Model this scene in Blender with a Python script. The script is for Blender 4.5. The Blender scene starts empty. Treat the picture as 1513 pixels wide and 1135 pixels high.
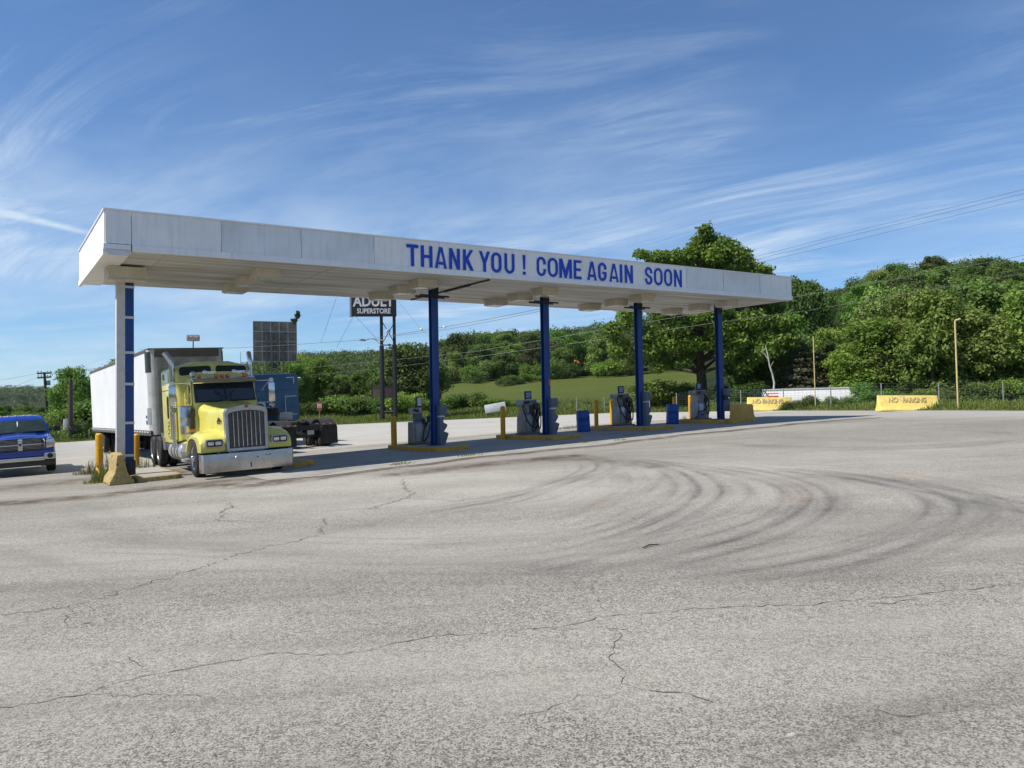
import bpy, bmesh, math, random
import numpy as np
from mathutils import Vector, Matrix
R = math.radians
PI = math.pi
rng = np.random.default_rng(7)
random.seed(7)
sc = bpy.context.scene
COL = sc.collection

# ------------------------------------------------------------------ camera
FPX, AZ, PITCH, ROLL = 1146.45, 0.5964, 0.0345, 0.0182
GA, GB = 0.044, -0.0036          # the lot climbs gently to the right
KA, KB, CL = 0.0189, 0.0126, 6.0  # slope and clearance of the canopy
CX, CY, CH = -2.4583, -21.676, 1.80

def softstep(v, w):  # smooth max(0, v)
    return 0.5 * (v + np.sqrt(v * v + w * w))

def g(x, y):
    """height of the paved lot"""
    x = np.asarray(x, float); y = np.asarray(y, float)
    xx = x - 0.42 * softstep(x - 22.5, 1.2) - 0.5 * softstep(x - 60.0, 3.0) + 0.85 * softstep(-14 - x, 3.0)
    yy = np.clip(y, -40, 70)
    return GA * xx + GB * yy

def gf(x, y): return float(g(x, y))

fwd = Vector((math.sin(AZ) * math.cos(PITCH), math.cos(AZ) * math.cos(PITCH), math.sin(PITCH)))
rt = Vector((math.cos(AZ), -math.sin(AZ), 0))
up = rt.cross(fwd)
r2 = math.cos(ROLL) * rt - math.sin(ROLL) * up
u2 = math.sin(ROLL) * rt + math.cos(ROLL) * up
CAM = Vector((CX, CY, GA * CX + GB * CY + CH))
cd = bpy.data.cameras.new('camera'); cam = bpy.data.objects.new('camera', cd); COL.objects.link(cam)
cam.matrix_world = Matrix(((r2.x, u2.x, -fwd.x, CAM.x), (r2.y, u2.y, -fwd.y, CAM.y), (r2.z, u2.z, -fwd.z, CAM.z), (0, 0, 0, 1)))
cd.sensor_fit = 'HORIZONTAL'; cd.sensor_width = 36.0; cd.lens = FPX / 1513 * 36
cd.clip_start = 0.1; cd.clip_end = 8000
sc.camera = cam

def ray(px, py): return fwd + r2 * ((px - 756.5) / FPX) + u2 * ((567.5 - py) / FPX)
def at(px, py, t): return CAM + ray(px, py) * t
def ground(px, py):
    d = ray(px, py); lo, hi = 1.0, 400.0
    for _ in range(60):
        m = (lo + hi) / 2; P = CAM + d * m
        if P.z > gf(P.x, P.y): lo = m
        else: hi = m
    return CAM + d * lo
def onX(px, py, X):
    d = ray(px, py); return CAM + d * ((X - CAM.x) / d.x)
def onY(px, py, Y):
    d = ray(px, py); return CAM + d * ((Y - CAM.y) / d.y)

# ------------------------------------------------------------------ object helpers
def link(o): COL.objects.link(o); return o
def tag(o, label=None, cat=None, group=None, kind=None):
    if label: o['label'] = label
    if cat: o['category'] = cat
    if group: o['group'] = group
    if kind: o['kind'] = kind
    return o
def empty(name, label, cat, loc=(0, 0, 0), rot=(0, 0, 0), group=None):
    o = bpy.data.objects.new(name, None); link(o)
    o.location = loc; o.rotation_euler = rot; o.empty_display_size = 0.3
    return tag(o, label, cat, group)
def kids(o): return [c for c in bpy.data.objects if c.parent == o]
def copy_tree(o, parent=None, cm=None):
    if cm is None:
        cm = {}
        for c in bpy.data.objects:
            if c.parent: cm.setdefault(c.parent.name, []).append(c)
    c = o.copy(); COL.objects.link(c); c.parent = parent
    for ch in cm.get(o.name, []): copy_tree(ch, c, cm)
    return c

class MB:
    """collects shapes and links them as one mesh object"""
    def __init__(s): s.v = []; s.f = []; s.m = []
    def add(s, vs, fs, mi=0):
        n = len(s.v); s.v += [tuple(v) for v in vs]
        for f in fs: s.f.append(tuple(n + i for i in f)); s.m.append(mi)
        return s
    def box(s, x0, x1, y0, y1, z0, z1, mi=0):
        return s.add([(x0, y0, z0), (x1, y0, z0), (x1, y1, z0), (x0, y1, z0), (x0, y0, z1), (x1, y0, z1), (x1, y1, z1), (x0, y1, z1)],
                     [(0, 3, 2, 1), (4, 5, 6, 7), (0, 1, 5, 4), (1, 2, 6, 5), (2, 3, 7, 6), (3, 0, 4, 7)], mi)
    def cbox(s, c, d, mi=0):
        return s.box(c[0] - d[0] / 2, c[0] + d[0] / 2, c[1] - d[1] / 2, c[1] + d[1] / 2, c[2] - d[2] / 2, c[2] + d[2] / 2, mi)
    def tube(s, pts, r, n=10, mi=0, cap=True):
        pts = [Vector(p) for p in pts]; rs = r if isinstance(r, (list, tuple)) else [r] * len(pts)
        rings = []; prev = None
        for i, p in enumerate(pts):
            a = pts[max(i - 1, 0)]; b = pts[min(i + 1, len(pts) - 1)]
            t = (b - a).normalized()
            if prev is None:
                u = t.orthogonal().normalized()
            else:
                u = (prev - t * prev.dot(t)).normalized()
            prev = u; w = t.cross(u)
            rings.append([p + (u * math.cos(2 * PI * k / n) + w * math.sin(2 * PI * k / n)) * rs[i] for k in range(n)])
        return s.rings(rings, mi, cap)
    def rings(s, rings, mi=0, cap=True, closed=True):
        n = len(rings[0]); base = len(s.v)
        for rg in rings: s.v += [tuple(v) for v in rg]
        for i in range(len(rings) - 1):
            for k in range(n if closed else n - 1):
                k2 = (k + 1) % n
                s.f.append((base + i * n + k, base + i * n + k2, base + (i + 1) * n + k2, base + (i + 1) * n + k)); s.m.append(mi)
        if cap:
            s.f.append(tuple(base + k for k in reversed(range(n)))); s.m.append(mi)
            s.f.append(tuple(base + (len(rings) - 1) * n + k for k in range(n))); s.m.append(mi)
        return s
    def cyl(s, p0, p1, r0, r1=None, n=16, mi=0):
        return s.tube([p0, p1], [r0, r0 if r1 is None else r1], n, mi)
    def lathe(s, prof, c=(0, 0, 0), ax='z', n=20, mi=0):
        rings = []
        for (r, h) in prof:
            rg = []
            for k in range(n):
                a = 2 * PI * k / n; p, q = r * math.cos(a), r * math.sin(a)
                rg.append({'z': (c[0] + p, c[1] + q, c[2] + h), 'x': (c[0] + h, c[1] + p, c[2] + q), 'y': (c[0] + p, c[1] + h, c[2] + q)}[ax])
            rings.append(rg)
        return s.rings(rings, mi)
    def prism(s, poly, ax, a0, a1, mi=0):
        """poly: 2-D outline; extruded along ax. x: (y,z)  y: (x,z)  z: (x,y)"""
        def mk(p, a): return {'x': (a, p[0], p[1]), 'y': (p[0], a, p[1]), 'z': (p[0], p[1], a)}[ax]
        return s.rings([[mk(p, a0) for p in poly], [mk(p, a1) for p in poly]], mi)
    def xf(s, M):
        s.v = [tuple(M @ Vector(v)) for v in s.v]; return s
    def fn(s, f):
        s.v = [tuple(f(*v)) for v in s.v]; return s
    def join(s, o):
        n = len(s.v); s.v += o.v
        for f, m in zip(o.f, o.m): s.f.append(tuple(n + i for i in f)); s.m.append(m)
        return s
    def build(s, name, mats, parent=None, bevel=0, seg=2, smooth=35, world=False, label=None, sub=0):
        if not isinstance(mats, (list, tuple)): mats = [mats]
        vs = s.v
        if world and parent is not None:
            inv = Matrix.LocRotScale(parent.location, parent.rotation_euler, None).inverted()
            vs = [tuple(inv @ Vector(v)) for v in vs]
        me = bpy.data.meshes.new(name); me.from_pydata(vs, [], s.f)
        me.polygons.foreach_set('material_index', s.m)
        bm = bmesh.new(); bm.from_mesh(me)
        bmesh.ops.recalc_face_normals(bm, faces=bm.faces[:])
        if bevel:
            es = [e for e in bm.edges if len(e.link_faces) == 2 and e.calc_face_angle(0) > R(30)]
            bmesh.ops.bevel(bm, geom=es, offset=bevel, segments=seg, profile=0.6, affect='EDGES', clamp_overlap=True)
        if sub:
            bmesh.ops.subdivide_edges(bm, edges=bm.edges[:], cuts=sub, use_grid_fill=True)
        bm.to_mesh(me); bm.free()
        for m in mats: me.materials.append(m)
        if smooth:
            me.polygons.foreach_set('use_smooth', [True] * len(me.polygons))
            me.set_sharp_from_angle(angle=R(smooth))
        o = bpy.data.objects.new(name, me); link(o)
        if parent is not None: o.parent = parent
        if label: o['label'] = label
        return o

def rrect(x0, x1, z0, z1, r, n=4):
    """rounded rectangle outline"""
    out = []
    for (cx, cz, a0) in ((x1 - r, z1 - r, 0), (x0 + r, z1 - r, 90), (x0 + r, z0 + r, 180), (x1 - r, z0 + r, 270)):
        for k in range(n + 1):
            a = R(a0 + 90 * k / n); out.append((cx + r * math.cos(a), cz + r * math.sin(a)))
    return out

def np_mesh(name, verts, faces, mat, attrs=None, smooth=False):
    """fast mesh from numpy arrays; faces (n,3|4)"""
    me = bpy.data.meshes.new(name)
    nv, nf, k = len(verts), len(faces), faces.shape[1]
    me.vertices.add(nv); me.vertices.foreach_set('co', np.asarray(verts, np.float32).ravel())
    me.loops.add(nf * k); me.loops.foreach_set('vertex_index', np.asarray(faces, np.int32).ravel())
    me.polygons.add(nf); me.polygons.foreach_set('loop_start', np.arange(0, nf * k, k, dtype=np.int32))
    if smooth: me.polygons.foreach_set('use_smooth', np.ones(nf, bool))
    for an, arr in (attrs or {}).items():
        a = me.attributes.new(an, 'FLOAT', 'POINT'); a.data.foreach_set('value', np.asarray(arr, np.float32))
    me.update(calc_edges=True); me.validate()
    if mat: me.materials.append(mat)
    return me

# ------------------------------------------------------------------ materials
def newmat(name):
    m = bpy.data.materials.new(name); m.use_nodes = True
    nt = m.node_tree; b = nt.nodes['Principled BSDF']
    return m, nt, b
class NT:
    """terse node building"""
    def __init__(s, nt): s.nt = nt; s.co = None
    def n(s, typ, ins=None, **kw):
        nd = s.nt.nodes.new('ShaderNode' + typ)
        for k, v in kw.items(): setattr(nd, k, v)
        for k, v in (ins or {}).items(): s.set(nd, k, v)
        return nd
    def set(s, nd, k, v):
        i = nd.inputs[k]
        if isinstance(v, bpy.types.NodeSocket): s.nt.links.new(v, i)
        elif isinstance(v, bpy.types.Node): s.nt.links.new(v.outputs[0], i)
        else:
            if i.type == 'RGBA' and len(v) == 3: v = (*v, 1)
            i.default_value = v
    def obj(s):
        if s.co is None: s.co = s.nt.nodes.new('ShaderNodeTexCoord').outputs['Object']
        return s.co
    def noise(s, scale, detail=4, rough=.55, vec=None, dist=0):
        return s.n('TexNoise', {'Vector': vec or s.obj(), 'Scale': scale, 'Detail': detail, 'Roughness': rough, 'Distortion': dist}).outputs['Fac']
    def ramp(s, fac, a, b, ca=0.0, cb=1.0):
        return s.n('MapRange', {'Value': fac, 'From Min': a, 'From Max': b, 'To Min': ca, 'To Max': cb}).outputs[0]
    def mix(s, fac, a, b, mode='MIX'):
        nd = s.nt.nodes.new('ShaderNodeMix'); nd.data_type = 'RGBA'; nd.blend_type = mode
        for k, v in ((0, fac), (6, a), (7, b)):
            i = nd.inputs[k]
            if isinstance(v, bpy.types.NodeSocket): s.nt.links.new(v, i)
            elif isinstance(v, (int, float)): i.default_value = v if i.type == 'VALUE' else (v, v, v, 1)
            else: i.default_value = (*v[:3], 1)
        return nd.outputs[2]
    def math(s, op, a, b=0.0, clamp=False):
        nd = s.nt.nodes.new('ShaderNodeMath'); nd.operation = op; nd.use_clamp = clamp
        for k, v in ((0, a), (1, b)):
            if isinstance(v, bpy.types.NodeSocket): s.nt.links.new(v, nd.inputs[k])
            else: nd.inputs[k].default_value = v
        return nd.outputs[0]
    def attr(s, name):
        nd = s.nt.nodes.new('ShaderNodeAttribute'); nd.attribute_name = name; return nd.outputs['Fac']
    def scaled(s, v3):
        return s.n('Mapping', {'Vector': s.obj(), 'Scale': v3}).outputs[0]
    def bump(s, h, strength, dist=.01):
        return s.n('Bump', {'Height': h, 'Strength': strength, 'Distance': dist}).outputs[0]

def hx(r, gg, b):
    f = lambda c: (c / 255 / 12.92) if c / 255 <= .04045 else ((c / 255 + .055) / 1.055) ** 2.4
    return (f(r), f(gg), f(b))

def paint(name, col, rough=.5, metal=0.0, var=.12, vscale=3.0, dirt=0.0, dirtcol=(.12, .09, .06), streak=0.0, bump=0.0, bscale=30, coat=0.0, spec=.5, wear=0.0, wearcol=(.2, .12, .06), wscale=6):
    m, nt, b = newmat(name); q = NT(nt)
    n1 = q.noise(vscale, 5)
    c = q.mix(q.ramp(n1, .3, .7), tuple(x * (1 - var) for x in col), tuple(min(1, x * (1 + var)) for x in col))
    if dirt:
        d = q.ramp(q.noise(vscale * 1.7, 6, .65), .48, .72, 0, dirt)
        c = q.mix(d, c, dirtcol)
    if streak:
        d = q.ramp(q.noise(1.0, 4, .6, q.scaled((9, 9, .7))), .5, .75, 0, streak)
        c = q.mix(d, c, dirtcol)
    if wear:
        d = q.ramp(q.noise(wscale, 8, .7), .57, .62, 0, wear)
        c = q.mix(d, c, wearcol)
    nt.links.new(c, b.inputs['Base Color'])
    b.inputs['Metallic'].default_value = metal
    nt.links.new(q.ramp(q.noise(vscale * 2.3, 4), .3, .7, max(.02, rough * .8), min(1, rough * 1.2)), b.inputs['Roughness'])
    b.inputs['Specular IOR Level'].default_value = spec
    if coat: b.inputs['Coat Weight'].default_value = coat; b.inputs['Coat Roughness'].default_value = .05
    if bump: nt.links.new(q.bump(q.noise(bscale, 5, .6), bump, .02), b.inputs['Normal'])
    return m

M = {}
M['white_fascia'] = paint('white_fascia', (.84, .835, .81), .55, var=.05, vscale=1.2, streak=.22, dirtcol=(.33, .31, .28), bump=.12, bscale=1.5)
M['dull_fascia'] = paint('dull_fascia', (.71, .73, .745), .45, var=.1, vscale=.7, streak=.35, dirtcol=(.42, .42, .41), bump=.25, bscale=.9, dirt=.15)
M['grey_fascia'] = paint('grey_fascia', (.79, .80, .80), .5, var=.08, vscale=.9, streak=.25, dirtcol=(.34, .34, .34), bump=.2, bscale=1.1)
M['trim'] = paint('fascia_trim', (.76, .78, .81), .5, var=.05, streak=.1, dirtcol=(.3, .29, .28))
M['soffit'] = None
M['box'] = paint('light_housing', (.58, .53, .43), .6, var=.1, vscale=2, dirt=.3, dirtcol=(.2, .17, .12))
M['lens'] = paint('lens', (.55, .55, .5), .25, var=.1)
M['navy'] = paint('navy_paint', hx(5, 60, 128), .45, var=.12, vscale=1.5, dirt=.15, dirtcol=(.02, .03, .07), wear=.35, wearcol=(.01, .02, .05), wscale=2.2)
M['navy_dark'] = paint('dark_navy', hx(14, 24, 48), .5, var=.2)
M['post_white'] = paint('post_white', (.56, .56, .55), .55, var=.06, dirt=.25, dirtcol=(.3, .27, .22), wear=.3, wearcol=(.35, .3, .24), wscale=3)
M['letter'] = paint('letter_blue', hx(0, 66, 186), .5, var=.08, vscale=4)
M['black'] = paint('black_paint', (.012, .012, .013), .45, var=.2, dirt=.2, dirtcol=(.05, .045, .04))
M['rubber'] = paint('rubber', (.016, .016, .017), .8, var=.25, dirt=.35, dirtcol=(.06, .055, .045), bump=.1)
M['chrome'] = paint('chrome', (.62, .62, .62), .16, 1.0, var=.06, dirt=.12, dirtcol=(.3, .28, .25))
M['steel'] = paint('dull_steel', (.42, .42, .42), .38, .85, var=.12, dirt=.3, dirtcol=(.16, .14, .12))
M['alu'] = paint('aluminium', (.62, .62, .62), .35, .75, var=.08, dirt=.2, dirtcol=(.2, .18, .16))
M['glass'] = paint('dark_glass', (.018, .025, .03), .04, var=.1, spec=.6, coat=.3)
M['bollard'] = paint('bollard_yellow', hx(216, 158, 24), .5, var=.1, dirt=.35, dirtcol=(.22, .12, .03), wear=.6, wearcol=(.14, .07, .03), wscale=4)
M['curb'] = paint('curb_yellow', hx(206, 152, 42), .7, var=.14, dirt=.5, dirtcol=(.16, .13, .09), wear=.7, wearcol=(.2, .17, .13), wscale=5, bump=.3)
M['concrete'] = paint('concrete', (.30, .285, .25), .9, var=.12, dirt=.35, dirtcol=(.12, .1, .08), bump=.25)
M['barrier'] = paint('barrier_yellow', hx(240, 212, 116), .85, var=.10, dirt=.5, dirtcol=(.50, .36, .16), wear=.5, wearcol=(.44, .40, .32), wscale=4, bump=.3)
M['block'] = paint('block_yellow', hx(206, 160, 78), .9, var=.12, dirt=.4, dirtcol=(.34, .24, .12), bump=.4, bscale=12)
M['old_block'] = paint('weathered_block', (.40, .29, .10), .95, var=.3, vscale=7, dirt=.8, dirtcol=(.24, .20, .14), wear=.95, wearcol=(.10, .075, .045), wscale=7, bump=1.0, bscale=14)
M['barrel'] = paint('barrel_blue', hx(8, 72, 152), .42, var=.1, dirt=.2, dirtcol=(.03, .05, .1))
M['pump_steel'] = paint('pump_steel', (.24, .24, .235), .45, .5, var=.2, vscale=4, dirt=.6, dirtcol=(.08, .075, .07), streak=.5)
M['pump_white'] = paint('pump_white', (.34, .34, .33), .55, var=.15, vscale=4, dirt=.4, dirtcol=(.14, .13, .12))
M['plastic'] = paint('grey_plastic', hx(92, 102, 116), .6, var=.12, vscale=5, dirt=.3, dirtcol=(.07, .075, .08))
M['plastic_dark'] = paint('dark_plastic', (.03, .032, .036), .6, var=.2)
M['screen'] = paint('screen_blue', hx(40, 70, 150), .3, var=.2, vscale=9)
M['paper'] = paint('pale_label', (.6, .62, .65), .6, var=.08)
M['truck_yellow'] = paint('truck_yellow', (.66, .60, .125), .3, var=.06, vscale=1.5, dirt=.3, dirtcol=(.30, .26, .12), coat=.35)
M['orange_lamp'] = paint('amber_lamp', hx(206, 96, 22), .25, var=.1, vscale=9, coat=.4)
M['lamp_clear'] = paint('lamp_clear', (.62, .62, .62), .1, .4, var=.3, vscale=25, coat=.6)
M['red_lamp'] = paint('red_lamp', hx(150, 28, 22), .3, var=.1)
M['trailer_white'] = paint('trailer_white', (.80, .80, .79), .45, var=.05, vscale=.8, streak=.15, dirtcol=(.34, .33, .31))
M['trailer_front'] = paint('trailer_front', (.30, .29, .265), .6, var=.3, vscale=2.4, dirt=.6, dirtcol=(.1, .095, .085))
M['trailer_rail'] = paint('trailer_rail', (.10, .09, .08), .6, var=.2)
M['blue_cab'] = paint('blue_cab', hx(40, 88, 122), .5, var=.1, vscale=1.2, dirt=.3, dirtcol=(.04, .06, .09), coat=.2)
M['pickup_blue'] = paint('pickup_blue', hx(4, 42, 140), .22, var=.05, vscale=2, coat=.9)
M['rust'] = paint('rusty_brown', (.10, .055, .035), .85, var=.3, dirt=.4)
M['wood'] = paint('grey_wood', (.06, .05, .042), .9, var=.3, vscale=7, bump=.3)
M['billboard'] = paint('billboard_back', (.17, .155, .13), .85, var=.4, vscale=1.3, dirt=.5, dirtcol=(.05, .045, .04))
M['bark'] = paint('bark', (.075, .058, .043), .95, var=.4, vscale=6, bump=.6, bscale=20)
M['pale_bark'] = paint('pale_bark', (.5, .48, .44), .9, var=.2, vscale=4, dirt=.5, dirtcol=(.12, .1, .09))
M['roof_red'] = paint('roof_orange', hx(206, 126, 84), .9, var=.1)
M['wall_dark'] = paint('brown_boards', (.115, .08, .065), .9, var=.2, vscale=2)
M['sign_red'] = paint('sign_red', hx(190, 62, 46), .6, var=.1)
M['dark_steel'] = paint('dark_steel', (.10, .105, .11), .6, .3, var=.2)
M['sign_white'] = paint('sign_white', (.68, .68, .66), .5, var=.05, dirt=.1)
M['sign_letter'] = paint('sign_letter_grey', (.55, .55, .56), .5, var=.1)
M['orange_text'] = paint('orange_text', hx(196, 98, 30), .6, var=.1)
M['pole_yellow'] = paint('pole_yellow', hx(206, 184, 128), .7, var=.1, wear=.6, wearcol=(.35, .25, .16), wscale=5)
M['wire'] = paint('wire', (.13, .13, .135), .6, .1, var=.1)
M['wire_dark'] = paint('dark_wire', (.05, .05, .055), .6, var=.1)
M['galv'] = paint('galvanised', (.36, .37, .37), .5, .5, var=.12)
M['grey_text'] = paint('faded_text', (.62, .50, .26), .9, var=.4, vscale=14, wear=.95, wearcol=(.86, .68, .20), wscale=9)
M['crackfill'] = paint('crack', (.115, .105, .09), .95, var=.4, vscale=8)
M['dry_weed'] = paint('dry_weed', (.16, .15, .07), .9, var=.4, vscale=9)

def soffit_mat():
    m, nt, b = newmat('soffit_ribs'); q = NT(nt)
    n = q.noise(1.0, 5, .7, q.scaled((.10, 3.2, 1)))
    c = q.mix(q.ramp(n, .36, .64), (.36, .35, .325), (.70, .685, .645))
    d = q.ramp(q.noise(.5, 5, .6, q.scaled((.5, 2.5, 1))), .46, .68, 0, .6)
    c = q.mix(d, c, (.27, .235, .19))
    nt.links.new(c, b.inputs['Base Color']); b.inputs['Roughness'].default_value = .6
    return m
M['soffit'] = soffit_mat()
# ------------------------------------------------------------------ sky and sun
SUNV = Vector((-0.745, 0.16, 1.0)).normalized()
SUN_EL = math.asin(SUNV.z); SUN_AZ = math.atan2(SUNV.x, SUNV.y)
sl = bpy.data.lights.new('sun', 'SUN'); sl.energy = 5.0; sl.angle = R(.53); sl.color = (1, .94, .85)
so = link(bpy.data.objects.new('sun', sl)); so.rotation_euler = SUNV.to_track_quat('Z', 'Y').to_euler()
so.location = (-40, 10, 60)

w = bpy.data.worlds.new('World'); sc.world = w; w.use_nodes = True
nt = w.node_tree; nt.nodes.clear(); q = NT(nt)
sky = q.n('TexSky'); sky.sky_type = 'NISHITA'; sky.sun_disc = False
sky.sun_elevation = SUN_EL; sky.sun_rotation = SUN_AZ; sky.altitude = 250; sky.air_density = 1.0; sky.dust_density = 0.0; sky.ozone_density = 5.0
tc = q.n('TexCoord').outputs['Generated']
sep = q.n('SeparateXYZ', {0: tc})
zz = q.math('MAXIMUM', q.math('ADD', sep.outputs[2], .05), .02)
plane = q.n('CombineXYZ', {0: q.math('DIVIDE', sep.outputs[0], zz), 1: q.math('DIVIDE', sep.outputs[1], zz), 2: 0.0}).outputs[0]
warp = q.n('TexNoise', {'Vector': plane, 'Scale': .35, 'Detail': 2.0}).outputs['Color']
wv = q.n('VectorMath', {0: warp, 1: (-.5, -.5, -.5)}, operation='ADD').outputs[0]
wv = q.n('VectorMath', {0: wv, 'Scale': 1.05}, operation='SCALE').outputs[0]
pw = q.n('VectorMath', {0: plane, 1: wv}, operation='ADD').outputs[0]
# cirrus drawn out along one wind direction
rot = q.n('VectorRotate', {'Vector': pw, 'Angle': R(-17)}, rotation_type='Z_AXIS').outputs[0]
def cirrus(ang, sc_, loc, lo, hi, rough, patch_scale, plo, phi_):
    v = q.n('VectorRotate', {'Vector': pw, 'Angle': R(ang)}, rotation_type='Z_AXIS').outputs[0]
    v = q.n('Mapping', {'Vector': v, 'Scale': sc_, 'Location': loc}).outputs[0]
    n = q.n('TexNoise', {'Vector': v, 'Scale': 1.0, 'Detail': 12.0, 'Roughness': rough, 'Distortion': .55}).outputs['Fac']
    p = q.n('TexNoise', {'Vector': q.n('Mapping', {'Vector': plane, 'Location': loc}).outputs[0], 'Scale': patch_scale, 'Detail': 3.0, 'Roughness': .55}).outputs['Fac']
    return q.math('MULTIPLY', q.ramp(n, lo, hi), q.ramp(p, plo, phi_))
lowb = q.ramp(sep.outputs[2], .24, .42, 1.5, .62)
mA = cirrus(-17, (1.9, .40, 1), (7.9, 15.3, 1), .48, .82, .74, .55, .42, .62)
mB = cirrus(-40, (2.6, .75, 1), (9.3, 4.2, 0), .50, .82, .70, .9, .46, .66)
mC = q.math('MULTIPLY', cirrus(-20, (.95, .34, 1), (7.9, 15.3, 0), .36, .78, .60, .40, .30, .60), q.ramp(sep.outputs[2], .24, .36, 1.9, .5))
mm = q.math('ADD', q.math('MULTIPLY', mA, .72), q.math('ADD', q.math('MULTIPLY', mB, .62), q.math('MULTIPLY', mC, .34)))
mm = q.math('MULTIPLY', q.math('MULTIPLY', mm, lowb), .88)
def on_plane(px, py):
    d = ray(px, py).normalized(); z = max(d.z + .05, .02); return d.x / z, d.y / z
(ax_, ay_), (bx_, by_) = on_plane(-60, 300), on_plane(152, 349)
ln_ = math.hypot(bx_ - ax_, by_ - ay_); ux_, uy_ = (bx_ - ax_) / ln_, (by_ - ay_) / ln_
ps = q.n('SeparateXYZ', {0: plane}); rx_, ry_ = q.math('SUBTRACT', ps.outputs[0], ax_), q.math('SUBTRACT', ps.outputs[1], ay_)
al = q.math('ADD', q.math('MULTIPLY', rx_, ux_), q.math('MULTIPLY', ry_, uy_)); ac_ = q.math('SUBTRACT', q.math('MULTIPLY', ry_, ux_), q.math('MULTIPLY', rx_, uy_))
nz_ = q.n('TexNoise', {'Vector': plane, 'Scale': 9.0, 'Detail': 6.0, 'Roughness': .65}).outputs['Fac']
ac_ = q.math('ADD', ac_, q.math('MULTIPLY', q.math('SUBTRACT', nz_, .5), .06))
tr_ = q.math('MULTIPLY', q.ramp(q.math('ABSOLUTE', ac_), .012, .065, .62, 0), q.math('MULTIPLY', q.ramp(al, -.2, .3), q.ramp(al, ln_ * .8, ln_ * 1.05, 1, 0)))
mm = q.math('ADD', mm, q.math('MULTIPLY', tr_, q.ramp(nz_, .3, .65, .45, 1.0)))
hz = q.ramp(sep.outputs[2], .0, .05)
mm = q.math('MULTIPLY', q.math('MINIMUM', mm, .9), q.math('MAXIMUM', hz, .3))
cl = q.mix(mm, q.mix(1.0, sky.outputs[0], (.80, .97, 1.11), 'MULTIPLY'), (5.6, 6.7, 8.0))
bg = q.n('Background', {'Color': cl, 'Strength': .098})
out = q.n('OutputWorld', {'Surface': bg})

vs = sc.view_settings; sc.display_settings.display_device = 'sRGB'
vs.view_transform = 'Standard'; vs.look = 'None'; vs.gamma = 1; vs.use_curve_mapping = False; vs.exposure = 0.30

# ------------------------------------------------------------------ the paved lot
edge_px = [(-420, 690), (-250, 676), (-120, 664), (0, 657), (100, 653.5), (137, 651), (300, 640.5), (495, 628), (636, 621.8), (740, 617.3), (900, 610.5), (1000, 609), (1125, 607.2), (1300, 606.8), (1513, 607), (1650, 608.5), (1800, 612)]
E = [ground(*e) for e in edge_px]
def polar(P): return math.atan2(P.x - CX, P.y - CY), math.hypot(P.x - CX, P.y - CY)
EP = np.array([polar(e) for e in E])
def redge(phi):
    phi = np.asarray(phi); d = (phi - AZ + PI) % (2 * PI) - PI
    inside = np.interp(d, EP[:, 0] - AZ, EP[:, 1])
    out_ = np.where(d > 0, EP[-1, 1], EP[0, 1]); f = np.clip((np.abs(d) - R(52)) / R(20), 0, 1)
    return inside * (1 - f) + 46.0 * f

phis = np.concatenate([np.arange(-43, 43, .13), np.arange(44, 316, 4.0)]); PH = AZ + np.radians(phis)
rr = np.concatenate([[.05, .5, 1.0], np.arange(1.5, 8, .075), np.arange(8, 27, .05), np.arange(27, 38, .1), np.arange(38, 46, .3), [46]])
fr = np.linspace(0, 1, 30)[1:]
RE = redge(PH)
# rows: fixed radii up to 75 % of the edge, then fractions to the edge itself
rows = [np.minimum(r, RE * .82) for r in rr if r < .82 * RE.max()]
Rg = np.array(rows + [RE * (.82 + .18 * f) for f in fr])
X = CX + Rg * np.sin(PH); Y = CY + Rg * np.cos(PH)
def g_np(x, y): return g(x, y)
def bumps(x, y):
    return .012 * np.sin(x * .9 + 1.3 * np.sin(y * .37)) * np.sin(y * .7 + .5) + .006 * np.sin(2.3 * x + 1) * np.sin(1.9 * y)
Z = g_np(X, Y) + 0 * X
nr, nc = X.shape

def catmull(P, n=8):
    P = [np.asarray(p[:2], float) for p in P]
    P = [2 * P[0] - P[1]] + P + [2 * P[-1] - P[-2]]; o = []
    for i in range(1, len(P) - 2):
        for k in range(n):
            t = k / n
            o.append(.5 * (2 * P[i] + (P[i + 1] - P[i - 1]) * t + (2 * P[i - 1] - 5 * P[i] + 4 * P[i + 1] - P[i + 2]) * t * t + (3 * P[i] - P[i - 1] - 3 * P[i + 1] + P[i + 2]) * t ** 3))
    o.append(P[-2]); return np.array(o)

def r8(pts): return [(756 + x / 2, 600 + y / 2) for x, y in pts]
def r7(pts): return [(x / 1.99, 640 + y / 1.99) for x, y in pts]
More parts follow.
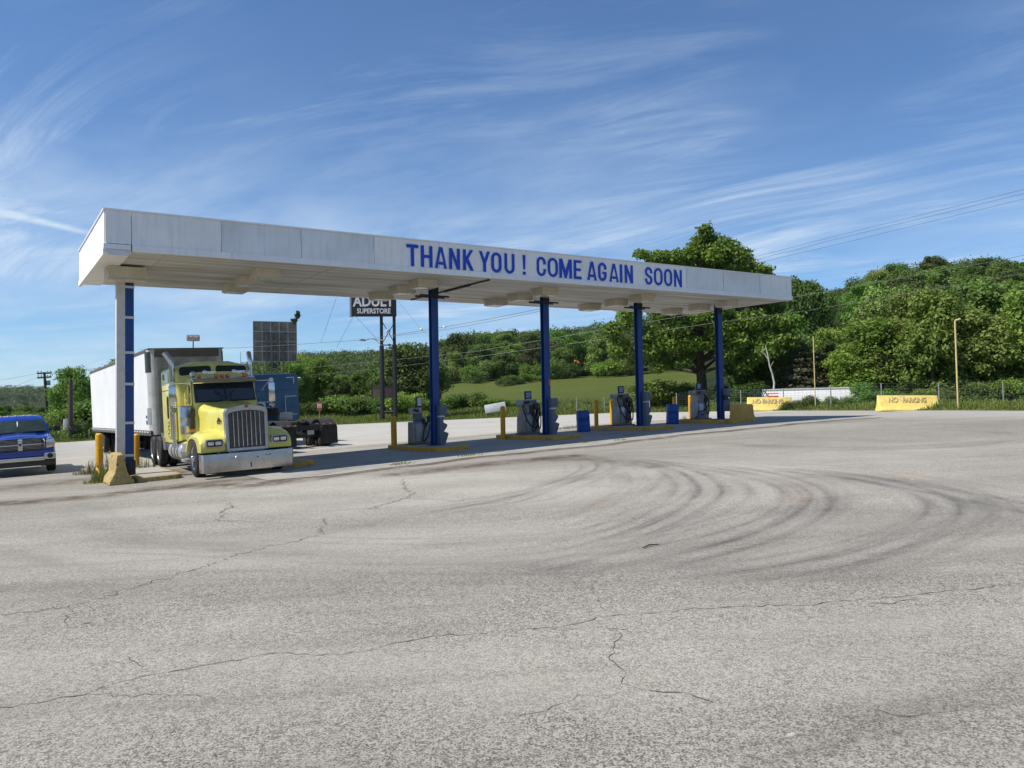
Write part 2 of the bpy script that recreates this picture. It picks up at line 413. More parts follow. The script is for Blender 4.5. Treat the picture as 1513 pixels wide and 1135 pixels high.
# tyre marks (line as seen, strength, half width, twin spacing)
marks = [
 (r8([(-300, 330), (-120, 300), (0, 280), (120, 237), (200, 202), (228, 182), (212, 160), (150, 145)]), .75, .14, .36),
 (r8([(-250, 300), (0, 262), (150, 226), (250, 196), (276, 178), (250, 158), (180, 144)]), .8, .14, .36),
 (r8([(-100, 440), (100, 420), (300, 372), (430, 322), (500, 270), (515, 238), (488, 205), (440, 182), (360, 165), (240, 150)]), .75, .15, .36),
 (r8([(0, 462), (250, 412), (430, 350), (545, 290), (590, 250), (562, 212), (500, 187), (420, 168), (300, 152)]), .8, .16, .36),
 (r8([(100, 350), (220, 300), (300, 258), (332, 225), (310, 195), (260, 172)]), .4, .18, .0),
 (r8([(150, 330), (300, 280), (420, 235), (455, 195), (430, 175)]), .4, .18, .0),
 (r8([(300, 430), (520, 372), (630, 318), (682, 282), (684, 250), (640, 214), (560, 188), (450, 165)]), .4, .22, .0),
 (r8([(150, 500), (400, 430), (620, 388), (760, 340), (824, 300), (842, 268), (818, 238), (740, 212), (620, 190), (480, 172), (300, 155)]), .85, .17, .38),
 (r8([(300, 500), (500, 452), (700, 402), (830, 350), (890, 305), (900, 270), (862, 238), (780, 210), (660, 188), (500, 168)]), .85, .17, .38),
 (r8([(880, 330), (935, 300), (968, 268), (930, 234), (860, 210), (760, 193)]), .35, .25, .0),
 (r8([(500, 520), (720, 500), (900, 470), (1050, 430), (1180, 382), (1252, 340), (1277, 308), (1262, 280), (1200, 250), (1100, 225), (980, 203), (800, 180)]), .85, .16, .38),
 (r8([(900, 475), (1060, 440), (1240, 375), (1340, 340), (1366, 312), (1350, 284), (1290, 254), (1200, 230), (1050, 205)]), .6, .16, .36),
 (r8([(760, 185), (920, 200), (1060, 216), (1200, 240), (1350, 266), (1513, 300), (1700, 345)]), .9, .2, .42),
 (r8([(860, 195), (1000, 215), (1160, 236), (1300, 262), (1450, 308), (1560, 350)]), .6, .22, .42),
 (r8([(940, 380), (990, 350), (1010, 320), (990, 300)]), .35, .3, .0),
 (r8([(1060, 360), (1110, 330), (1090, 300)]), .25, .3, .0),
 (r8([(500, 100), (700, 115), (900, 121), (1200, 125), (1400, 111), (1492, 95), (1470, 82), (1380, 74), (1250, 70)]), .7, .3, .0),
 (r8([(600, 105), (800, 118), (1100, 120), (1340, 109), (1430, 97), (1400, 86)]), .7, .3, .0),
 (r8([(700, 82), (850, 92), (1000, 96), (1150, 106), (1240, 96), (1190, 80)]), .5, .28, .0),
 (r8([(200, 150), (500, 150), (900, 160), (1300, 150), (1600, 120)]), .4, .5, .0),
 (r8([(0, 150), (400, 165), (800, 165), (1200, 185), (1600, 170)]), .35, .6, .0),
 (r8([(-200, 475), (100, 478), (400, 472), (700, 488), (1000, 505), (1300, 512), (1600, 505)]), .5, .5, .0),
 (r8([(0, 500), (300, 480), (600, 482), (900, 492)]), .4, .35, .0),
 (r8([(500, 700), (800, 690), (1100, 700), (1513, 690)]), .3, .45, .0),
 (r8([(560, 1066), (720, 1030), (880, 990), (1060, 955), (1260, 925), (1500, 890), (1700, 850)]), .8, .07, .16),
 (r8([(640, 1090), (800, 1040), (1000, 975), (1250, 880), (1480, 800), (1700, 700)]), .4, .16, .0),
 (r7([(-100, 300), (150, 312), (400, 316), (620, 332), (760, 350), (1000, 372), (1300, 380), (1513, 382), (1800, 385)]), .6, .32, .0),
 (r7([(-100, 312), (200, 300), (480, 330), (760, 318), (1000, 285), (1250, 235), (1513, 195)]), .55, .25, .0),
 (r7([(160, 210), (260, 262), (380, 300), (560, 320), (800, 330), (1000, 330)]), .6, .3, .0),
 (r7([(200, 200), (310, 232), (400, 275), (480, 300)]), .5, .25, .0),
 (r7([(-50, 360), (80, 372), (200, 390), (380, 420)]), .5, .25, .0),
 (r7([(-50, 330), (70, 360), (180, 378)]), .5, .2, .0),
 (r7([(500, 300), (800, 300), (1100, 270), (1513, 245)]), .4, .25, .0),
 (r7([(600, 340), (900, 352), (1200, 340), (1513, 310), (1800, 280)]), .5, .35, .0),
 (r7([(800, 440), (1000, 425), (1250, 420), (1513, 440)]), .4, .4, .0),
 (r7([(-100, 480), (300, 470), (700, 470), (1000, 480), (1513, 470)]), .35, .45, .0),
 (r7([(-100, 590), (300, 570), (800, 600), (1513, 560)]), .3, .4, .0),
] + [
 (r8([(-1500, 420), (-1000, 430), (-500, 455), (0, 452), (300, 420), (560, 370), (760, 310), (830, 270)]), .5, .10, .36),
 (r8([(-1500, 360), (-900, 380), (-400, 400), (100, 385), (380, 330), (520, 280), (560, 240)]), .45, .10, .36),
 (r8([(-1500, 500), (-800, 500), (-200, 510), (400, 500), (800, 455), (1100, 385), (1260, 320)]), .5, .10, .36),
 (r8([(-900, 330), (-500, 345), (-100, 350), (200, 310), (380, 250), (420, 205)]), .4, .09, .34),
 (r8([(700, 165), (1000, 185), (1300, 225), (1550, 270), (1800, 330)]), .5, .10, .36),
 (r8([(600, 150), (1000, 165), (1400, 200), (1800, 260)]), .4, .09, .34),
 (r8([(900, 130), (1200, 140), (1500, 150), (1800, 150)]), .4, .12, .36),
]
wear = np.zeros_like(X, dtype=np.float32)
rw = random.Random(5)
runs = []
for i, (pl, s_, hw, tw) in enumerate(marks):
    W = catmull([ground(*p) for p in pl], 8); runs.append((W, s_, hw, tw))
    if i < 19:      # other wheels of the same turn, more or less side by side
        c = W.mean(0)
        for k in range(4):
            f = 1 + rw.choice((-1, 1)) * rw.uniform(.02, .17); dd = np.array([rw.uniform(-.7, .7), rw.uniform(-.7, .7)])
            n = len(W); a0 = int(n * rw.uniform(0, .15)); b0 = int(n * rw.uniform(.8, 1.0))
            runs.append(((c + (W - c) * f + dd)[a0:b0], s_ * rw.uniform(.28, .55), rw.uniform(.06, .11), rw.choice((0, .34, .36))))
XF, YF = X.astype(np.float32), Y.astype(np.float32)
for W, s_, hw, tw in runs:
    if len(W) < 4: continue
    lo = W.min(0) - .8; hi = W.max(0) + .8
    sel = np.nonzero(((XF > lo[0]) & (XF < hi[0]) & (YF > lo[1]) & (YF < hi[1])).ravel())[0]
    if not len(sel): continue
    px_, py_ = XF.ravel()[sel], YF.ravel()[sel]; L = len(W) - 1
    # work leg by leg on the few vertices near each leg
    best = np.full(px_.shape, 9.0, np.float32); bl = np.zeros(px_.shape, np.float32); sg = np.zeros(px_.shape, np.float32)
    for i in range(L):
        ax, ay = W[i]; bx, by = W[i + 1]
        k = np.nonzero((px_ > min(ax, bx) - .8) & (px_ < max(ax, bx) + .8) & (py_ > min(ay, by) - .8) & (py_ < max(ay, by) + .8))[0]
        if not len(k): continue
        dx, dy = bx - ax, by - ay; l2 = dx * dx + dy * dy + 1e-9; ux, uy = px_[k] - ax, py_[k] - ay
        t = np.clip((ux * dx + uy * dy) / l2, 0, 1); d = np.hypot(ux - t * dx, uy - t * dy)
        b = d < best[k]; kk = k[b]; best[kk] = d[b]; bl[kk] = (i + t[b]) / L; sg[kk] = np.sign(ux[b] * dy - uy[b] * dx)
    fade = np.clip(np.minimum(bl, 1 - bl) / .1, 0, 1)
    sd = best * sg
    hw2 = hw * (.62 if hw < .2 else .8)
    def tread(v): return np.exp(-(v / hw2) ** 4) * (.66 + .34 * np.cos(v / hw2 * 4.6))
    if tw: prof = tread(sd - tw / 2) + tread(sd + tw / 2) + .06 * np.exp(-(best / .42) ** 2)
    else: prof = np.exp(-(best / (hw * .8)) ** 2) * (.6 if hw > .2 else 1)
    var = .68 + .32 * np.sin(px_ * 1.7 + py_ * .9) * np.sin(py_ * 1.1 - px_ * .4)
    w0 = wear.ravel()[sel]
    wear.reshape(-1)[sel] = w0 + s_ * prof * fade * var * (1 - .45 * np.clip(w0, 0, 1))
wear = np.clip(wear, 0, 1.3)
# soil washed along the left foot of the canopy, oil spots
def blob(cx, cy, rx, ry, a=0):
    c, s_ = math.cos(a), math.sin(a); dx, dy = X - cx, Y - cy
    return np.exp(-(((dx * c + dy * s_) / rx) ** 2 + ((-dx * s_ + dy * c) / ry) ** 2))
soil = np.zeros_like(X)
for pl, hw in [([(-60, 748), (60, 740), (150, 732), (230, 722), (300, 718), (380, 716), (470, 706)], .55), ([(600, 700), (680, 690), (760, 682), (840, 674)], .55), ([(960, 690), (880, 680), (800, 680)], .4)]:
    W = catmull([ground(*p) for p in pl], 8)
    d = np.min(np.stack([np.hypot(X - a, Y - b) for a, b in W[::2]]), 0); soil = np.maximum(soil, np.exp(-(d / hw) ** 2) * (.9 if hw > .5 else .5))
for px_, py_, rx, ry, s in [(230, 700, 1.2, 2.2, .8), (60, 716, 2.5, 1.2, .6), (330, 712, 1.6, .8, .7)]:
    P = ground(px_, py_); soil = np.maximum(soil, s * blob(P.x, P.y, rx, ry))
lip = np.exp(-((Y - (-2.62 + .18 * np.sin(X * .8) + .12 * np.sin(X * 2.1 + 1) + np.where(X < 8, (8 - X) * -.07, 0))) / .22) ** 2) * ((X > 3) & (X < 30))
soil = np.maximum(soil, .85 * lip)
orange = np.zeros_like(X)
for px_, py_ in [(1175, 725), (1182, 743), (1192, 722), (1348, 703), (1340, 705), (895, 744), (1185, 735), (1160, 712)]:
    P = ground(px_, py_); orange = np.maximum(orange, blob(P.x, P.y, .35, .12, random.random() * 3))
pale = np.clip((Y - (7.6 + .03 * X)) / 1.5, 0, 1) * np.clip((X + 2) / 6, 0, 1)
pale = np.maximum(pale, np.clip((X - 27) / 4, 0, 1) * .55)
bleach = np.zeros_like(X)
for px_, py_, rx, ry, s_ in [(1000, 700, 7, 3.2, .8), (560, 712, 5.5, 2.0, 1.0), (800, 720, 5, 2.5, .9), (1180, 735, 4, 1.6, .7), (330, 752, 3.4, 1.2, .7), (1320, 660, 5, 3, .6), (640, 800, 3.5, 1.0, .6), (100, 790, 2.5, 1.0, .6), (950, 770, 3.5, 1.2, .5), (1420, 740, 3, 1.2, .6), (300, 930, 1.6, .7, .45), (1050, 950, 1.6, .6, .4)]:
    P = ground(px_, py_); bleach = np.maximum(bleach, s_ * blob(P.x, P.y, rx, ry, -AZ))
V = np.stack([X, Y, Z], -1).reshape(-1, 3)
ii, jj = np.meshgrid(np.arange(nr - 1), np.arange(nc), indexing='ij'); j2 = (jj + 1) % nc
F = np.stack([ii * nc + jj, (ii + 1) * nc + jj, (ii + 1) * nc + j2, ii * nc + j2], -1).reshape(-1, 4)

def lot_mat():
    m, nt, b = newmat('worn_asphalt'); q = NT(nt)
    vor = q.n('TexVoronoi', {'Vector': q.obj(), 'Scale': 104.0, 'Randomness': 1.0}); stone = q.n('SeparateColor', {0: vor.outputs['Color']}).outputs[0]
    v2 = q.n('TexVoronoi', {'Vector': q.obj(), 'Scale': 34.0}); st2 = q.n('SeparateColor', {0: v2.outputs['Color']}).outputs[1]
    fine = q.noise(140, 4, .7)
    agg = q.math('ADD', q.math('MULTIPLY', stone, .6), q.math('ADD', q.math('MULTIPLY', st2, .22), q.math('MULTIPLY', fine, .18)))
    drv = q.n('VectorRotate', {'Vector': q.obj(), 'Angle': AZ}, rotation_type='Z_AXIS').outputs[0]
    strk = q.noise(1.0, 6, .62, q.n('Mapping', {'Vector': drv, 'Scale': (.07, .42, 1)}).outputs[0])
    strk2 = q.noise(1.0, 5, .6, q.n('Mapping', {'Vector': drv, 'Scale': (.25, 1.7, 1), 'Location': (3, 8, 0)}).outputs[0])
    big = q.noise(.16, 6, .6); mid = q.noise(1.1, 6, .62)
    c = q.mix(q.ramp(agg, .22, .74), (.078, .070, .058), (.365, .343, .298))
    c = q.mix(q.ramp(mid, .42, .72, 0, .35), c, (.325, .308, .268))
    c = q.mix(q.ramp(big, .42, .66, 0, .28), c, (.14, .13, .112))
    c = q.mix(q.ramp(strk, .44, .62, 0, .42), c, (.36, .34, .295))
    c = q.mix(q.ramp(strk2, .52, .68, 0, .34), c, (.12, .111, .096))
    bz = q.math('MULTIPLY', q.attr('bleach'), q.ramp(q.noise(.9, 6, .65), .3, .6, .35, 1.0))
    c = q.mix(q.math('MULTIPLY', bz, .62), c, q.mix(q.ramp(agg, .22, .74), (.26, .245, .21), (.56, .535, .47)))
    grain = q.n('TexNoise', {'Vector': q.scaled((1, 1, 1)), 'Scale': 24.0, 'Detail': 5.0, 'Roughness': .75}).outputs['Fac']
    pl = q.math('MULTIPLY', q.attr('pale'), .8)
    c = q.mix(pl, c, q.mix(q.ramp(q.noise(.5, 6, .65), .3, .7), (.37, .355, .32), (.47, .455, .41)))
    wv = q.math('MULTIPLY', q.attr('wear'), q.ramp(grain, .34, .64, .45, 1.0)); wv = q.math('MULTIPLY', wv, q.ramp(q.noise(2.2, 5, .65), .3, .62, .55, 1.0))
    c = q.mix(q.math('MINIMUM', q.math('MULTIPLY', wv, .95), .86), c, (.085, .08, .073))
    so = q.math('MULTIPLY', q.math('MINIMUM', q.math('MULTIPLY', q.attr('soil'), 1.45), 1.0), q.ramp(q.noise(1.6, 7, .7), .3, .58))
    c = q.mix(so, c, (.085, .064, .044))
    og = q.math('MULTIPLY', q.attr('orange'), q.ramp(q.noise(7, 5, .7), .46, .64, 0, .42))
    c = q.mix(og, c, (.52, .27, .13))
    # light scuffs and small dark spots
    sp = q.ramp(q.n('TexVoronoi', {'Vector': q.obj(), 'Scale': .9}).outputs['Distance'], .02, .045, 1, 0)
    c = q.mix(q.math('MULTIPLY', sp, .8), c, (.06, .055, .05))
    sc2 = q.ramp(q.noise(3.2, 3, .5, q.n('Mapping', {'Vector': q.obj(), 'Scale': (1, 3, 1), 'Location': (7, 3, 0)}).outputs[0]), .73, .78, 0, .5)
    c = q.mix(sc2, c, (.58, .56, .48))
    nt.links.new(c, b.inputs['Base Color']); b.inputs['Roughness'].default_value = .92; b.inputs['Specular IOR Level'].default_value = .25
    h = q.math('ADD', q.math('MULTIPLY', vor.outputs['Distance'], -1.0), q.math('MULTIPLY', fine, .5))
    nt.links.new(q.bump(h, .3, .008), b.inputs['Normal'])
    return m
me = np_mesh('parking_lot', V, F, lot_mat(), {'wear': wear.ravel(), 'soil': soil.ravel(), 'orange': orange.ravel(), 'pale': pale.ravel(), 'bleach': bleach.ravel()}, smooth=True)
tag(link(bpy.data.objects.new('parking_lot', me)), 'worn pale asphalt parking lot with curved tyre marks', 'parking lot', kind='structure')

# cracks: narrow strips laid 4 mm over the asphalt
def strip(pts, hw, dz, mb, seed=0):
    rn = random.Random(seed); pts = [Vector((p[0], p[1])) for p in pts]
    n = len(pts); base = len(mb.v)
    for i, p in enumerate(pts):
        t = (pts[min(i + 1, n - 1)] - pts[max(i - 1, 0)]); t = t.normalized() if t.length else Vector((1, 0)); nn = Vector((-t.y, t.x))
        wd = hw * rn.choice((.15, .5, .8, 1.0, 1.3, 1.6)) * (0.25 if i in (0, n - 1) else 1)
        for s in (-1, 1):
            qv = p + nn * wd * s; mb.v.append((qv.x, qv.y, gf(qv.x, qv.y) + dz))
    for i in range(n - 1): mb.f.append((base + 2 * i, base + 2 * i + 1, base + 2 * i + 3, base + 2 * i + 2)); mb.m.append(0)
def jag(pl, step=.22, amp=.07, seed=1):
    rn = random.Random(seed); W = [ground(*p) for p in pl]; o = []
    for a, b in zip(W[:-1], W[1:]):
        d = (b - a).length; n = max(1, int(d / step)); nrm = Vector((-(b - a).y, (b - a).x)).normalized()
        for k in range(n):
            p = a.lerp(b, k / n); j = rn.gauss(0, amp); o.append((p.x + nrm.x * j, p.y + nrm.y * j))
    o.append((W[-1].x, W[-1].y)); return o
cracks = [
 (r7([(-80, 545), (0, 535), (110, 522), (195, 512), (280, 490), (380, 458), (480, 430), (560, 405), (640, 380), (700, 360), (780, 335)]), .017),
 (r7([(780, 335), (850, 322), (920, 305), (955, 295), (945, 285), (960, 265), (950, 250)]), .02),
 (r7([(205, 512), (212, 530), (205, 545), (200, 570)]), .012),
 (r7([(-60, 822), (0, 810), (100, 795), (250, 770), (330, 740), (420, 715), (520, 695), (650, 675), (760, 655), (830, 645), (950, 650), (1060, 645), (1180, 615), (1270, 597), (1400, 588), (1513, 580)]), .010),
 (r7([(370, 655), (410, 690), (425, 705)]), .009), (r7([(270, 765), (370, 770), (500, 772), (580, 770), (640, 790)]), .006),
 (r7([(630, 260), (660, 240), (650, 230), (685, 218), (670, 205)]), .022), (r7([(300, 295), (420, 285), (540, 270), (640, 258), (760, 262), (830, 255)]), .014),
 (r7([(1180, 135), (1190, 165), (1217, 180), (1190, 192), (1080, 225)]), .025), (r7([(1190, 192), (1300, 196), (1350, 200), (1420, 185)]), .016),
 (r8([(0, 660), (130, 655), (240, 632), (300, 620), (500, 605), (640, 595), (760, 590), (860, 590), (980, 575), (1130, 565), (1260, 550), (1340, 545), (1513, 522), (1640, 510)]), .011),
 (r8([(315, 660), (320, 690), (295, 720), (300, 760), (330, 795), (325, 820), (345, 835), (420, 840), (520, 850), (600, 878)]), .008),
 (r8([(0, 920), (100, 900), (200, 860), (330, 845)]), .005), (r8([(1050, 585), (1120, 582), (1200, 570)]), .010),
 (r8([(1050, 900), (1200, 915), (1320, 900)]), .004), (r8([(240, 655), (330, 660), (420, 640)]), .008),
 (r7([(1190, 920), (1300, 905), (1400, 870), (1513, 850)]), .005),
]
mb = MB()
for i, (pl, hw) in enumerate(cracks): strip(jag(pl, seed=i, step=.06, amp=.018 if hw < .012 else .04), hw * .38, .004, mb, i)
tag(mb.build('lot_cracks', M['crackfill'], smooth=0), 'thin wandering cracks across the asphalt', 'cracks', kind='structure')

# concrete pad under the canopy
PX0, PX1, PY0, PY1 = 3.3, 30.2, -2.35, 7.4
xs = np.arange(PX0, PX1 + .01, .3); ys = np.arange(PY0, PY1 + .01, .3)
GX, GY = np.meshgrid(xs, ys, indexing='ij')
fy = np.clip((GY - PY0) / 2, 0, 1)
GX2 = GX; GY2 = GY + (1 - fy) * (.18 * np.sin(GX * .8) + .12 * np.sin(GX * 2.1 + 1) + np.where(GX < 8, (8 - GX) * -.07, 0))
GX2 = GX + np.clip((GX - PX1 + 2) / 2, 0, 1) * (.5 * np.sin(GY * .9))
PZ = g(GX2, GY2) + .012
na, nb = GX.shape
ii, jj = np.meshgrid(np.arange(na - 1), np.arange(nb - 1), indexing='ij')
F = np.stack([ii * nb + jj, (ii + 1) * nb + jj, (ii + 1) * nb + jj + 1, ii * nb + jj + 1], -1).reshape(-1, 4)
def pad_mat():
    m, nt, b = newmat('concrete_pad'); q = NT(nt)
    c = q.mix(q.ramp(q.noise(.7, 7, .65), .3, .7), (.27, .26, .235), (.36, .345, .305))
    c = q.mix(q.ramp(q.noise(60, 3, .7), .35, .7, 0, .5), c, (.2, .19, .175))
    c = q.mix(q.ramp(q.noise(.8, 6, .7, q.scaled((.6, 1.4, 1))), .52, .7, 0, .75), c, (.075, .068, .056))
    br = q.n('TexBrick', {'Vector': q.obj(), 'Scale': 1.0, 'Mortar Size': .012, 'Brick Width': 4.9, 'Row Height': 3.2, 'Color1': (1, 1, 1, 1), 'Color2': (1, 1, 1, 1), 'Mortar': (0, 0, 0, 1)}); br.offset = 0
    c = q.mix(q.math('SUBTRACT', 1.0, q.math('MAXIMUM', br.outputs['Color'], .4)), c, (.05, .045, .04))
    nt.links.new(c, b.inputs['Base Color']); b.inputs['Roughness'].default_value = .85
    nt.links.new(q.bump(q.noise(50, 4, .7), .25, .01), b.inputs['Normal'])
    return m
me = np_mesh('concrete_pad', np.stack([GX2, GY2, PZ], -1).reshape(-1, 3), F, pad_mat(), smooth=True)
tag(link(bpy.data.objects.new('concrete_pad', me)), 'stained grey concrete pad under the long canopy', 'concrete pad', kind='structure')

# ------------------------------------------------------------------ land beyond the lot
TAB = {
 -420: [(70, 655), (110, 640), (200, 632), (500, 624), (1000, 610), (1400, 590), (1700, 586), (3500, 590)],
 -100: [(70, 645), (110, 634), (200, 627), (500, 622), (1000, 612), (1400, 594), (1700, 588), (3500, 592)],
 40: [(70, 643), (110, 632), (200, 626), (500, 620), (1000, 610), (1400, 586), (1700, 582), (3500, 590)],
 130: [(70, 642), (110, 632), (200, 626), (500, 620), (1000, 612), (1400, 592), (1700, 588), (3500, 592)],
 300: [(70, 634), (110, 625), (200, 610), (400, 590), (700, 565), (900, 555), (1700, 560), (3500, 575)],
 450: [(62, 622), (80, 614), (150, 600), (300, 572), (600, 542), (800, 534), (1700, 545), (3500, 570)],
 620: [(62, 614), (80, 607), (120, 600), (300, 565), (600, 538), (800, 530), (1700, 540), (3500, 570)],
 700: [(60, 611), (75, 603), (90, 597), (120, 584), (160, 571), (250, 545), (450, 520), (600, 515), (1700, 530), (3500, 560)],
 800: [(60, 607), (75, 600), (90, 591), (130, 574), (180, 560), (260, 538), (400, 518), (600, 512), (1700, 530), (3500, 560)],
 900: [(60, 604), (72, 597), (88, 588), (130, 569), (180, 556), (240, 538), (400, 508), (600, 505), (1700, 520), (3500, 560)],
 1000: [(58, 602), (70, 595), (90, 583), (130, 564), (180, 550), (260, 515), (400, 490), (1700, 510), (3500, 560)],
 1100: [(56, 602), (65, 597), (80, 586), (110, 565), (150, 540), (220, 500), (350, 478), (1700, 500), (3500, 560)],
 1200: [(54, 602), (62, 598), (75, 590), (100, 565), (150, 520), (220, 485), (300, 474), (1700, 490), (3500, 560)],
 1300: [(54, 602), (62, 598), (75, 588), (100, 560), (150, 500), (220, 452), (300, 442), (1700, 480), (3500, 560)],
 1420: [(54, 602), (62, 598), (75, 587), (100, 552), (150, 488), (220, 436), (300, 426), (1700, 480), (3500, 560)],
 1560: [(54, 602), (62, 598), (75, 587), (100, 555), (150, 495), (220, 448), (300, 440), (1700, 480), (3500, 560)],
 1900: [(54, 604), (62, 600), (75, 592), (100, 570), (150, 530), (220, 490), (300, 480), (1700, 500), (3500, 560)],
}
cols = []
for px_ in sorted(TAB):
    d0 = ray(px_, 600); ph = math.atan2(d0.x, d0.y)
    re_ = float(redge(ph)); P = (CX + re_ * math.sin(ph), CY + re_ * math.cos(ph))
    ds = [re_, re_ + 2.0]; z0 = gf(*P); zs = [z0 + .01, z0 + .10]
    for d, py_ in TAB[px_]:
        v = ray(px_, py_)
        # keep to this azimuth: use the elevation the pixel row gives there
        if d > ds[-1] + 4: ds.append(d); zs.append(CAM.z + d * v.z / math.hypot(v.x, v.y))
    cols.append((ph, np.log(ds), np.array(zs)))
cph = np.array([c[0] for c in cols])
LOGD = np.log(np.concatenate([np.arange(20, 130, 1.5), np.geomspace(130, 3600, 90)]))
CZ = np.array([np.interp(LOGD, c[1], c[2]) for c in cols])   # column profiles on one grid
def sm(a):
    k = np.array([.25, .5, .25]); b = a.copy()
    b[:, 1:-1] = k[0] * a[:, :-2] + k[1] * a[:, 1:-1] + k[2] * a[:, 2:]; return b
for _ in range(3): CZ = sm(CZ)
def terr(x, y):
    x = np.asarray(x, float); y = np.asarray(y, float)
    dx, dy = x - CX, y - CY; ph = np.arctan2(dx, dy); d = np.hypot(dx, dy)
    rel = (ph - AZ + PI) % (2 * PI) - PI
    rel = np.clip(rel, cph[0] - AZ, cph[-1] - AZ)
    fi = np.interp(rel, cph - AZ, np.arange(len(cph))); i0 = np.clip(fi.astype(int), 0, len(cph) - 2); f = fi - i0
    f = f * f * (3 - 2 * f)
    ld = np.interp(np.log(np.maximum(d, 20)), LOGD, np.arange(len(LOGD))); k0 = np.clip(ld.astype(int), 0, len(LOGD) - 2); h = ld - k0
    z = lambda c, k: CZ[c, k]
    a = z(i0, k0) * (1 - h) + z(i0, k0 + 1) * h; b = z(i0 + 1, k0) * (1 - h) + z(i0 + 1, k0 + 1) * h
    zt = a * (1 - f) + b * f
    re_ = redge(ph); t = np.clip((d - re_) / 5.0, 0, 1); t = t * t * (3 - 2 * t)
    zl = g(CX + re_ * np.sin(ph), CY + re_ * np.cos(ph)) + .03 * np.clip((d - re_) / .6, 0, 1) - .01
    return zl * (1 - t) + zt * t
def tf(x, y): return float(terr(x, y))
def plantpos(px, d):
    v = ray(px, 600); h = math.hypot(v.x, v.y); d = max(d, float(redge(math.atan2(v.x, v.y))) + 1.5); x, y = CX + v.x / h * d, CY + v.y / h * d
    # roll makes columns lean: a second look at the right height
    z = tf(x, y)
    return Vector((x, y, z))
def py_of(P):
    d = P - CAM; z = d.dot(fwd); return 756.5 + FPX * d.dot(r2) / z, 567.5 - FPX * d.dot(u2) / z, z
tph = np.concatenate([np.arange(-50, 50, .5), np.arange(50, 310, 5.0)]); TP = AZ + np.radians(tph); TR = redge(TP)
fac = np.concatenate([[0, .15, .4, .8, 1.3, 2, 3, 4, 5.5, 7.5, 10], np.geomspace(12, 3400, 75)])
Rg = TR[None, :] + fac[:, None]
TX = CX + Rg * np.sin(TP); TY = CY + Rg * np.cos(TP); TZ = terr(TX, TY)
TZ[0] -= .03
nr, nc = TX.shape
ii, jj = np.meshgrid(np.arange(nr - 1), np.arange(nc), indexing='ij'); j2 = (jj + 1) % nc
F = np.stack([ii * nc + jj, (ii + 1) * nc + jj, (ii + 1) * nc + j2, ii * nc + j2], -1).reshape(-1, 4)
def meadow_mat():
    m, nt, b = newmat('meadow'); q = NT(nt)
    c = q.mix(q.ramp(q.noise(.05, 6, .6), .3, .7), (.074, .098, .018), (.096, .122, .026))
    c = q.mix(q.ramp(q.noise(.6, 7, .75), .38, .66, 0, .5), c, (.062, .078, .017))
    c = q.mix(q.ramp(q.noise(3.5, 5, .75), .5, .7, 0, .4), c, (.13, .13, .045))
    c = q.mix(q.attr('wooded'), c, q.mix(q.ramp(q.noise(.12, 6, .7), .35, .65), (.015, .025, .008), (.034, .05, .015)))
    nt.links.new(c, b.inputs['Base Color']); b.inputs['Roughness'].default_value = .95; b.inputs['Specular IOR Level'].default_value = .1
    nt.links.new(q.bump(q.noise(2.5, 6, .75), .9, .25), b.inputs['Normal'])
    return m
TD = np.hypot(TX - CX, TY - CY); TPX = np.degrees(TP)[None, :] - np.degrees(AZ) + 0 * TD
lim = np.where(TPX < -9, np.where(TPX < -22, 190.0, 95.0), np.where(TPX < 14, 170.0, 80.0)); wooded = np.clip((TD - lim) / 12, 0, 1)
me = np_mesh('grass_field', np.stack([TX, TY, TZ], -1).reshape(-1, 3), F, meadow_mat(), {'wooded': wooded.ravel()}, smooth=True)
tag(link(bpy.data.objects.new('grass_field', me)), 'green meadow rising to wooded hills beyond the lot', 'field', kind='structure')
# ------------------------------------------------------------------ vegetation
def leaf_mat(name, dark, light, trans=.3, hue=.34):
    m, nt, b = newmat(name); q = NT(nt)
    v = q.attr('var'); rnd = q.n('ObjectInfo').outputs['Random']
    c = q.mix(v, dark, light)
    c = q.n('HueSaturation', {'Hue': q.ramp(rnd, 0, 1, .5 - .035 * hue * 2, .5 + .03 * hue * 2), 'Saturation': q.ramp(rnd, 0, 1, .88, 1.05), 'Value': q.ramp(q.math('FRACT', q.math('MULTIPLY', rnd, 7.13)), 0, 1, 1 - hue, 1 + hue), 'Color': c}).outputs[0]
    nt.links.new(c, b.inputs['Base Color']); b.inputs['Roughness'].default_value = .6; b.inputs['Specular IOR Level'].default_value = .22
    tr = q.n('BsdfTranslucent', {'Color': q.mix(1.0, c, (1.25, 1.3, .6), 'MULTIPLY')})
    mx = q.n('MixShader', {0: trans, 1: b.outputs[0], 2: tr.outputs[0]})
    nt.links.new(mx.outputs[0], nt.nodes['Material Output'].inputs['Surface'])
    return m
M['leaf_mid'] = leaf_mat('leaves_mid', (0.069, 0.133, 0.023), (0.169, 0.270, 0.054))
M['leaf_yellow'] = leaf_mat('leaves_yellow', (0.103, 0.168, 0.025), (0.224, 0.309, 0.056))
M['leaf_dark'] = leaf_mat('leaves_dark', (0.057, 0.100, 0.025), (0.141, 0.201, 0.046))
M['leaf_hero'] = leaf_mat('leaves_hero', (0.083, 0.138, 0.024), (0.210, 0.300, 0.054), hue=.1)
M['leaf_olive'] = leaf_mat('leaves_olive', (0.066, 0.088, 0.029), (0.135, 0.160, 0.054))
M['leaf_conifer'] = leaf_mat('needles', (0.043, 0.050, 0.024), (0.096, 0.098, 0.048), trans=.12)
M['leaf_far'] = leaf_mat('leaves_far', (0.054, 0.093, 0.026), (0.125, 0.178, 0.055), trans=.25, hue=.0)
M['grass_blade'] = leaf_mat('grass_blades', (.105, .150, .028), (.215, .245, .070), trans=.3, hue=.1)

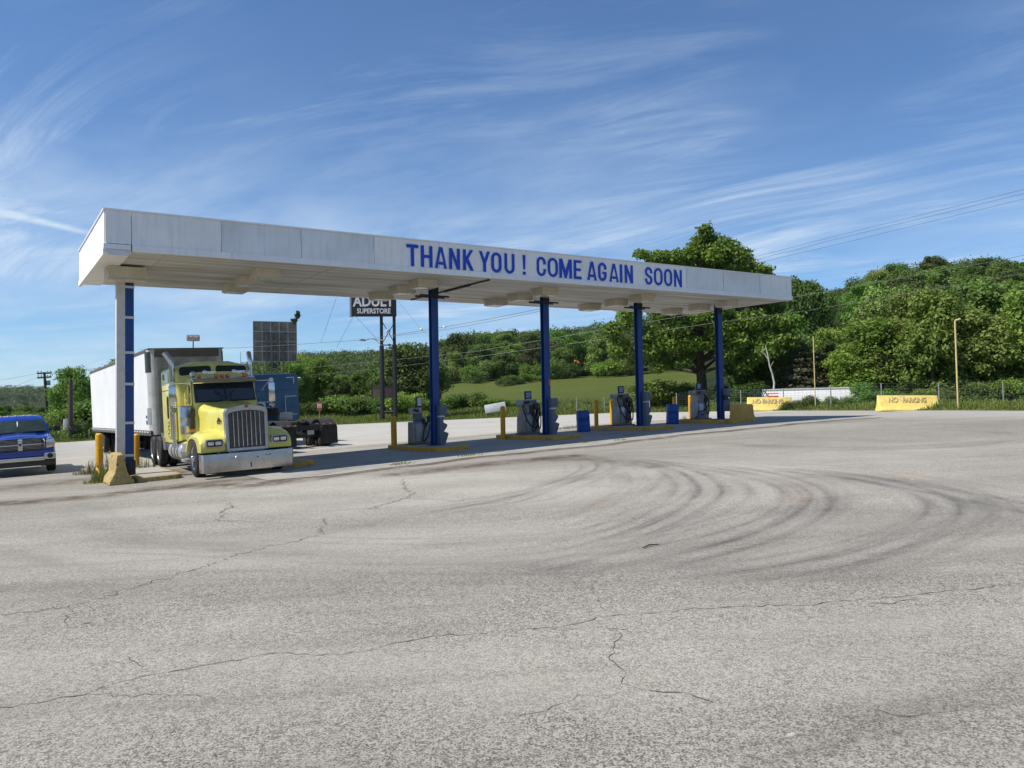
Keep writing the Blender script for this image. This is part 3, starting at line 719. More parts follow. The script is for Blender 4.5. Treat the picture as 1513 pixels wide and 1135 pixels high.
def leaf_cloud(lumps, n, size, rg, flat=.3, shell=.45, hang=0.0):
    """leaf quads scattered through the given lumps: (cx,cy,cz,r,squash)"""
    L = np.array(lumps, float); wgt = L[:, 3] ** 2; k = rg.choice(len(L), n, p=wgt / wgt.sum())
    d = rg.normal(size=(n, 3)); d /= np.linalg.norm(d, axis=1)[:, None]
    u = rg.random(n)
    r = L[k, 3] * (1 - shell * u ** 1.3) * (1 + .16 * rg.normal(size=n) * (u < .5))
    P = L[k, :3] + d * r[:, None] * np.stack([np.ones(n), np.ones(n), L[k, 4]], 1)
    nv = d * .55 + rg.normal(size=(n, 3)) * .55 + np.array([0, 0, flat]); nv /= np.linalg.norm(nv, axis=1)[:, None]
    a = rg.normal(size=(n, 3)); t = a - nv * (a * nv).sum(1)[:, None]; t /= np.linalg.norm(t, axis=1)[:, None]; b = np.cross(nv, t)
    s = size * rg.uniform(.6, 1.35, n)[:, None]
    V = np.stack([P - t * s, P + b * s * .55 - nv * s * .12, P + t * s, P - b * s * .55 - nv * s * .12], 1)
    lv = rg.random(len(L))
    var = np.clip(.55 * lv[k] + .45 * rg.random(n), 0, 1)
    F = np.arange(n * 4).reshape(n, 4)
    return V.reshape(-1, 3), F, np.repeat(var, 4)

def lumps_round(rg, H, Wd, z0, nl, rl, top=1.0):
    """lumps filling an egg-shaped crown from z0 to H of half width Wd"""
    o = []
    for i in range(nl):
        f = (i + .5) / nl; z = z0 + (H - z0) * (f ** .9)
        rel = (z - z0) / (H - z0); wr = Wd * math.sqrt(max(.04, 1 - ((rel - .38) / .66) ** 2))
        a = i * 2.4 + rg.uniform(-.5, .5); rad = wr * rg.uniform(.35, .82)
        r = rl * rg.uniform(.7, 1.25) * (1.0 if rel < .75 else .8)
        o.append((rad * math.cos(a), rad * math.sin(a), min(z, H - r * .7), r, rg.uniform(.65, .9)))
    o.append((0, 0, H - rl * .8, rl * .8, .9)); return o

def trunk_mesh(lumps, H, r0, rg, zs=.35, nb=8):
    mb = MB(); pts = []
    for i in range(6):
        f = i / 5; pts.append((rg.normal() * .012 * H * f, rg.normal() * .012 * H * f, H * .82 * f))
    mb.tube(pts, [r0 * (1.25 - f) + .02 for f in (0.0, .22, .42, .62, .85, 1.1)], 9)
    idx = sorted(range(len(lumps)), key=lambda i: -lumps[i][3])[:nb]
    for i in idx:
        c = lumps[i]; zb = max(H * .12, min(c[2] * zs + H * .12, H * .6)); f = zb / (H * .82)
        j = min(4, int(f * 5)); p0 = Vector(pts[j]).lerp(Vector(pts[j + 1]), f * 5 - j)
        p1 = Vector((c[0], c[1], c[2])); mid = p0.lerp(p1, .5) + Vector((0, 0, -.05 * H))
        mb.tube([p0, mid, p1], [r0 * .42, r0 * .28, r0 * .1], 6)
    return mb

def make_kind(name, H, Wd, z0, nl, rl, nleaf, size, mat, seed, r0=.2, lumps=None, hid=True, flat=.3, shell=.45):
    rg = np.random.default_rng(seed)
    lp = lumps or lumps_round(rg, H, Wd, z0, nl, rl)
    V, F, var = leaf_cloud(lp, nleaf, size, rg, flat=flat, shell=shell)
    crown = np_mesh(name + '_crown', V, F, mat, {'var': var})
    tb = trunk_mesh(lp, H, r0, rg).build('trunk', M['bark']); tm = tb.data; bpy.data.objects.remove(tb)
    return dict(crown=crown, trunk=tm, H=H)

def conifer_lumps(rg, H, Wd):
    o = []
    for i in range(26):
        f = i / 25; z = .6 + (H - 1.0) * f; w_ = Wd * (1 - f) ** .8 + .15; a = i * 2.4
        o.append((w_ * .5 * math.cos(a), w_ * .5 * math.sin(a), z, w_ * .55 + .18, .45))
    return o

KINDS = {}
rk = np.random.default_rng(3)
KINDS['mid_a'] = make_kind('mid_a', 10, 3.6, 2.0, 20, 1.55, 10000, .20, M['leaf_mid'], 11)
KINDS['mid_b'] = make_kind('mid_b', 10, 4.2, 1.2, 24, 1.6, 11000, .20, M['leaf_mid'], 12)
KINDS['mid_c'] = make_kind('mid_c', 10, 3.2, 1.6, 18, 1.4, 9000, .19, M['leaf_mid'], 15)
KINDS['yel_a'] = make_kind('yel_a', 10, 3.7, .8, 24, 1.45, 10500, .19, M['leaf_yellow'], 21)
KINDS['yel_b'] = make_kind('yel_b', 10, 3.3, 1.0, 20, 1.35, 9500, .19, M['leaf_yellow'], 22)
KINDS['dark_a'] = make_kind('dark_a', 10, 3.8, 1.0, 22, 1.6, 10000, .21, M['leaf_dark'], 31)
KINDS['dark_b'] = make_kind('dark_b', 10, 3.2, 1.4, 18, 1.45, 9000, .20, M['leaf_dark'], 32)
KINDS['olive'] = make_kind('olive', 10, 3.6, 1.0, 20, 1.45, 8000, .19, M['leaf_olive'], 33, shell=.6)
KINDS['conifer'] = make_kind('conifer', 10, 2.9, .4, 20, 1, 9000, .17, M['leaf_conifer'], 41, lumps=conifer_lumps(np.random.default_rng(5), 10, 3.0), flat=-.1, shell=.8)
def bush_lumps(rg, Wd, H, n):
    return [(Wd * rg.uniform(-.8, .8), Wd * rg.uniform(-.5, .5), H * rg.uniform(.2, .72), H * rg.uniform(.22, .36), .85) for _ in range(n)]
for i, (mt, sd) in enumerate((('leaf_mid', 51), ('leaf_yellow', 52), ('leaf_dark', 53), ('leaf_mid', 54))):
    rg = np.random.default_rng(sd)
    KINDS['bush_%d' % i] = make_kind('bush_%d' % i, 3, 2, .2, 10, .9, 4200, .105, M[mt], sd, r0=.05, lumps=bush_lumps(rg, 2.0, 3.0, 13))

LAB = {'mid': 'mid green leafy tree', 'yel': 'yellowish green leafy tree', 'dark': 'dark green dense tree', 'olive': 'thin olive brown tree', 'conifer': 'brownish dark green conifer', 'bush': 'leafy green shrub'}
NAME = {'mid': 'broadleaf_tree', 'yel': 'broadleaf_tree', 'dark': 'broadleaf_tree', 'olive': 'broadleaf_tree', 'conifer': 'conifer_tree', 'bush': 'shrub'}
def tree(kind, P, H, wid=1.0, rot=None, label='', group=None, whole=False):
    """a standing tree: root > trunk, crown"""
    k = KINDS[kind]; s = H / k['H']; b = kind.split('_')[0]
    r = empty(NAME[b], label, 'shrub' if b == 'bush' else 'tree', (P.x, P.y, P.z - .1), (0, 0, random.uniform(0, 6.28) if rot is None else rot), group)
    r.scale = (s * wid, s * wid, s)
    for nm, me in (('trunk' if b != 'bush' else 'stem', k['trunk']), ('crown' if b != 'bush' else 'foliage', k['crown'])):
        o = bpy.data.objects.new(nm, me); COL.objects.link(o); o.parent = r
    return r
def plant(kind, px, d, top, wid=1.0, label='', group=None):
    P = plantpos(px, d); bx, by, z = py_of(P); H = max(.6, (by - top) * z / FPX)
    return tree(kind, P, H, wid, label=label, group=group)

# --- the big tree beside the right end of the canopy
rg = np.random.default_rng(77)
P = plantpos(1037, 70); HB = 14.6
def px2l(px, py):  # crown point seen in the photograph -> local offset across the line of sight
    zc = py_of(P)[2]; W = at(px, py, zc) - P; return W
hl = []
for px_, py_, r in [(1042, 350, .9), (1034, 362, 1.0), (1052, 360, 1.0), (1043, 372, 1.3), (1000, 386, 1.0), (1075, 366, 1.0), (1095, 380, 1.1), (1112, 396, 1.1), (1130, 408, 1.0), (1150, 428, 1.0), (965, 380, .8), (982, 384, .9), (944, 382, .7), (1015, 385, 1.1), (1060, 385, 1.4), (1085, 400, 1.3), (1030, 375, 1.35), (1062, 372, 1.3), (1085, 385, 1.3), (1010, 398, 1.3), (1048, 402, 1.6), (1100, 402, 1.3), (970, 388, 1.1), (950, 385, .8), (988, 392, 1.1), (1125, 410, 1.1), (1075, 420, 1.6), (1020, 430, 1.6), (960, 430, 1.4), (925, 440, 1.1),
                   (1115, 440, 1.5), (1145, 452, 1.3), (985, 460, 1.7), (930, 470, 1.5), (905, 490, 1.2), (1060, 465, 1.6), (1110, 480, 1.7), (1155, 480, 1.3), (960, 500, 1.5), (915, 515, 1.2), (1000, 505, 1.3), (1090, 510, 1.5), (1135, 512, 1.4), (985, 532, 1.0), (940, 535, .9), (1015, 528, .9), (1165, 505, 1.1), (1110, 535, 1.0), (905, 540, .8), (1145, 535, .8)]:
    W = px2l(px_, py_)
    for s in (-1, 1) if r >= .9 else (rg.choice([-1, 1]),):
        dpt = s * rg.uniform(.6, 3.4)
        v = ray(px_, py_); v = Vector((v.x, v.y, 0)).normalized()
        hl.append((W.x + v.x * dpt, W.y + v.y * dpt, W.z, r * rg.uniform(.72, .92), .72))
for i in range(12): hl.append((rg.uniform(-2.5, 2.5), rg.uniform(-2.5, 2.5), rg.uniform(6, 12), 1.2, .8))
for px_, py_, r in [(1000, 492, 1.3), (1030, 478, 1.3), (1062, 492, 1.3), (1022, 512, 1.1), (1075, 528, 1.1), (1052, 512, 1.0), (985, 512, 1.2), (960, 522, 1.1), (1095, 545, .9), (1125, 525, 1.2), (972, 545, .8), (1008, 540, .8)]:
    W = px2l(px_, py_); v = ray(px_, py_); v = Vector((v.x, v.y, 0)).normalized(); hl.append((W.x - v.x * 3.2, W.y - v.y * 3.2, W.z, r, .6))
V, F, var = leaf_cloud(hl, 70000, .17, rg, flat=.35, shell=.55)
root = empty('broadleaf_tree', 'tall broad green shade tree rising behind right end of canopy', 'tree', P)
cr = link(bpy.data.objects.new('crown', np_mesh('hero_crown', V, F, M['leaf_hero'], {'var': var}))); cr.parent = root
mb = MB(); tw = ray(1037, 590); 
pts = [(0, 0, -.3), (.05, 0, 2), (-.05, .1, 4.5), (.1, 0, 7.5), (.2, .1, 10), (.1, 0, 12.4)]
mb.tube(pts, [.55, .42, .36, .26, .15, .06], 12)
for i, c in enumerate(sorted(hl, key=lambda c: c[2])[::3]):
    zb = min(max(2.6, c[2] * .55), 9); p0 = Vector((0, 0, zb)); p1 = Vector(c[:3])
    mb.tube([p0, p0.lerp(p1, .4) + Vector((0, 0, .25)), p1], [.17, .11, .035], 6)
mb.build('trunk', M['bark'], root)

# --- wooded hillside on the right
def scatter_rows(rows, pxa, pxb, kinds, topf, lab, grp, jit=.25, skip=None, seed=1):
    rn = random.Random(seed); n = 0
    for d, sp in rows:
        px = pxa + rn.uniform(0, sp * FPX / d)
        while px < pxb:
            dd = d * rn.uniform(.97, 1.03); top = topf(px, d)
            if not (skip and skip(px, d)):
                k = rn.choice(kinds(px, d)); P = plantpos(px, dd); bx, by, z = py_of(P)
                H = top * rn.uniform(.82, 1.18) if top < 100 else max(1.5, (by - top - rn.uniform(-7, 7)) * z / FPX)
                b = k.split('_')[0]
                tree(k, P, H, rn.uniform(.9, 1.25), rn.uniform(0, 6.28), LAB[b] + ' ' + lab, grp + (' ' + {'mid': 'mid green', 'yel': 'yellow green', 'dark': 'dark', 'olive': 'olive', 'conifer': 'conifers', 'bush': 'shrubs'}[b])); n += 1
            px += sp * FPX / d * rn.uniform(1 - jit, 1 + jit)
    return n
def kr(px, d):
    if d < 72: return ['yel_a', 'yel_b', 'mid_c', 'mid_a'] if px > 1240 else ['mid_a', 'dark_b', 'olive']
    return ['mid_a', 'mid_b', 'mid_c', 'dark_a', 'dark_b', 'yel_a', 'yel_b', 'olive', 'mid_b']
NR = scatter_rows([(66, 4.2), (74, 4.6), (83, 5.0), (94, 5.2), (107, 5.8), (122, 6.2), (140, 6.6), (160, 7.4), (184, 8.2), (212, 8.5), (238, 8.5)], 1088, 1600, kr,
                  lambda px, d: (7.2 if d < 70 else 8.6 if d < 90 else 9.0) * (1.0 if px > 1290 else .62), 'on the wooded hill right of the canopy', 'trees on the right hillside,', seed=4,
                  skip=lambda px, d: (px < 1180 and d < 72) or (d < 70 and px < 1300 and px > 1190))
plant('conifer', 1188, 70, 500, 1.5, 'dull brownish conifer standing behind the thin yellow post')
plant('conifer', 1212, 73, 512, 1.5, 'smaller dull conifer just right of the thin yellow post')
plant('yel_a', 1290, 67, 470, 1.35, 'bright yellow green tree between the two yellow posts')
plant('yel_b', 1262, 70, 505, 1.3, 'low bright green tree behind the white trailer end')
plant('mid_b', 1380, 70, 478, 1.25, 'full mid green tree left of the bent yellow post')
plant('mid_a', 1450, 69, 500, 1.3, 'mid green tree right of the bent yellow post')
plant('mid_c', 1180, 95, 408, .62, 'thin open tree poking above the right canopy corner')
plant('mid_c', 1204, 100, 414, .6, 'second thin open tree just right of the canopy corner')
# a dead white trunk under the big tree
P = plantpos(1142, 66); Wt = at(1130, 513, py_of(P)[2])
db = MB(); zc = py_of(P)[2]
pp = [at(*a_, zc) for a_ in ((1144, 566), (1141, 552), (1137, 540), (1134, 522), (1131, 511))]
db.tube([p - P for p in [P] + pp], [.09, .08, .07, .06, .05, .02], 8)
db.tube([p - P for p in (at(1135, 531, zc), at(1130, 524, zc), at(1125, 519, zc))], [.05, .035, .015], 6)
db.tube([p - P for p in (at(1138, 543, zc), at(1143, 534, zc))], [.035, .015], 6)
root = empty('bare_tree', 'bare white dead tree trunk leaning beneath the big shade tree', 'tree', P); db.build('trunk', M['pale_bark'], root)

# --- woods left of the first pumps and under the canopy
def kw(px, d): return ['mid_a', 'mid_b', 'dark_a', 'dark_b', 'mid_c', 'yel_b', 'dark_a']
scatter_rows([(86, 4.6), (98, 5), (112, 5.5), (130, 6)], 418, 640, kw, lambda px, d: (534 if px < 480 else 550 if px < 565 else 528) + (6 if d < 90 else 0), 'in the woods behind the sign poles', 'trees in the middle woods,', seed=8)
plant('dark_a', 604, 88, 506, 1.2, 'darkest round tree behind the tall sign, left of the first pump column')
plant('dark_b', 622, 95, 520, 1.2, 'dark tree directly behind the first blue pump column')
plant('yel_b', 466, 92, 527, 1.0, 'taller yellow green tree right of the blue sleeper cab')
plant('yel_a', 440, 95, 524, 1.1, 'bright leafy tree behind the top of the blue sleeper cab')
for i, (px_, d, top, k) in enumerate([(455, 76, 592, 0), (478, 77, 590, 1), (500, 76, 580, 0), (520, 77, 588, 3), (545, 77, 578, 2), (565, 76, 584, 0), (590, 75, 575, 1), (608, 74, 580, 3), (628, 72, 588, 1), (650, 70, 584, 1), (672, 69, 578, 0), (690, 70, 571, 2), (706, 69, 579, 1), (722, 69, 582, 1), (741, 69, 584, 0), (760, 69, 590, 3), (776, 70, 592, 2), (790, 69, 586, 1), (822, 70, 592, 2), (846, 71, 590, 3), (872, 70, 588, 2), (893, 69, 592, 3),
                                     (962, 62, 562, 1), (978, 61, 556, 1), (993, 62, 568, 3), (1008, 61, 575, 1), (1022, 62, 570, 2), (1056, 61, 572, 1), (1078, 60, 560, 2), (1098, 61, 558, 2), (1116, 62, 570, 2), (1020, 66, 560, 2)]):
    plant('bush_%d' % k, px_, d + (7 if px_ > 600 else 2), top + (3 if 640 < px_ < 800 else 0), 1.5, 'rounded roadside shrub on the grass edge behind the pumps', 'shrubs behind the pumps')
for px_, d, top, k in [(1300, 60.5, 572, 1), (1330, 60, 576, 0), (1362, 60.5, 570, 1), (1392, 60, 572, 3), (1422, 61, 574, 1), (1450, 60, 560, 3), (1478, 60, 556, 1), (1505, 60.5, 552, 1), (1535, 60, 560, 0), (1272, 57, 574, 3), (1250, 57, 582, 2), (1224, 56.5, 580, 2), (1192, 56, 578, 2), (1168, 56, 586, 2), (1290, 58, 560, 3)]:
    plant('bush_%d' % k, px_, d, top, 1.2, 'green shrub growing through the wire fence on the right', 'shrubs along the right fence')
# hedge line and trees round the meadow
for px_, d, top, k in [(748, 146, 556, 2), (757, 149, 553, 0), (766, 151, 554, 2), (776, 154, 550, 0), (787, 158, 551, 1), (798, 162, 552, 2)]:
    plant('bush_%d' % k, px_, d, top, 1.3, 'shrub in the hedge line that divides the sloping meadow', 'hedge shrubs in the meadow')
scatter_rows([(171, 4.0), (186, 5)], 660, 930, lambda px, d: ['bush_0', 'bush_1', 'bush_2', 'bush_3'], lambda px, d: 4.2, 'at the top edge of the meadow', 'bushes at the meadow top,', seed=13, skip=lambda px, d: px > 838 and px < 868)
def km(px, d): return ['mid_a', 'mid_b', 'mid_c', 'dark_a', 'dark_b', 'yel_a', 'olive', 'mid_b']
scatter_rows([(178, 6.0), (196, 7), (218, 7.5), (242, 8)], 655, 935, km, lambda px, d: 8.0 if d < 190 else 9.5, 'on the slope above the meadow', 'trees above the meadow,', seed=12, skip=lambda px, d: px > 838 and px < 868 and d < 190)
for px_, top in ((846, 543), (853, 541), (861, 543)): plant('bush_2', px_, 184, top, 1.4, 'dark shrub hiding the walls of the orange roofed house', 'shrubs by the orange roofed house')
plant('olive', 820, 186, 502, 1.15, 'pale rounded tree just right of the second blue pump column')
plant('dark_a', 750, 260, 489, 1.1, 'dark round treetop standing on the ridge left of the second pump column')
plant('dark_b', 776, 262, 490, 1.1, 'second dark treetop on the ridge left of the second pump column')
plant('dark_a', 838, 255, 487, 1.1, 'dark round treetop on the ridge right of the second pump column')
for px_, d, top, k in [(905, 190, 492, 'mid_b'), (888, 200, 494, 'dark_a'), (925, 186, 500, 'dark_b'), (1092, 90, 500, 'dark_a'), (1120, 84, 480, 'mid_a'), (1150, 88, 462, 'mid_b'), (1165, 80, 490, 'dark_b'), (958, 190, 490, 'mid_a'), (1000, 195, 480, 'dark_a'), (980, 185, 500, 'dark_b'), (1030, 180, 490, 'mid_b')]:
    plant(k, px_, d, top, 1.2, 'leafy tree in the thicket around the big shade tree', 'thicket around the big tree')
# --- left side
plant('mid_b', 107, 88, 541, .78, 'tall irregular tree behind the dark utility pole at left')
plant('mid_a', 122, 84, 560, .8, 'shorter bushy tree between the dark utility pole and the white trailer')
plant('dark_a', 96, 92, 572, .9, 'low dark tree left of the tall irregular tree')
for i, (px_, d, top, k) in enumerate([(-30, 80, 608, 0), (0, 82, 609, 2), (22, 88, 610, 3), (45, 80, 612, 0), (70, 76, 616, 3), (92, 80, 610, 2), (112, 84, 600, 1), (130, 82, 594, 1), (138, 84, 585, 3), (60, 110, 608, 0), (18, 120, 606, 3), (105, 74, 626, 0), (128, 72, 618, 3), (-60, 78, 600, 2)]):
    plant('bush_%d' % k, px_, d, top, 1.5, 'overgrown shrub on the bank behind the blue pickup', 'shrubs behind the pickup')
for px_, d, top, k in [(5, 150, 598, 'dark_a'), (32, 165, 602, 'mid_b'), (-25, 150, 600, 'mid_a'), (75, 170, 598, 'mid_b'), (150, 120, 560, 'mid_a'), (170, 110, 545, 'mid_b'), (183, 130, 530, 'mid_a')]:
    plant(k, px_, d, top, 1.2, 'distant roadside tree at the far left', 'distant trees at the far left')

scatter_rows([(112, 6), (135, 7), (165, 8), (200, 9)], -220, 118, lambda px, d: ['bush_0', 'bush_2', 'bush_3', 'dark_a'] if d < 130 else ['mid_a', 'dark_a', 'mid_b'], lambda px, d: 610 if d < 120 else 603, 'on the low ground behind the blue pickup', 'low growth at far left,', seed=31)
# --- far woods as one mass
def far_woods():
    rg = np.random.default_rng(99); VV = []; FF = []; AA = []; n = 0
    pts = []
    for (pa, pb, da, db, num, hh) in [(-200, 330, 1150, 1720, 1000, 15), (300, 660, 220, 820, 720, 10), (640, 900, 255, 620, 480, 10), (880, 1120, 180, 420, 260, 10), (1270, 1600, 245, 330, 170, 9), (1080, 1270, 245, 330, 60, 7), (-250, 330, 190, 700, 700, 5)]:
        for _ in range(num):
            px = rg.uniform(pa, pb); d = da + (db - da) * rg.random() ** .8; pts.append((px, d, hh * rg.uniform(.7, 1.2)))
    for px, d, H in pts:
        P = plantpos(px, d); nl = 260 if d < 500 else 120; sz = .36 if d < 350 else .55 if d < 900 else 1.0
        wv = H * .42
        lp = [(P.x + wv * rg.uniform(-.6, .6), P.y + wv * rg.uniform(-.6, .6), P.z + H * rg.uniform(.3, .8), H * rg.uniform(.2, .3), .9) for _ in range(6)]
        V, F, var = leaf_cloud(lp, nl, sz, rg, shell=.5)
        VV.append(V); FF.append(F + n); AA.append(np.clip(var * .6 + .4 * rg.random(), 0, 1)); n += len(V)
    me = np_mesh('far_woods', np.concatenate(VV), np.concatenate(FF), M['leaf_far'], {'var': np.concatenate(AA)})
    tag(link(bpy.data.objects.new('far_woods', me)), 'dense far woods covering the ridges behind the meadow', 'woods', kind='stuff')
far_woods()

# --- rough grass on the verge
def verge():
    rg = np.random.default_rng(5); n = 90000
    ph = AZ + np.radians(rg.uniform(-40, 40, n)); re_ = redge(ph); d = re_ + rg.random(n) ** 1.6 * 15 + .05 * rg.normal(size=n)
    x = CX + d * np.sin(ph); y = CY + d * np.cos(ph); z = terr(x, y)
    clump = .5 + .5 * np.sin(x * .7 + np.sin(y * .5) * 2) * np.sin(y * .8 + 1)
    h = rg.uniform(.12, .34, n) * (.55 + .9 * clump) * np.clip((d - re_) / 1.2, .3, 1.25)
    a = rg.uniform(0, 6.28, n); wd = rg.uniform(.02, .045, n); lx, ly = rg.normal(size=n) * .35 * h, rg.normal(size=n) * .35 * h
    B = np.stack([x, y, z - .03], 1); t = np.stack([np.cos(a) * wd, np.sin(a) * wd, 0 * a], 1); tip = np.stack([lx, ly, h], 1)
    V = np.stack([B - t, B + t, B + tip + t * .3, B + tip - t * .3], 1).reshape(-1, 3)
    var = np.repeat(np.clip(.5 * clump + .5 * rg.random(n), 0, 1), 4)
    me = np_mesh('verge_grass', V, np.arange(n * 4).reshape(n, 4), M['grass_blade'], {'var': var})
    tag(link(bpy.data.objects.new('verge_grass', me)), 'long rough grass along the far edge of the lot', 'grass', kind='stuff')
verge()
def tuft(x, y, r, n, h, label, seed, dry=False, name='weed_tuft', cat='weeds', group=None):
    rg = np.random.default_rng(seed)
    a = rg.uniform(0, 6.28, n); rad = r * np.sqrt(rg.random(n)); bx, by = rad * np.cos(a), rad * np.sin(a)
    hh = h * rg.uniform(.4, 1.1, n) * (1 - .4 * rad / r); la = rg.uniform(0, 6.28, n); ln = rg.uniform(.05, .5, n) * hh; wd = rg.uniform(.004, .011, n) * (1.0 if h < .5 else 1.2)
    B = np.stack([bx, by, 0 * bx], 1); t = np.stack([np.cos(la + 1.57) * wd, np.sin(la + 1.57) * wd, 0 * a], 1)
    L = np.stack([np.cos(la) * ln, np.sin(la) * ln, 0 * a], 1); up_ = np.stack([0 * a, 0 * a, hh], 1)
    m_ = B + L * .35 + up_ * .6; tp = B + L + up_
    V = np.stack([B - t, B + t, m_ + t * .7, m_ - t * .7, tp + t * .15, tp - t * .15], 1).reshape(-1, 3)
    k = np.arange(n)[:, None] * 6
    F = np.concatenate([k + [0, 1, 2, 3], k + [3, 2, 4, 5]]).reshape(-1, 4)
    me = np_mesh(name, V, F, M['dry_weed'] if dry else M['grass_blade'], {'var': np.repeat(rg.random(n), 6)})
    o = link(bpy.data.objects.new(name, me)); o.location = (x, y, gf(x, y))
    return tag(o, label, cat, group)
# ------------------------------------------------------------------ canopy
CLX, CWY, CFH = 27.58, 6.353, 1.024
def K(x, y, z): return (x, y, z + CL + KA * x + KB * y)
COLX = [.78, 10.68, 15.59, 20.55, 25.6]; COLY = 2.56
canopy = empty('fuel_canopy', 'long flat white fuel canopy reading THANK YOU ! COME AGAIN SOON', 'canopy', (15.59, COLY, gf(15.59, COLY)))
def cpart(mb, name, mat, **kw): return mb.fn(K).build(name, mat, canopy, world=True, **kw)
seams = [0, .6, 2.81, 5.02, 7.28, 9.53, 11.89, 14.2, 16.4, 18.6, 20.8, 23.02, 25.38, CLX]
rp = random.Random(3)
for i, (a, b) in enumerate(zip(seams[:-1], seams[1:])):
    lettered = 4 <= i <= 9
    t0, t1 = rp.uniform(-.012, .012), rp.uniform(-.012, .012); n = 8; mb = MB()
    # gently dented sheet: a grid with thickness
    rows = []
    for j in range(5):
        z = .165 + (CFH - .165 - .02) * j / 4
        row = []
        for k in range(n + 1):
            x = a + .008 + (b - a - .016) * k / n
            dent = (.022 if not lettered else .006) * math.sin(3 * k / n * PI + i) * math.sin(j / 4 * PI) + rp.uniform(-.003, .003)
            row.append((x, -.012 + t0 * (1 - j / 4) + t1 * j / 4 + dent, z))
        rows.append(row)
    base = len(mb.v)
    for yy in (0, .03):
        for row in rows:
            for p in row: mb.v.append((p[0], p[1] + yy if yy == 0 else .045, p[2]))
    N1 = n + 1; off = 5 * N1
    for j in range(4):
        for k in range(n):
            c = j * N1 + k; mb.f.append((c, c + 1, c + N1 + 1, c + N1)); mb.m.append(0)
            mb.f.append((off + c, off + c + N1, off + c + N1 + 1, off + c + 1)); mb.m.append(0)
    rim = [k for k in range(N1)] + [j * N1 + n for j in range(1, 5)] + [4 * N1 + k for k in range(n - 1, -1, -1)] + [j * N1 for j in range(3, 0, -1)]
    for p, r_ in zip(rim, rim[1:] + rim[:1]): mb.f.append((p, off + p, off + r_, r_)); mb.m.append(0)
    cpart(mb, 'fascia_panel', M['white_fascia'] if lettered else M['dull_fascia' if i in (2, 3, 10, 11) else 'grey_fascia'], smooth=50)
for i in range(3):
    a, b = .06 + (CWY - .1) * i / 3, .06 + (CWY - .1) * (i + 1) / 3 - .012
    cpart(MB().box(-.012 + rp.uniform(-.004, .004), .03, a, b, .06, CFH - .02), 'fascia_panel', M['white_fascia'])
    cpart(MB().box(CLX - .03, CLX + .012, a, b, .165, CFH - .02), 'fascia_panel', M['grey_fascia'])
for a, b in zip(seams[1:-1:2], seams[3::2]):
    cpart(MB().box(a, b - .01, CWY - .04, CWY + .012, .165, CFH - .02), 'fascia_panel', M['grey_fascia'])
# bottom trim pieces
for a, b, m in ((.62, 3.08, 'grey_fascia'), (3.09, 8.85, 'trim'), (8.86, 11.5, 'grey_fascia'), (11.51, 17.4, 'trim'), (17.41, CLX + .03, 'trim')):
    cpart(MB().box(a, b, -.032, .06, -.004, .163), 'trim_strip', M[m])
cpart(MB().box(-.034, .59, -.030, .06, .02, .150), 'trim_strip', M['grey_fascia'])
cpart(MB().box(-.036, .05, .07, CWY, -.115, .052), 'trim_strip', M['white_fascia'])
cpart(MB().box(.06, CLX + .03, CWY - .05, CWY + .034, -.004, .163), 'trim_strip', M['trim'])
cpart(MB().box(CLX - .05, CLX + .034, .07, CWY - .06, -.004, .163), 'trim_strip', M['trim'])
cpart(MB().box(-.045, CLX + .04, -.05, .10, CFH - .018, CFH + .022).box(-.045, .10, .105, CWY + .04, CFH - .018, CFH + .022).box(CLX - .1, CLX + .04, .105, CWY + .04, CFH - .018, CFH + .022), 'roof_edge_flashing', M['trim'])
cpart(MB().box(.11, CLX - .11, .11, CWY - .05, CFH - .12, CFH - .06), 'roof_deck', M['grey_fascia'])
# ribbed soffit: long boards with a groove between
mb = MB(); nrib = 32; y0, y1 = .065, CWY - .055; prof = []
for i in range(nrib):
    a = y0 + (y1 - y0) * i / nrib; wv = (y1 - y0) / nrib
    prof += [(a, .034), (a + wv * .12, .034), (a + wv * .17, .012), (a + wv * .95, .012)]
prof.append((y1, .034))
prof += [(y1, .07), (y0, .07)]
mb.prism(prof, 'x', .62, CLX - .06)
cpart(mb, 'soffit', M['soffit'], smooth=0)
cpart(MB().box(.055, .60, .07, CWY - .06, -.05, .06), 'soffit_border', M['white_fascia'])
cpart(MB().box(.03, .55, -.02, .035, -.115, .012), 'corner_patch', M['paper'])
# steel stub boxes over the columns
cpart(MB().box(.32, 1.28, 2.1, 2.95, -.40, -.06).box(.28, 1.32, 2.06, 2.99, -.46, -.41), 'column_cap', M['box'])
# conduit along the soffit
cpart(MB().tube([(11.62, .3, -.02), (11.62, CWY - .2, -.02)], .028, 8), 'conduit', M['black'])
cpart(MB().tube([(11.62, 1.6, -.03), (11.62, 3.4, -.03)], .045, 8), 'conduit_sleeve', M['black'])
for x in (1.45, 6.1):
    cpart(MB().box(x, x + .02, .08, CWY - .07, .0, .03), 'soffit_joint', M['box'])

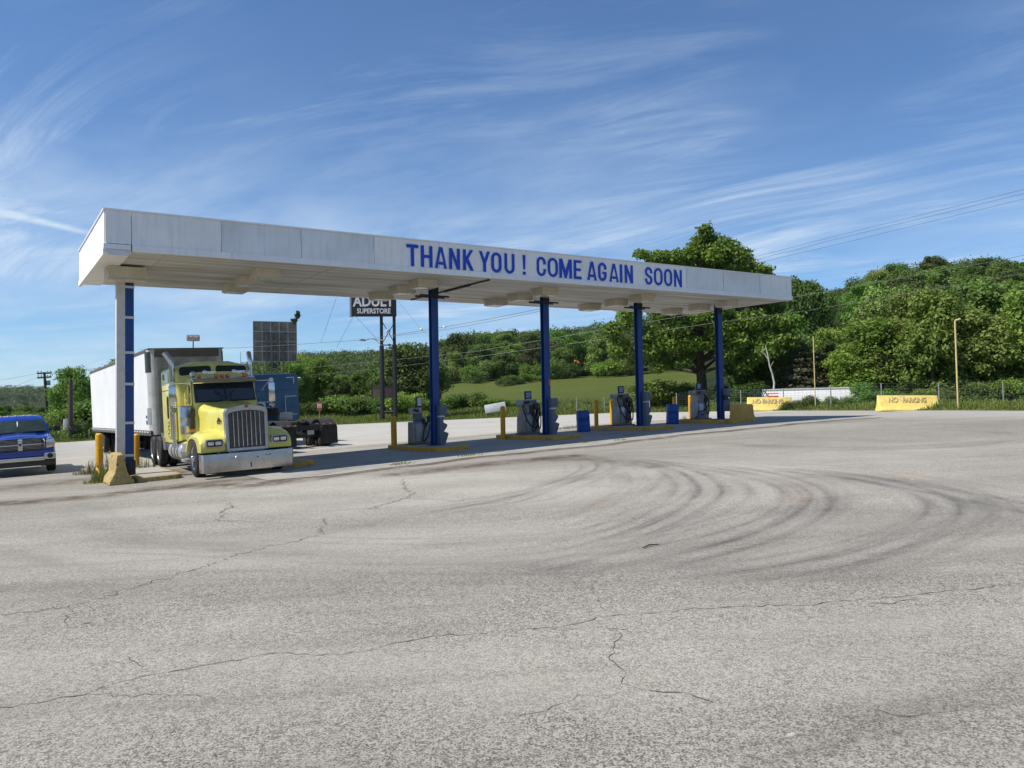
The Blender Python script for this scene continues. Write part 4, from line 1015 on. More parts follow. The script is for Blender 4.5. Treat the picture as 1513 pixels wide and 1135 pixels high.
# lettering: strokes drawn as shapes, standing 12 mm off the sheet
def ribbon(mb, path, t, y0, y1, closed=False):
    P = [Vector((p[0], 0, p[1])) for p in path]; n = len(P); L_, R_ = [], []
    for i, p in enumerate(P):
        a = P[i - 1] if (i or closed) else P[i]; b = P[(i + 1) % n] if (i < n - 1 or closed) else P[i]
        d1 = (p - a).normalized() if (p - a).length > 1e-6 else (b - p).normalized()
        d2 = (b - p).normalized() if (b - p).length > 1e-6 else d1
        n1 = Vector((-d1.z, 0, d1.x)); n2 = Vector((-d2.z, 0, d2.x)); m_ = (n1 + n2)
        m_ = m_.normalized() if m_.length > 1e-6 else n1
        k = min(1.6, 1 / max(.5, m_.dot(n1)))
        # strokes are a little thinner when running sideways
        tt = t * (1 - .14 * abs(m_.z))
        L_.append(p + m_ * tt / 2 * k); R_.append(p - m_ * tt / 2 * k)
    rings = [[(l.x, y0, l.z), (l.x, y1, l.z), (r_.x, y1, r_.z), (r_.x, y0, r_.z)] for l, r_ in zip(L_, R_)]
    if closed: rings.append(rings[0])
    mb.rings(rings, cap=not closed)
def arc(cx, cz, rx, rz, a0, a1, n=10): return [(cx + rx * math.cos(R(a0 + (a1 - a0) * k / n)), cz + rz * math.sin(R(a0 + (a1 - a0) * k / n))) for k in range(n + 1)]
def letter(ch, x0, x1, z0, z1, t=.108):
    mb = MB(); W_ = x1 - x0; H_ = z1 - z0; ya, yb = -.040, -.026; h = t / 2; xm = (x0 + x1) / 2
    def poly(p): mb.prism(p, 'y', ya, yb)
    if ch == 'T': poly([(x0, z1), (x1, z1), (x1, z1 - t), (xm + h, z1 - t), (xm + h, z0), (xm - h, z0), (xm - h, z1 - t), (x0, z1 - t)])
    elif ch == 'H': poly([(x0, z0), (x0, z1), (x0 + t, z1), (x0 + t, z0 + H_ * .57), (x1 - t, z0 + H_ * .57), (x1 - t, z1), (x1, z1), (x1, z0), (x1 - t, z0), (x1 - t, z0 + H_ * .43), (x0 + t, z0 + H_ * .43), (x0 + t, z0)])
    elif ch == 'I': poly([(x0, z0), (x0, z1), (x1, z1), (x1, z0)])
    elif ch == 'E':
        s = t * .86; poly([(x0, z0), (x0, z1), (x1, z1), (x1, z1 - s), (x0 + t, z1 - s), (x0 + t, z0 + H_ * .57), (x1 - .03, z0 + H_ * .57), (x1 - .03, z0 + H_ * .43), (x0 + t, z0 + H_ * .43), (x0 + t, z0 + s), (x1, z0 + s), (x1, z0)])
    elif ch == 'N': poly([(x0, z0), (x0, z1), (x0 + t * 1.05, z1), (x1 - t, z0 + H_ * .34), (x1 - t, z1), (x1, z1), (x1, z0), (x1 - t * 1.05, z0), (x0 + t, z0 + H_ * .66), (x0 + t, z0)])
    elif ch == 'M': s = t; poly([(x0, z0), (x0, z1), (x0 + s * 1.2, z1), (xm, z0 + H_ * .38), (x1 - s * 1.2, z1), (x1, z1), (x1, z0), (x1 - s, z0), (x1 - s, z0 + H_ * .62), (xm + s * .36, z0), (xm - s * .36, z0), (x0 + s, z0 + H_ * .62), (x0 + s, z0)])
    elif ch == 'K': poly([(x0, z0), (x0, z1), (x0 + t, z1), (x0 + t, z0 + H_ * .62), (x1 - t * 1.15, z1), (x1 - .01, z1), (x0 + t + W_ * .22, z0 + H_ * .58), (x1, z0), (x1 - t * 1.12, z0), (x0 + t * 1.05, z0 + H_ * .44), (x0 + t, z0 + H_ * .40), (x0 + t, z0)])
    elif ch == 'Y': poly([(x0, z1), (x0 + t * 1.05, z1), (xm, z0 + H_ * .60), (x1 - t * 1.05, z1), (x1, z1), (xm + h, z0 + H_ * .40), (xm + h, z0), (xm - h, z0), (xm - h, z0 + H_ * .40)])
    elif ch == 'A':
        f = .5; poly([(x0, z0), (xm - t * .55, z1), (xm + t * .55, z1), (x1, z0), (x1 - t * 1.0, z0), (x1 - t * .86 - .01, z0 + H_ * .17), (x1 - t * 1.04 - .005, z0 + H_ * .29), (xm, z1 - H_ * .19), (x0 + t * 1.04 + .005, z0 + H_ * .29), (x0 + t * .86 + .01, z0 + H_ * .17), (x0 + t * 1.0, z0)])
        mb.box(x0 + t * .7, x1 - t * .7, ya + .002, yb, z0 + H_ * .17, z0 + H_ * .30)
    elif ch == '!': poly([(x0, z1), (x1, z1), (x1 - .02, z0 + H_ * .27), (x0 + .02, z0 + H_ * .27)]); poly([(x0, z0), (x0, z0 + H_ * .16), (x1, z0 + H_ * .16), (x1, z0)])
    elif ch in 'OCGU':
        rx = W_ / 2 - h; rz = rx * 1.05; cz1, cz0 = z1 - h * .86 - rz, z0 + h * .86 + rz
        if ch == 'O': ribbon(mb, arc(xm, cz1, rx, rz, 0, 180) + arc(xm, cz0, rx, rz, 180, 360), t, ya, yb, closed=True)
        if ch == 'U': ribbon(mb, [(x0 + h, z1)] + arc(xm, cz0, rx, rz, 180, 360) + [(x1 - h, z1)], t, ya, yb)
        if ch == 'C': ribbon(mb, [(x1 - h, cz1 - .06)] + arc(xm, cz1, rx, rz, 0, 180) + arc(xm, cz0, rx, rz, 180, 360) + [(x1 - h, cz0 + .06)], t, ya, yb)
        if ch == 'G':
            ribbon(mb, [(x1 - h, cz1 - .05)] + arc(xm, cz1, rx, rz, 0, 180) + arc(xm, cz0, rx, rz, 180, 360) + [(x1 - h, z0 + H_ * .50)], t, ya, yb)
            mb.box(xm, x1 - h, ya + .002, yb, z0 + H_ * .38, z0 + H_ * .50)
    elif ch == 'S':
        rx = W_ / 2 - h; rz = (H_ - t * .86) / 4
        zt, zb = z1 - h * .86 - rz, z0 + h * .86 + rz
        ribbon(mb, [(x1 - h, zt - .04)] + arc(xm, zt, rx, rz, 0, 180, 10) + [(x0 + h + .02, zt - rz * .55), (xm - .02, zt - rz * 1.0), (x1 - h - .02, zb + rz * .55)] + arc(xm, zb, rx, rz, 0, -180, 10) + [(x0 + h, zb + .04)], t, ya, yb)
    return mb
LET = [('T', 8.36, 8.77), ('H', 8.86, 9.27), ('A', 9.36, 9.79), ('N', 9.88, 10.28), ('K', 10.4, 10.8), ('Y', 11.01, 11.44), ('O', 11.49, 11.9), ('U', 12.02, 12.43), ('!', 12.77, 12.89), ('C', 13.36, 13.76), ('O', 13.84, 14.29), ('M', 14.36, 14.92), ('E', 15.01, 15.36), ('A', 15.64, 16.08), ('G', 16.16, 16.56), ('A', 16.7, 17.15), ('I', 17.22, 17.34), ('N', 17.47, 17.88), ('S', 18.51, 18.9), ('O', 18.99, 19.45), ('O', 19.54, 19.98), ('N', 20.09, 20.52)]
for ch, a, b in LET: cpart(letter(ch, a, b, .185, .865), 'letter', M['letter'], smooth=0)

# columns belong to the canopy
def hcol(x, y, z0, z1, wx=.25, wy=.25):
    mb = MB(); f = .035
    mb.box(x - wx / 2, x + wx / 2, y - wy / 2, y - wy / 2 + f, z0, z1).box(x - wx / 2, x + wx / 2, y + wy / 2 - f, y + wy / 2, z0, z1)
    mb.box(x - .03, x + .03, y - wy / 2 + f, y + wy / 2 - f, z0, z1); return mb
for i, x in enumerate(COLX):
    zt = K(x, COLY, 0)[2] - .02; zb = gf(x, COLY)
    if i == 0:
        c = MB().box(x + .005, x + .23, COLY - .12, COLY + .12, zb, zt - .45).build('column', M['navy'], canopy, world=True, bevel=.006, label='wide left column painted half white and half navy')
        MB().box(x - .215, x + .003, COLY - .125, COLY + .115, zb, zt - .44).build('column_cladding', M['post_white'], canopy, world=True, bevel=.006)
        for py_ in (424, 469, 521, 567.5, 625, 673):
            z = onY(190, py_, COLY - .13).z
            MB().box(x - .01, x + .242, COLY - .132, COLY + .132, z - .035, z + .035).build('band', M['post_white'], canopy, world=True, bevel=.004)
        MB().box(x - .02, x + .26, COLY - .20, COLY - .13, zb, zb + .55).build('base_plate', M['navy_dark'], canopy, world=True, bevel=.01)
    else:
        c = hcol(x, COLY, zb + .12, zt).build('column', M['navy'], canopy, world=True, smooth=0)
        mb = MB()
        if i < 4:
            z = zt - .34
            mb.box(x - .62, x + .55, COLY - .19, COLY - .14, z - .03, z + .03).box(x - .62, x + .55, COLY + .14, COLY + .19, z - .03, z + .03)
        mb.box(x - .14, x + .14, COLY - .14, COLY - .128, zt - .42, zt - .02)
        mb.build('cross_arm' if i < 4 else 'collar', M['navy_dark'], canopy, world=True, smooth=0)
        MB().box(x - .24, x + .24, COLY - .24, COLY + .24, zb + .14, zb + .175).build('base_plate', M['navy_dark'], canopy, world=True, bevel=.006)
MB().box(COLX[2] + .02, COLX[2] + .10, COLY - .145, COLY - .128, gf(COLX[2], COLY) + 2.05, gf(COLX[2], COLY) + 2.3).build('sticker', M['orange_lamp'], canopy, world=True, smooth=0)

# ceiling lights: three in each row
def make_light():
    r = empty('canopy_light', '', 'light')
    MB().box(-.36, .36, -.36, .36, -.24, -.012).build('housing', M['box'], r, bevel=.02)
    MB().box(-.31, .31, -.31, .31, -.262, -.242).build('lens', M['lens'], r, bevel=.008)
    MB().box(-.385, .385, -.385, .385, -.03, .008).build('mounting_flange', M['box'], r, bevel=.004)
    return r
rowlab = ['above the yellow truck', 'by the first navy column', 'by the second navy column', 'by the third navy column', 'by the last navy column']
poslab = ['at the back', 'in the middle', 'at the front']
pl0 = make_light(); first = True
for i, X_ in enumerate((4.45, 9.76, 14.86, 19.85, 25.0)):
    for j, Y_ in enumerate((4.9, 3.15, 1.55)):
        o = pl0 if first else copy_tree(pl0); first = False
        o.location = K(X_, Y_, 0); o.rotation_euler = (math.atan(KB), -math.atan(KA), 0)
        tag(o, 'square ceiling light %s, %s of its row' % (rowlab[i], poslab[j]), 'light', 'ceiling lights under the canopy')

# ------------------------------------------------------------------ islands, pumps and bollards
TILT = -math.atan(GA)
def groot(name, label, cat, x, y, rz=0, group=None, dz=0, tilt=True):
    sl_ = (gf(x + .5, y) - gf(x - .5, y))
    return empty(name, label, cat, (x, y, gf(x, y) + dz), (0, -math.atan(sl_) if tilt else 0, rz), group)
def island_shape(w, l, h, r=.3):
    return rrect(-w / 2, w / 2, -l / 2, l / 2, r, 5), h
ISL = [(4.98, 2.95, 1.5, 4.2), (10.52, 2.9, 1.3, 3.9), (15.45, 3.05, 1.35, 4.0), (20.4, 3.1, 1.35, 4.1), (25.4, 3.1, 1.4, 4.1)]
IL = ['low yellow curb island right of the yellow truck with no column', 'yellow curb island under the first navy column', 'yellow curb island under the second navy column', 'yellow curb island under the third navy column', 'yellow curb island under the last navy column']
for (x, y, wv, l), lb in zip(ISL, IL):
    r = groot('pump_island', lb, 'island', x, y, group='raised pump islands')
    MB().prism(rrect(-wv / 2, wv / 2, -l / 2, l / 2, .16, 5), 'z', -.1, .15).build('curb', M['curb'], r, bevel=.02, smooth=40)
    MB().prism(rrect(-wv / 2 + .16, wv / 2 - .16, -l / 2 + .16, l / 2 - .16, .08, 5), 'z', .1, .154).build('top_slab', M['concrete'], r, smooth=40)
r = groot('pump_island', 'bare broken concrete island beside the left column', 'island', 1.5, 3.0, group='raised pump islands')
MB().prism([(-.6, -2.0), (.35, -1.95), (.55, -1.7), (.6, 1.9), (-.6, 2.0)], 'z', -.1, .13).build('curb', M['old_block'], r, bevel=.03)
MB().prism([(-.52, -1.9), (.3, -1.85), (.45, -1.6), (.5, 1.8), (-.5, 1.9)], 'z', .1, .136).build('top_slab', M['concrete'], r)

def make_pump(v):
    r = empty('fuel_pump', '', 'pump')
    mb = MB(); mb.rings([[(-.36, -.27, 0), (.36, -.27, 0), (.36, .27, 0), (-.36, .27, 0)], [(-.36, -.27, .1), (.36, -.27, .1), (.36, .27, .1), (-.36, .27, .1)], [(-.33, -.25, .82), (.33, -.25, .82), (.33, .25, .82), (-.33, .25, .82)]])
    mb.build('cabinet', M['pump_steel'], r, bevel=.02)
    MB().box(-.27, .02, -.275, -.262, .12, .74).build('door_panel', M['pump_white'] if v != 3 else M['paper'], r, bevel=.006)
    MB().box(-.46, .44, -.36, .36, -.012, .028).build('base_tray', M['plastic_dark'], r, bevel=.01)
    if v == 0:
        MB().box(-.17, .08, -.16, .16, .82, 1.30).build('upright', M['plastic'], r, bevel=.015)
        MB().box(-.31, .05, -.2, .2, 1.12, 1.33).build('display_head', M['pump_white'], r, bevel=.02)
        MB().box(-.20, -.08, -.214, -.203, 1.17, 1.28).build('display_window', M['plastic_dark'], r, bevel=.004)
        MB().box(-.31, -.2, -.212, -.2, 1.2, 1.3).build('badge', M['plastic_dark'], r)
    else:
        
        for ua, ub in ((-.30, -.17), (.06, .2)): MB().box(ua, ub, -.17, .17, .82, 1.16).build('upright', M['pump_white'] if v == 3 else M['pump_steel'], r, bevel=.012)
        MB().box(-.42, .3, -.24, .24, 1.16, 1.38).build('display_head', M['pump_white'] if v == 1 else M['pump_steel'], r, bevel=.025)
        MB().box(-.36, -.06, -.255, -.243, 1.20, 1.34).build('display_window', M['plastic_dark'], r, bevel=.005)
        MB().box(-.02, .25, -.252, -.243, 1.2, 1.34).build('price_window', M['plastic'], r, bevel=.005)
    # hoses and nozzles
    def hose(p): MB().tube(catm3(p, 6), .026, 7).build('hose', M['rubber'], r)
    sx = .30 if v != 3 else .22
    hose([(sx, -.2, 1.25), (sx + .06, -.34, 1.05), (sx - .05, -.36, .6), (sx - .2, -.38, .22), (sx - .36, -.36, .12), (sx - .30, -.34, .45), (sx - .12, -.30, .78)] if v != 3 else [(sx, -.2, 1.1), (sx + .1, -.36, .8), (.08, -.38, .52), (-.25, -.40, .38), (-.48, -.42, .42), (-.58, -.42, .18), (-.72, -.4, .1)])
    if v != 0: hose([(sx - .1, -.22, 1.2), (sx + .02, -.38, .9), (sx + .03, -.38, .4), (sx - .02, -.36, .2), (sx - .1, -.34, .42), (sx - .08, -.3, .8)])
    if v in (1, 2):
        hose([(-.38, -.2, 1.25), (-.44, -.34, .95), (-.30, -.40, .5), (-.02, -.42, .25), (.16, -.40, .35), (.05, -.34, .7), (-.08, -.3, .95)])
        MB().box(-.10, -.02, -.36, -.24, .84, 1.10).build('nozzle', M['plastic_dark'], r, bevel=.012)
        MB().box(.12, .3, -.33, -.2, .95, 1.2).build('hose_retractor', M['plastic_dark'], r, bevel=.02)
    nz = MB(); nz.box(sx - .09, sx - .02, -.36, -.22, .78, 1.0).tube([(sx - .055, -.3, .96), (sx - .055, -.36, 1.06), (sx - .055, -.42, .96)], [.022, .018, .014], 7)
    nz.build('nozzle', M['plastic_dark'], r, bevel=.01)
    if v != 3: MB().box(sx - .28, sx - .2, -.34, -.24, .70, .93).build('nozzle_boot', M['plastic_dark'], r, bevel=.012)
    # small sign on a stalk
    y = -.02
    MB().box(-.13, -.10, y - .02, y + .02, 1.3, 1.5).build('sign_stalk', M['plastic_dark'], r)
    if v == 0:
        MB().box(-.07, .15, y - .03, y + .03, 1.36, 1.74).build('topper_sign', M['plastic_dark'], r, bevel=.01)
        MB().box(-.045, .125, y - .036, y - .031, 1.40, 1.70).build('sign_face', M['paper'], r)
    else:
        MB().box(-.14, .18, y - .03, y + .03, 1.40, 1.72).build('topper_sign', M['plastic_dark'], r, bevel=.01)
        MB().box(-.115, .155, y - .036, y - .031, 1.43, 1.69).build('sign_face', M['screen'], r)
        mb = MB()
        for k, zz_ in enumerate((1.63, 1.56, 1.49)): mb.box(-.09, .13 - .05 * (k == 2), y - .04, y - .037, zz_ - .014, zz_ + .014)
        mb.build('sign_lines', M['paper'], r)
    if v == 2:
        MB().lathe([(.0, -.012), (.115, -.012), (.12, 0), (.085, .004), (.0, .004)], (-.17, -.285, .70), 'y', 20).build('round_badge', M['paper'], r)
    if v == 3:
        MB().prism([(-.26, .12), (-.26, .40), (-.14, .30), (-.02, .30), (.01, .34), (.01, .12)], 'y', -.282, -.277).build('blue_swoosh', M['screen'], r)
    return r
def catm3(P, n=6):
    P = [Vector(p) for p in P]; P = [2 * P[0] - P[1]] + P + [2 * P[-1] - P[-2]]; o = []
    for i in range(1, len(P) - 2):
        for k in range(n):
            t = k / n; o.append(.5 * (2 * P[i] + (P[i + 1] - P[i - 1]) * t + (2 * P[i - 1] - 5 * P[i] + 4 * P[i + 1] - P[i + 2]) * t * t + (3 * P[i] - P[i - 1] - 3 * P[i + 1] + P[i + 2]) * t ** 3))
    o.append(P[-2]); return o
def zplane(px, py, dz):   # where the ray meets the lot raised by dz
    d = ray(px, py); lo, hi = 1.0, 200.0
    for _ in range(50):
        m = (lo + hi) / 2; P = CAM + d * m
        if P.z > gf(P.x, P.y) + dz: lo = m
        else: hi = m
    return CAM + d * lo
PL = ['grey fuel pump with a pale card sign, left of the first navy column', 'steel fuel pump with tangled hoses and blue sign, left of the second navy column', 'steel fuel pump with round pale badge, left of the third navy column', 'fuel pump with white panel and blue swoosh, left of the last navy column']
for v, (px_, y_) in enumerate([(620.5, 3.95), (782, 3.85), (919.5, 3.95), (1034.5, 3.95)]):
    P = onY(px_, 645, y_); r = make_pump(v)
    r.location = (P.x, y_, gf(P.x, y_) + .155); r.rotation_euler = (0, TILT, 0); tag(r, PL[v], 'pump', 'fuel pumps on the islands')

def make_service(v):
    r = empty('service_unit', '', 'dispenser')
    if v < 3:
        pr = [(-.14, 0), (.17, .02), (.18, .06), (.34, .36), (.34, .42), (.08, .46), (.28, .66), (.28, .72), (.06, .80), (.06, .98), (-.14, .98)]
        MB().prism(pr, 'y', -.2, .2).build('bin', M['plastic'], r, bevel=.015)
        MB().box(.0, .23, -.17, .17, .40, .46).build('bin_mouth', M['plastic_dark'], r)
        MB().box(.02, .2, -.17, .17, .685, .72).build('bucket_mouth', M['plastic_dark'], r)
        MB().box(-.12, .14, -.18, .18, .985, 1.04).build('towel_slot', M['paper'], r, bevel=.006)
        MB().prism(rrect(-.14, .26, 1.05, 1.42, .05, 3), 'y', -.21, .21).build('towel_box', M['plastic'], r, bevel=.012)
    else:
        MB().prism([(-.14, .38), (.10, .36), (.22, .86), (-.14, .86)], 'y', -.2, .2).build('bin', M['plastic'], r, bevel=.015)
        MB().box(-.14, .24, -.21, .21, .87, 1.10).build('recess_frame', M['plastic_dark'], r, bevel=.02)
        MB().box(.0, .16, -.225, -.212, .93, 1.03).build('notice', M['paper'], r)
        MB().prism(rrect(-.14, .2, 1.11, 1.42, .06, 3), 'y', -.2, .2).build('towel_box', M['plastic'], r, bevel=.012)
    return r
for v in range(4):
    x = COLX[v + 1] + .09; r = make_service(v); r.location = (x, COLY - .26, gf(x, COLY) + .16); r.scale = (.70, .6, .98); r.rotation_euler = (0, 0, 0)
    tag(r, ['stepped grey windscreen service bin on the first navy column', 'stepped grey windscreen service bin on the second navy column', 'stepped grey windscreen service bin on the third navy column', 'tapered grey service box with a dark recess on the last navy column'][v], 'dispenser', 'service bins on the columns')

def make_bollard():
    r = empty('bollard', '', 'bollard')
    MB().lathe([(.0, -.1), (.112, -.1), (.112, 1.17), (.108, 1.2), (.09, 1.235), (.055, 1.255), (.0, 1.262)], n=20).build('post', M['bollard'], r, smooth=50)
    return r
BO = [(147, 697, 640, 1.05, 'clean yellow bollard left of the wide left column beside the weeds'), (201, 690, 641, 1.0, 'yellow bollard right of the wide left column with a rusty foot'), (582.5, 663, 614.5, 1.0, 'rust topped yellow bollard in front of the sign poles'),
      (743.5, 649.5, 600, .9, 'yellow bollard left of the pump with tangled hoses'), (767, 645, 603, .9, 'leaning yellow bollard half hidden by the pump with tangled hoses'), (881.5, 634.5, 590.5, .85, 'yellow bollard right of the nearer blue barrel'), (904.5, 631, 591, .85, 'yellow bollard half hidden by the pump with the round badge'),
      (997, 624.5, 586, .8, 'yellow bollard standing behind the farther blue barrel'), (1020, 621.5, 584, .8, 'yellow bollard half hidden by the pump with the blue swoosh')]
b0 = make_bollard()
for i, (px_, py_, top, s, lb) in enumerate(BO):
    o = b0 if i == 0 else copy_tree(b0); P = ground(px_, py_); zc = py_of(P)[2]; h = (py_ - top) * zc / FPX
    o.location = P; o.scale = (s * .98, s * .98, h / 1.262); o.rotation_euler = (0, R(-5) if i == 4 else R(random.uniform(-1, 1)), random.uniform(0, 6)); tag(o, lb, 'bollard', 'yellow steel bollards')
P = ground(171, 696); o = MB().lathe([(0, -.1), (.09, -.1), (.085, .95), (.07, 1.0), (0, 1.0)], n=10).build('timber_post', M['wood']); o.location = P; o.rotation_euler = (0, R(4), 0)
tag(o, 'short dark timber post behind the wide left column', 'post')

def make_barrel():
    r = empty('barrel', '', 'barrel')
    prof = [(0, 0), (.275, 0), (.29, .02), (.29, .1), (.285, .27), (.297, .285), (.297, .305), (.288, .32), (.288, .56), (.298, .575), (.298, .595), (.288, .61), (.285, .8), (.275, .845), (.285, .855), (.285, .88), (.265, .885), (.255, .86), (0, .86)]
    MB().lathe(prof, n=32).build('drum', M['barrel'], r, smooth=40)
    MB().cyl((.12, 0, .858), (.12, 0, .885), .035, n=12).cyl((-.13, .02, .858), (-.13, .02, .88), .025, n=12).build('bung', M['plastic_dark'], r)
    return r
ba = make_barrel()
for i, (px_, py_, lb) in enumerate([(862.5, 641.5, 'blue plastic barrel between the second and third pump islands'), (993.5, 630, 'blue plastic barrel at the left end of the last pump island')]):
    o = ba if i == 0 else copy_tree(ba); P = ground(px_, py_); P = ground(px_, py_ - 3.2); o.location = P; o.scale = (1.0, 1.0, (1.03, 1.05)[i]); o.rotation_euler = (0, TILT, i * 1.7); tag(o, lb, 'barrel', 'blue plastic barrels')

# concrete blocks and barriers
JER = [(-.305, 0), (-.305, .08), (-.15, .33), (-.085, .81), (.085, .81), (.15, .33), (.305, .08), (.305, 0)]
r = groot('barrier_stub', 'weathered yellow concrete barrier end at the foot of the left column', 'barrier', .50, 1.55, 0)
mb = MB(); mb.rings([[(x * .98, y, z * sc_) for x, z in JER] for y, sc_ in ((-.62, .97), (-.3, 1.0), (.0, 1.0), (.35, 1.0), (.72, .98))])
ob = mb.build('concrete_body', M['old_block'], r, bevel=.03, smooth=60, sub=5)
from mathutils import noise as mnoise
for v_ in ob.data.vertices:
    c_ = v_.co; v_.co = c_ + Vector((mnoise.noise(c_ * 7), mnoise.noise(c_ * 7 + Vector((9, 3, 1))), mnoise.noise(c_ * 6 + Vector((2, 7, 5))))) * .028 * (1 if c_.z > .03 else .3)
P = ground(1106, 623.5)
r = groot('concrete_block', 'worn yellow concrete block at the right end of the last pump island', 'barrier', P.x, P.y + .35, R(4))
mb = MB(); mb.prism([(-.50, 0), (-.52, .2), (-.46, .42), (-.47, .70), (-.40, .80), (-.27, .81), (-.25, .76), (-.23, .81), (.36, .80), (.44, .72), (.43, .62), (.46, .40), (.47, .30), (.57, .20), (.60, .08), (.57, 0)], 'y', -.32, .32)
mb.build('concrete_body', M['block'], r, bevel=.03, smooth=45)

def text_obj(body, name, size, mat, parent, loc, rot=(PI / 2, 0, 0), sx=1.0, ext=.004, off=0.0, space=1.0):
    cu = bpy.data.curves.new(name, 'FONT'); cu.body = body; cu.size = size; cu.extrude = ext; cu.offset = off; cu.align_x = 'CENTER'; cu.align_y = 'CENTER'; cu.space_character = space; cu.resolution_u = 3
    o = bpy.data.objects.new(name, cu); COL.objects.link(o); bpy.context.view_layer.update()
    me = bpy.data.meshes.new_from_object(o.evaluated_get(bpy.context.evaluated_depsgraph_get())); bpy.data.objects.remove(o); bpy.data.curves.remove(cu)
    me.materials.clear(); me.materials.append(mat)
    t = link(bpy.data.objects.new(name, me)); t.parent = parent; t.location = loc; t.rotation_euler = rot; t.scale = (sx, 1, 1); return t
for (pa, pb, base, top, lb, sgn) in [(1302, 1390, 607.0, 583.6, 'long yellow barrier with faded lettering at right, beside the bent yellow post', 0), (1107, 1172, 607.2, 586.5, 'yellow barrier reading NO PARKING, partly behind the worn concrete block', 1)]:
    tm = (py_of(ground(pa, base))[2] + py_of(ground(pb, base))[2]) / 2; A, B = at(pa, base, tm), at(pb, base, tm); d = B - A; n = Vector((-d.y, d.x, 0)).normalized(); Ln = Vector((d.x, d.y, 0)).length; zc = py_of((A + B) / 2)[2]
    mid = (A + B) / 2 + n * .38; hh = (base - top) * zc / FPX
    r = empty('jersey_barrier', lb, 'barrier', (mid.x, mid.y, (A.z + B.z) / 2 - .02), (0, -math.atan2(B.z - A.z, Ln), math.atan2(d.y, d.x)), 'yellow concrete barriers')
    s = hh / .81; mb = MB(); mb.rings([[(x, y * s, z * s) for y, z in JER] for x in (-Ln / 2, -Ln / 2 + .2, -Ln / 6, Ln / 6, Ln / 2 - .2, Ln / 2)])
    mb.build('concrete_body', M['barrier'], r, bevel=.025, smooth=40)
    yf = -.128 * s; tl = math.atan2(.065, .48)
    text_obj('NO', 'lettering', .34 * s, M['grey_text'], r, (-Ln * (.26 if sgn == 0 else .31), yf, .58 * s), (PI / 2 - tl, 0, 0), .9, .012, .008)
    text_obj('PARKING', 'lettering', .34 * s, M['grey_text'], r, (Ln * (.10 if sgn == 0 else .06), yf, .58 * s), (PI / 2 - tl, 0, 0), .86, .012, .008)

# weeds in the cracks and round the left column
Pw = ground(155, 712); tuft(Pw.x, Pw.y, .33, 700, .46, 'bright green grass tuft at the left of the column foot', 61, name='grass_tuft', cat='grass tuft')
Pw = ground(143, 700); tuft(Pw.x, Pw.y, .45, 110, .6, 'dry straggly weeds around the left bollard', 62, dry=True)
Pw = ground(160, 690); tuft(Pw.x, Pw.y, .4, 90, .8, 'dry stalks between the left bollard and the column', 63, dry=True)
Pw = ground(213, 694); tuft(Pw.x, Pw.y, .4, 90, .6, 'dry weeds right of the right hand bollard by the truck', 64, dry=True)
Pw = ground(125, 701); tuft(Pw.x, Pw.y, .35, 160, .22, 'low grey weeds left of the left bollard', 66, dry=True)
Pw = ground(140, 714); tuft(Pw.x, Pw.y, .3, 160, .14, 'flat green patch of weeds in front of the left bollard', 67)
for i, (px_, py_, r_, n_, h_, lb) in enumerate([(597, 686, .35, 110, .10, 'small weed tuft on the pad edge near the first pump island'), (688, 674, .32, 80, .1, 'small weed tuft on the pad edge right of the first pump island'), (700, 673, .3, 70, .1, 'second small weed tuft on the pad edge right of the first pump island'), (845, 633.5, .45, 120, .28, 'dry weeds behind the nearer blue barrel'), (828, 634.5, .4, 80, .14, 'low dry weeds left of the nearer blue barrel'), (862, 655, .2, 60, .1, 'tiny weed in the lit pad edge below the second island'), (918, 651, .3, 60, .1, 'tiny weed in the lit pad edge below the third island'), (585, 688, .2, 50, .08, 'tiny dark weed on the pad edge left of the small tuft'), (740, 668, .15, 40, .08, 'tiny weed in the lit pad edge left of the second island'), (1010, 622, .2, 50, .35, 'thin grass behind the farther blue barrel')]):
    Pw = ground(px_, py_); tuft(Pw.x, Pw.y, r_, n_, h_, lb, 70 + i, dry=i in (3, 4))
for i, (px_, py_) in enumerate([(148, 704), (152, 711)]): pass
a, b = ground(143, 703), ground(152, 711)
o = MB().tube([(a.x, a.y, a.z + .22), (b.x, b.y, b.z + .03)], .03, 8).build('yellow_pipe', M['bollard']); tag(o, 'short yellow pipe lying in the weeds by the left bollard', 'pipe')
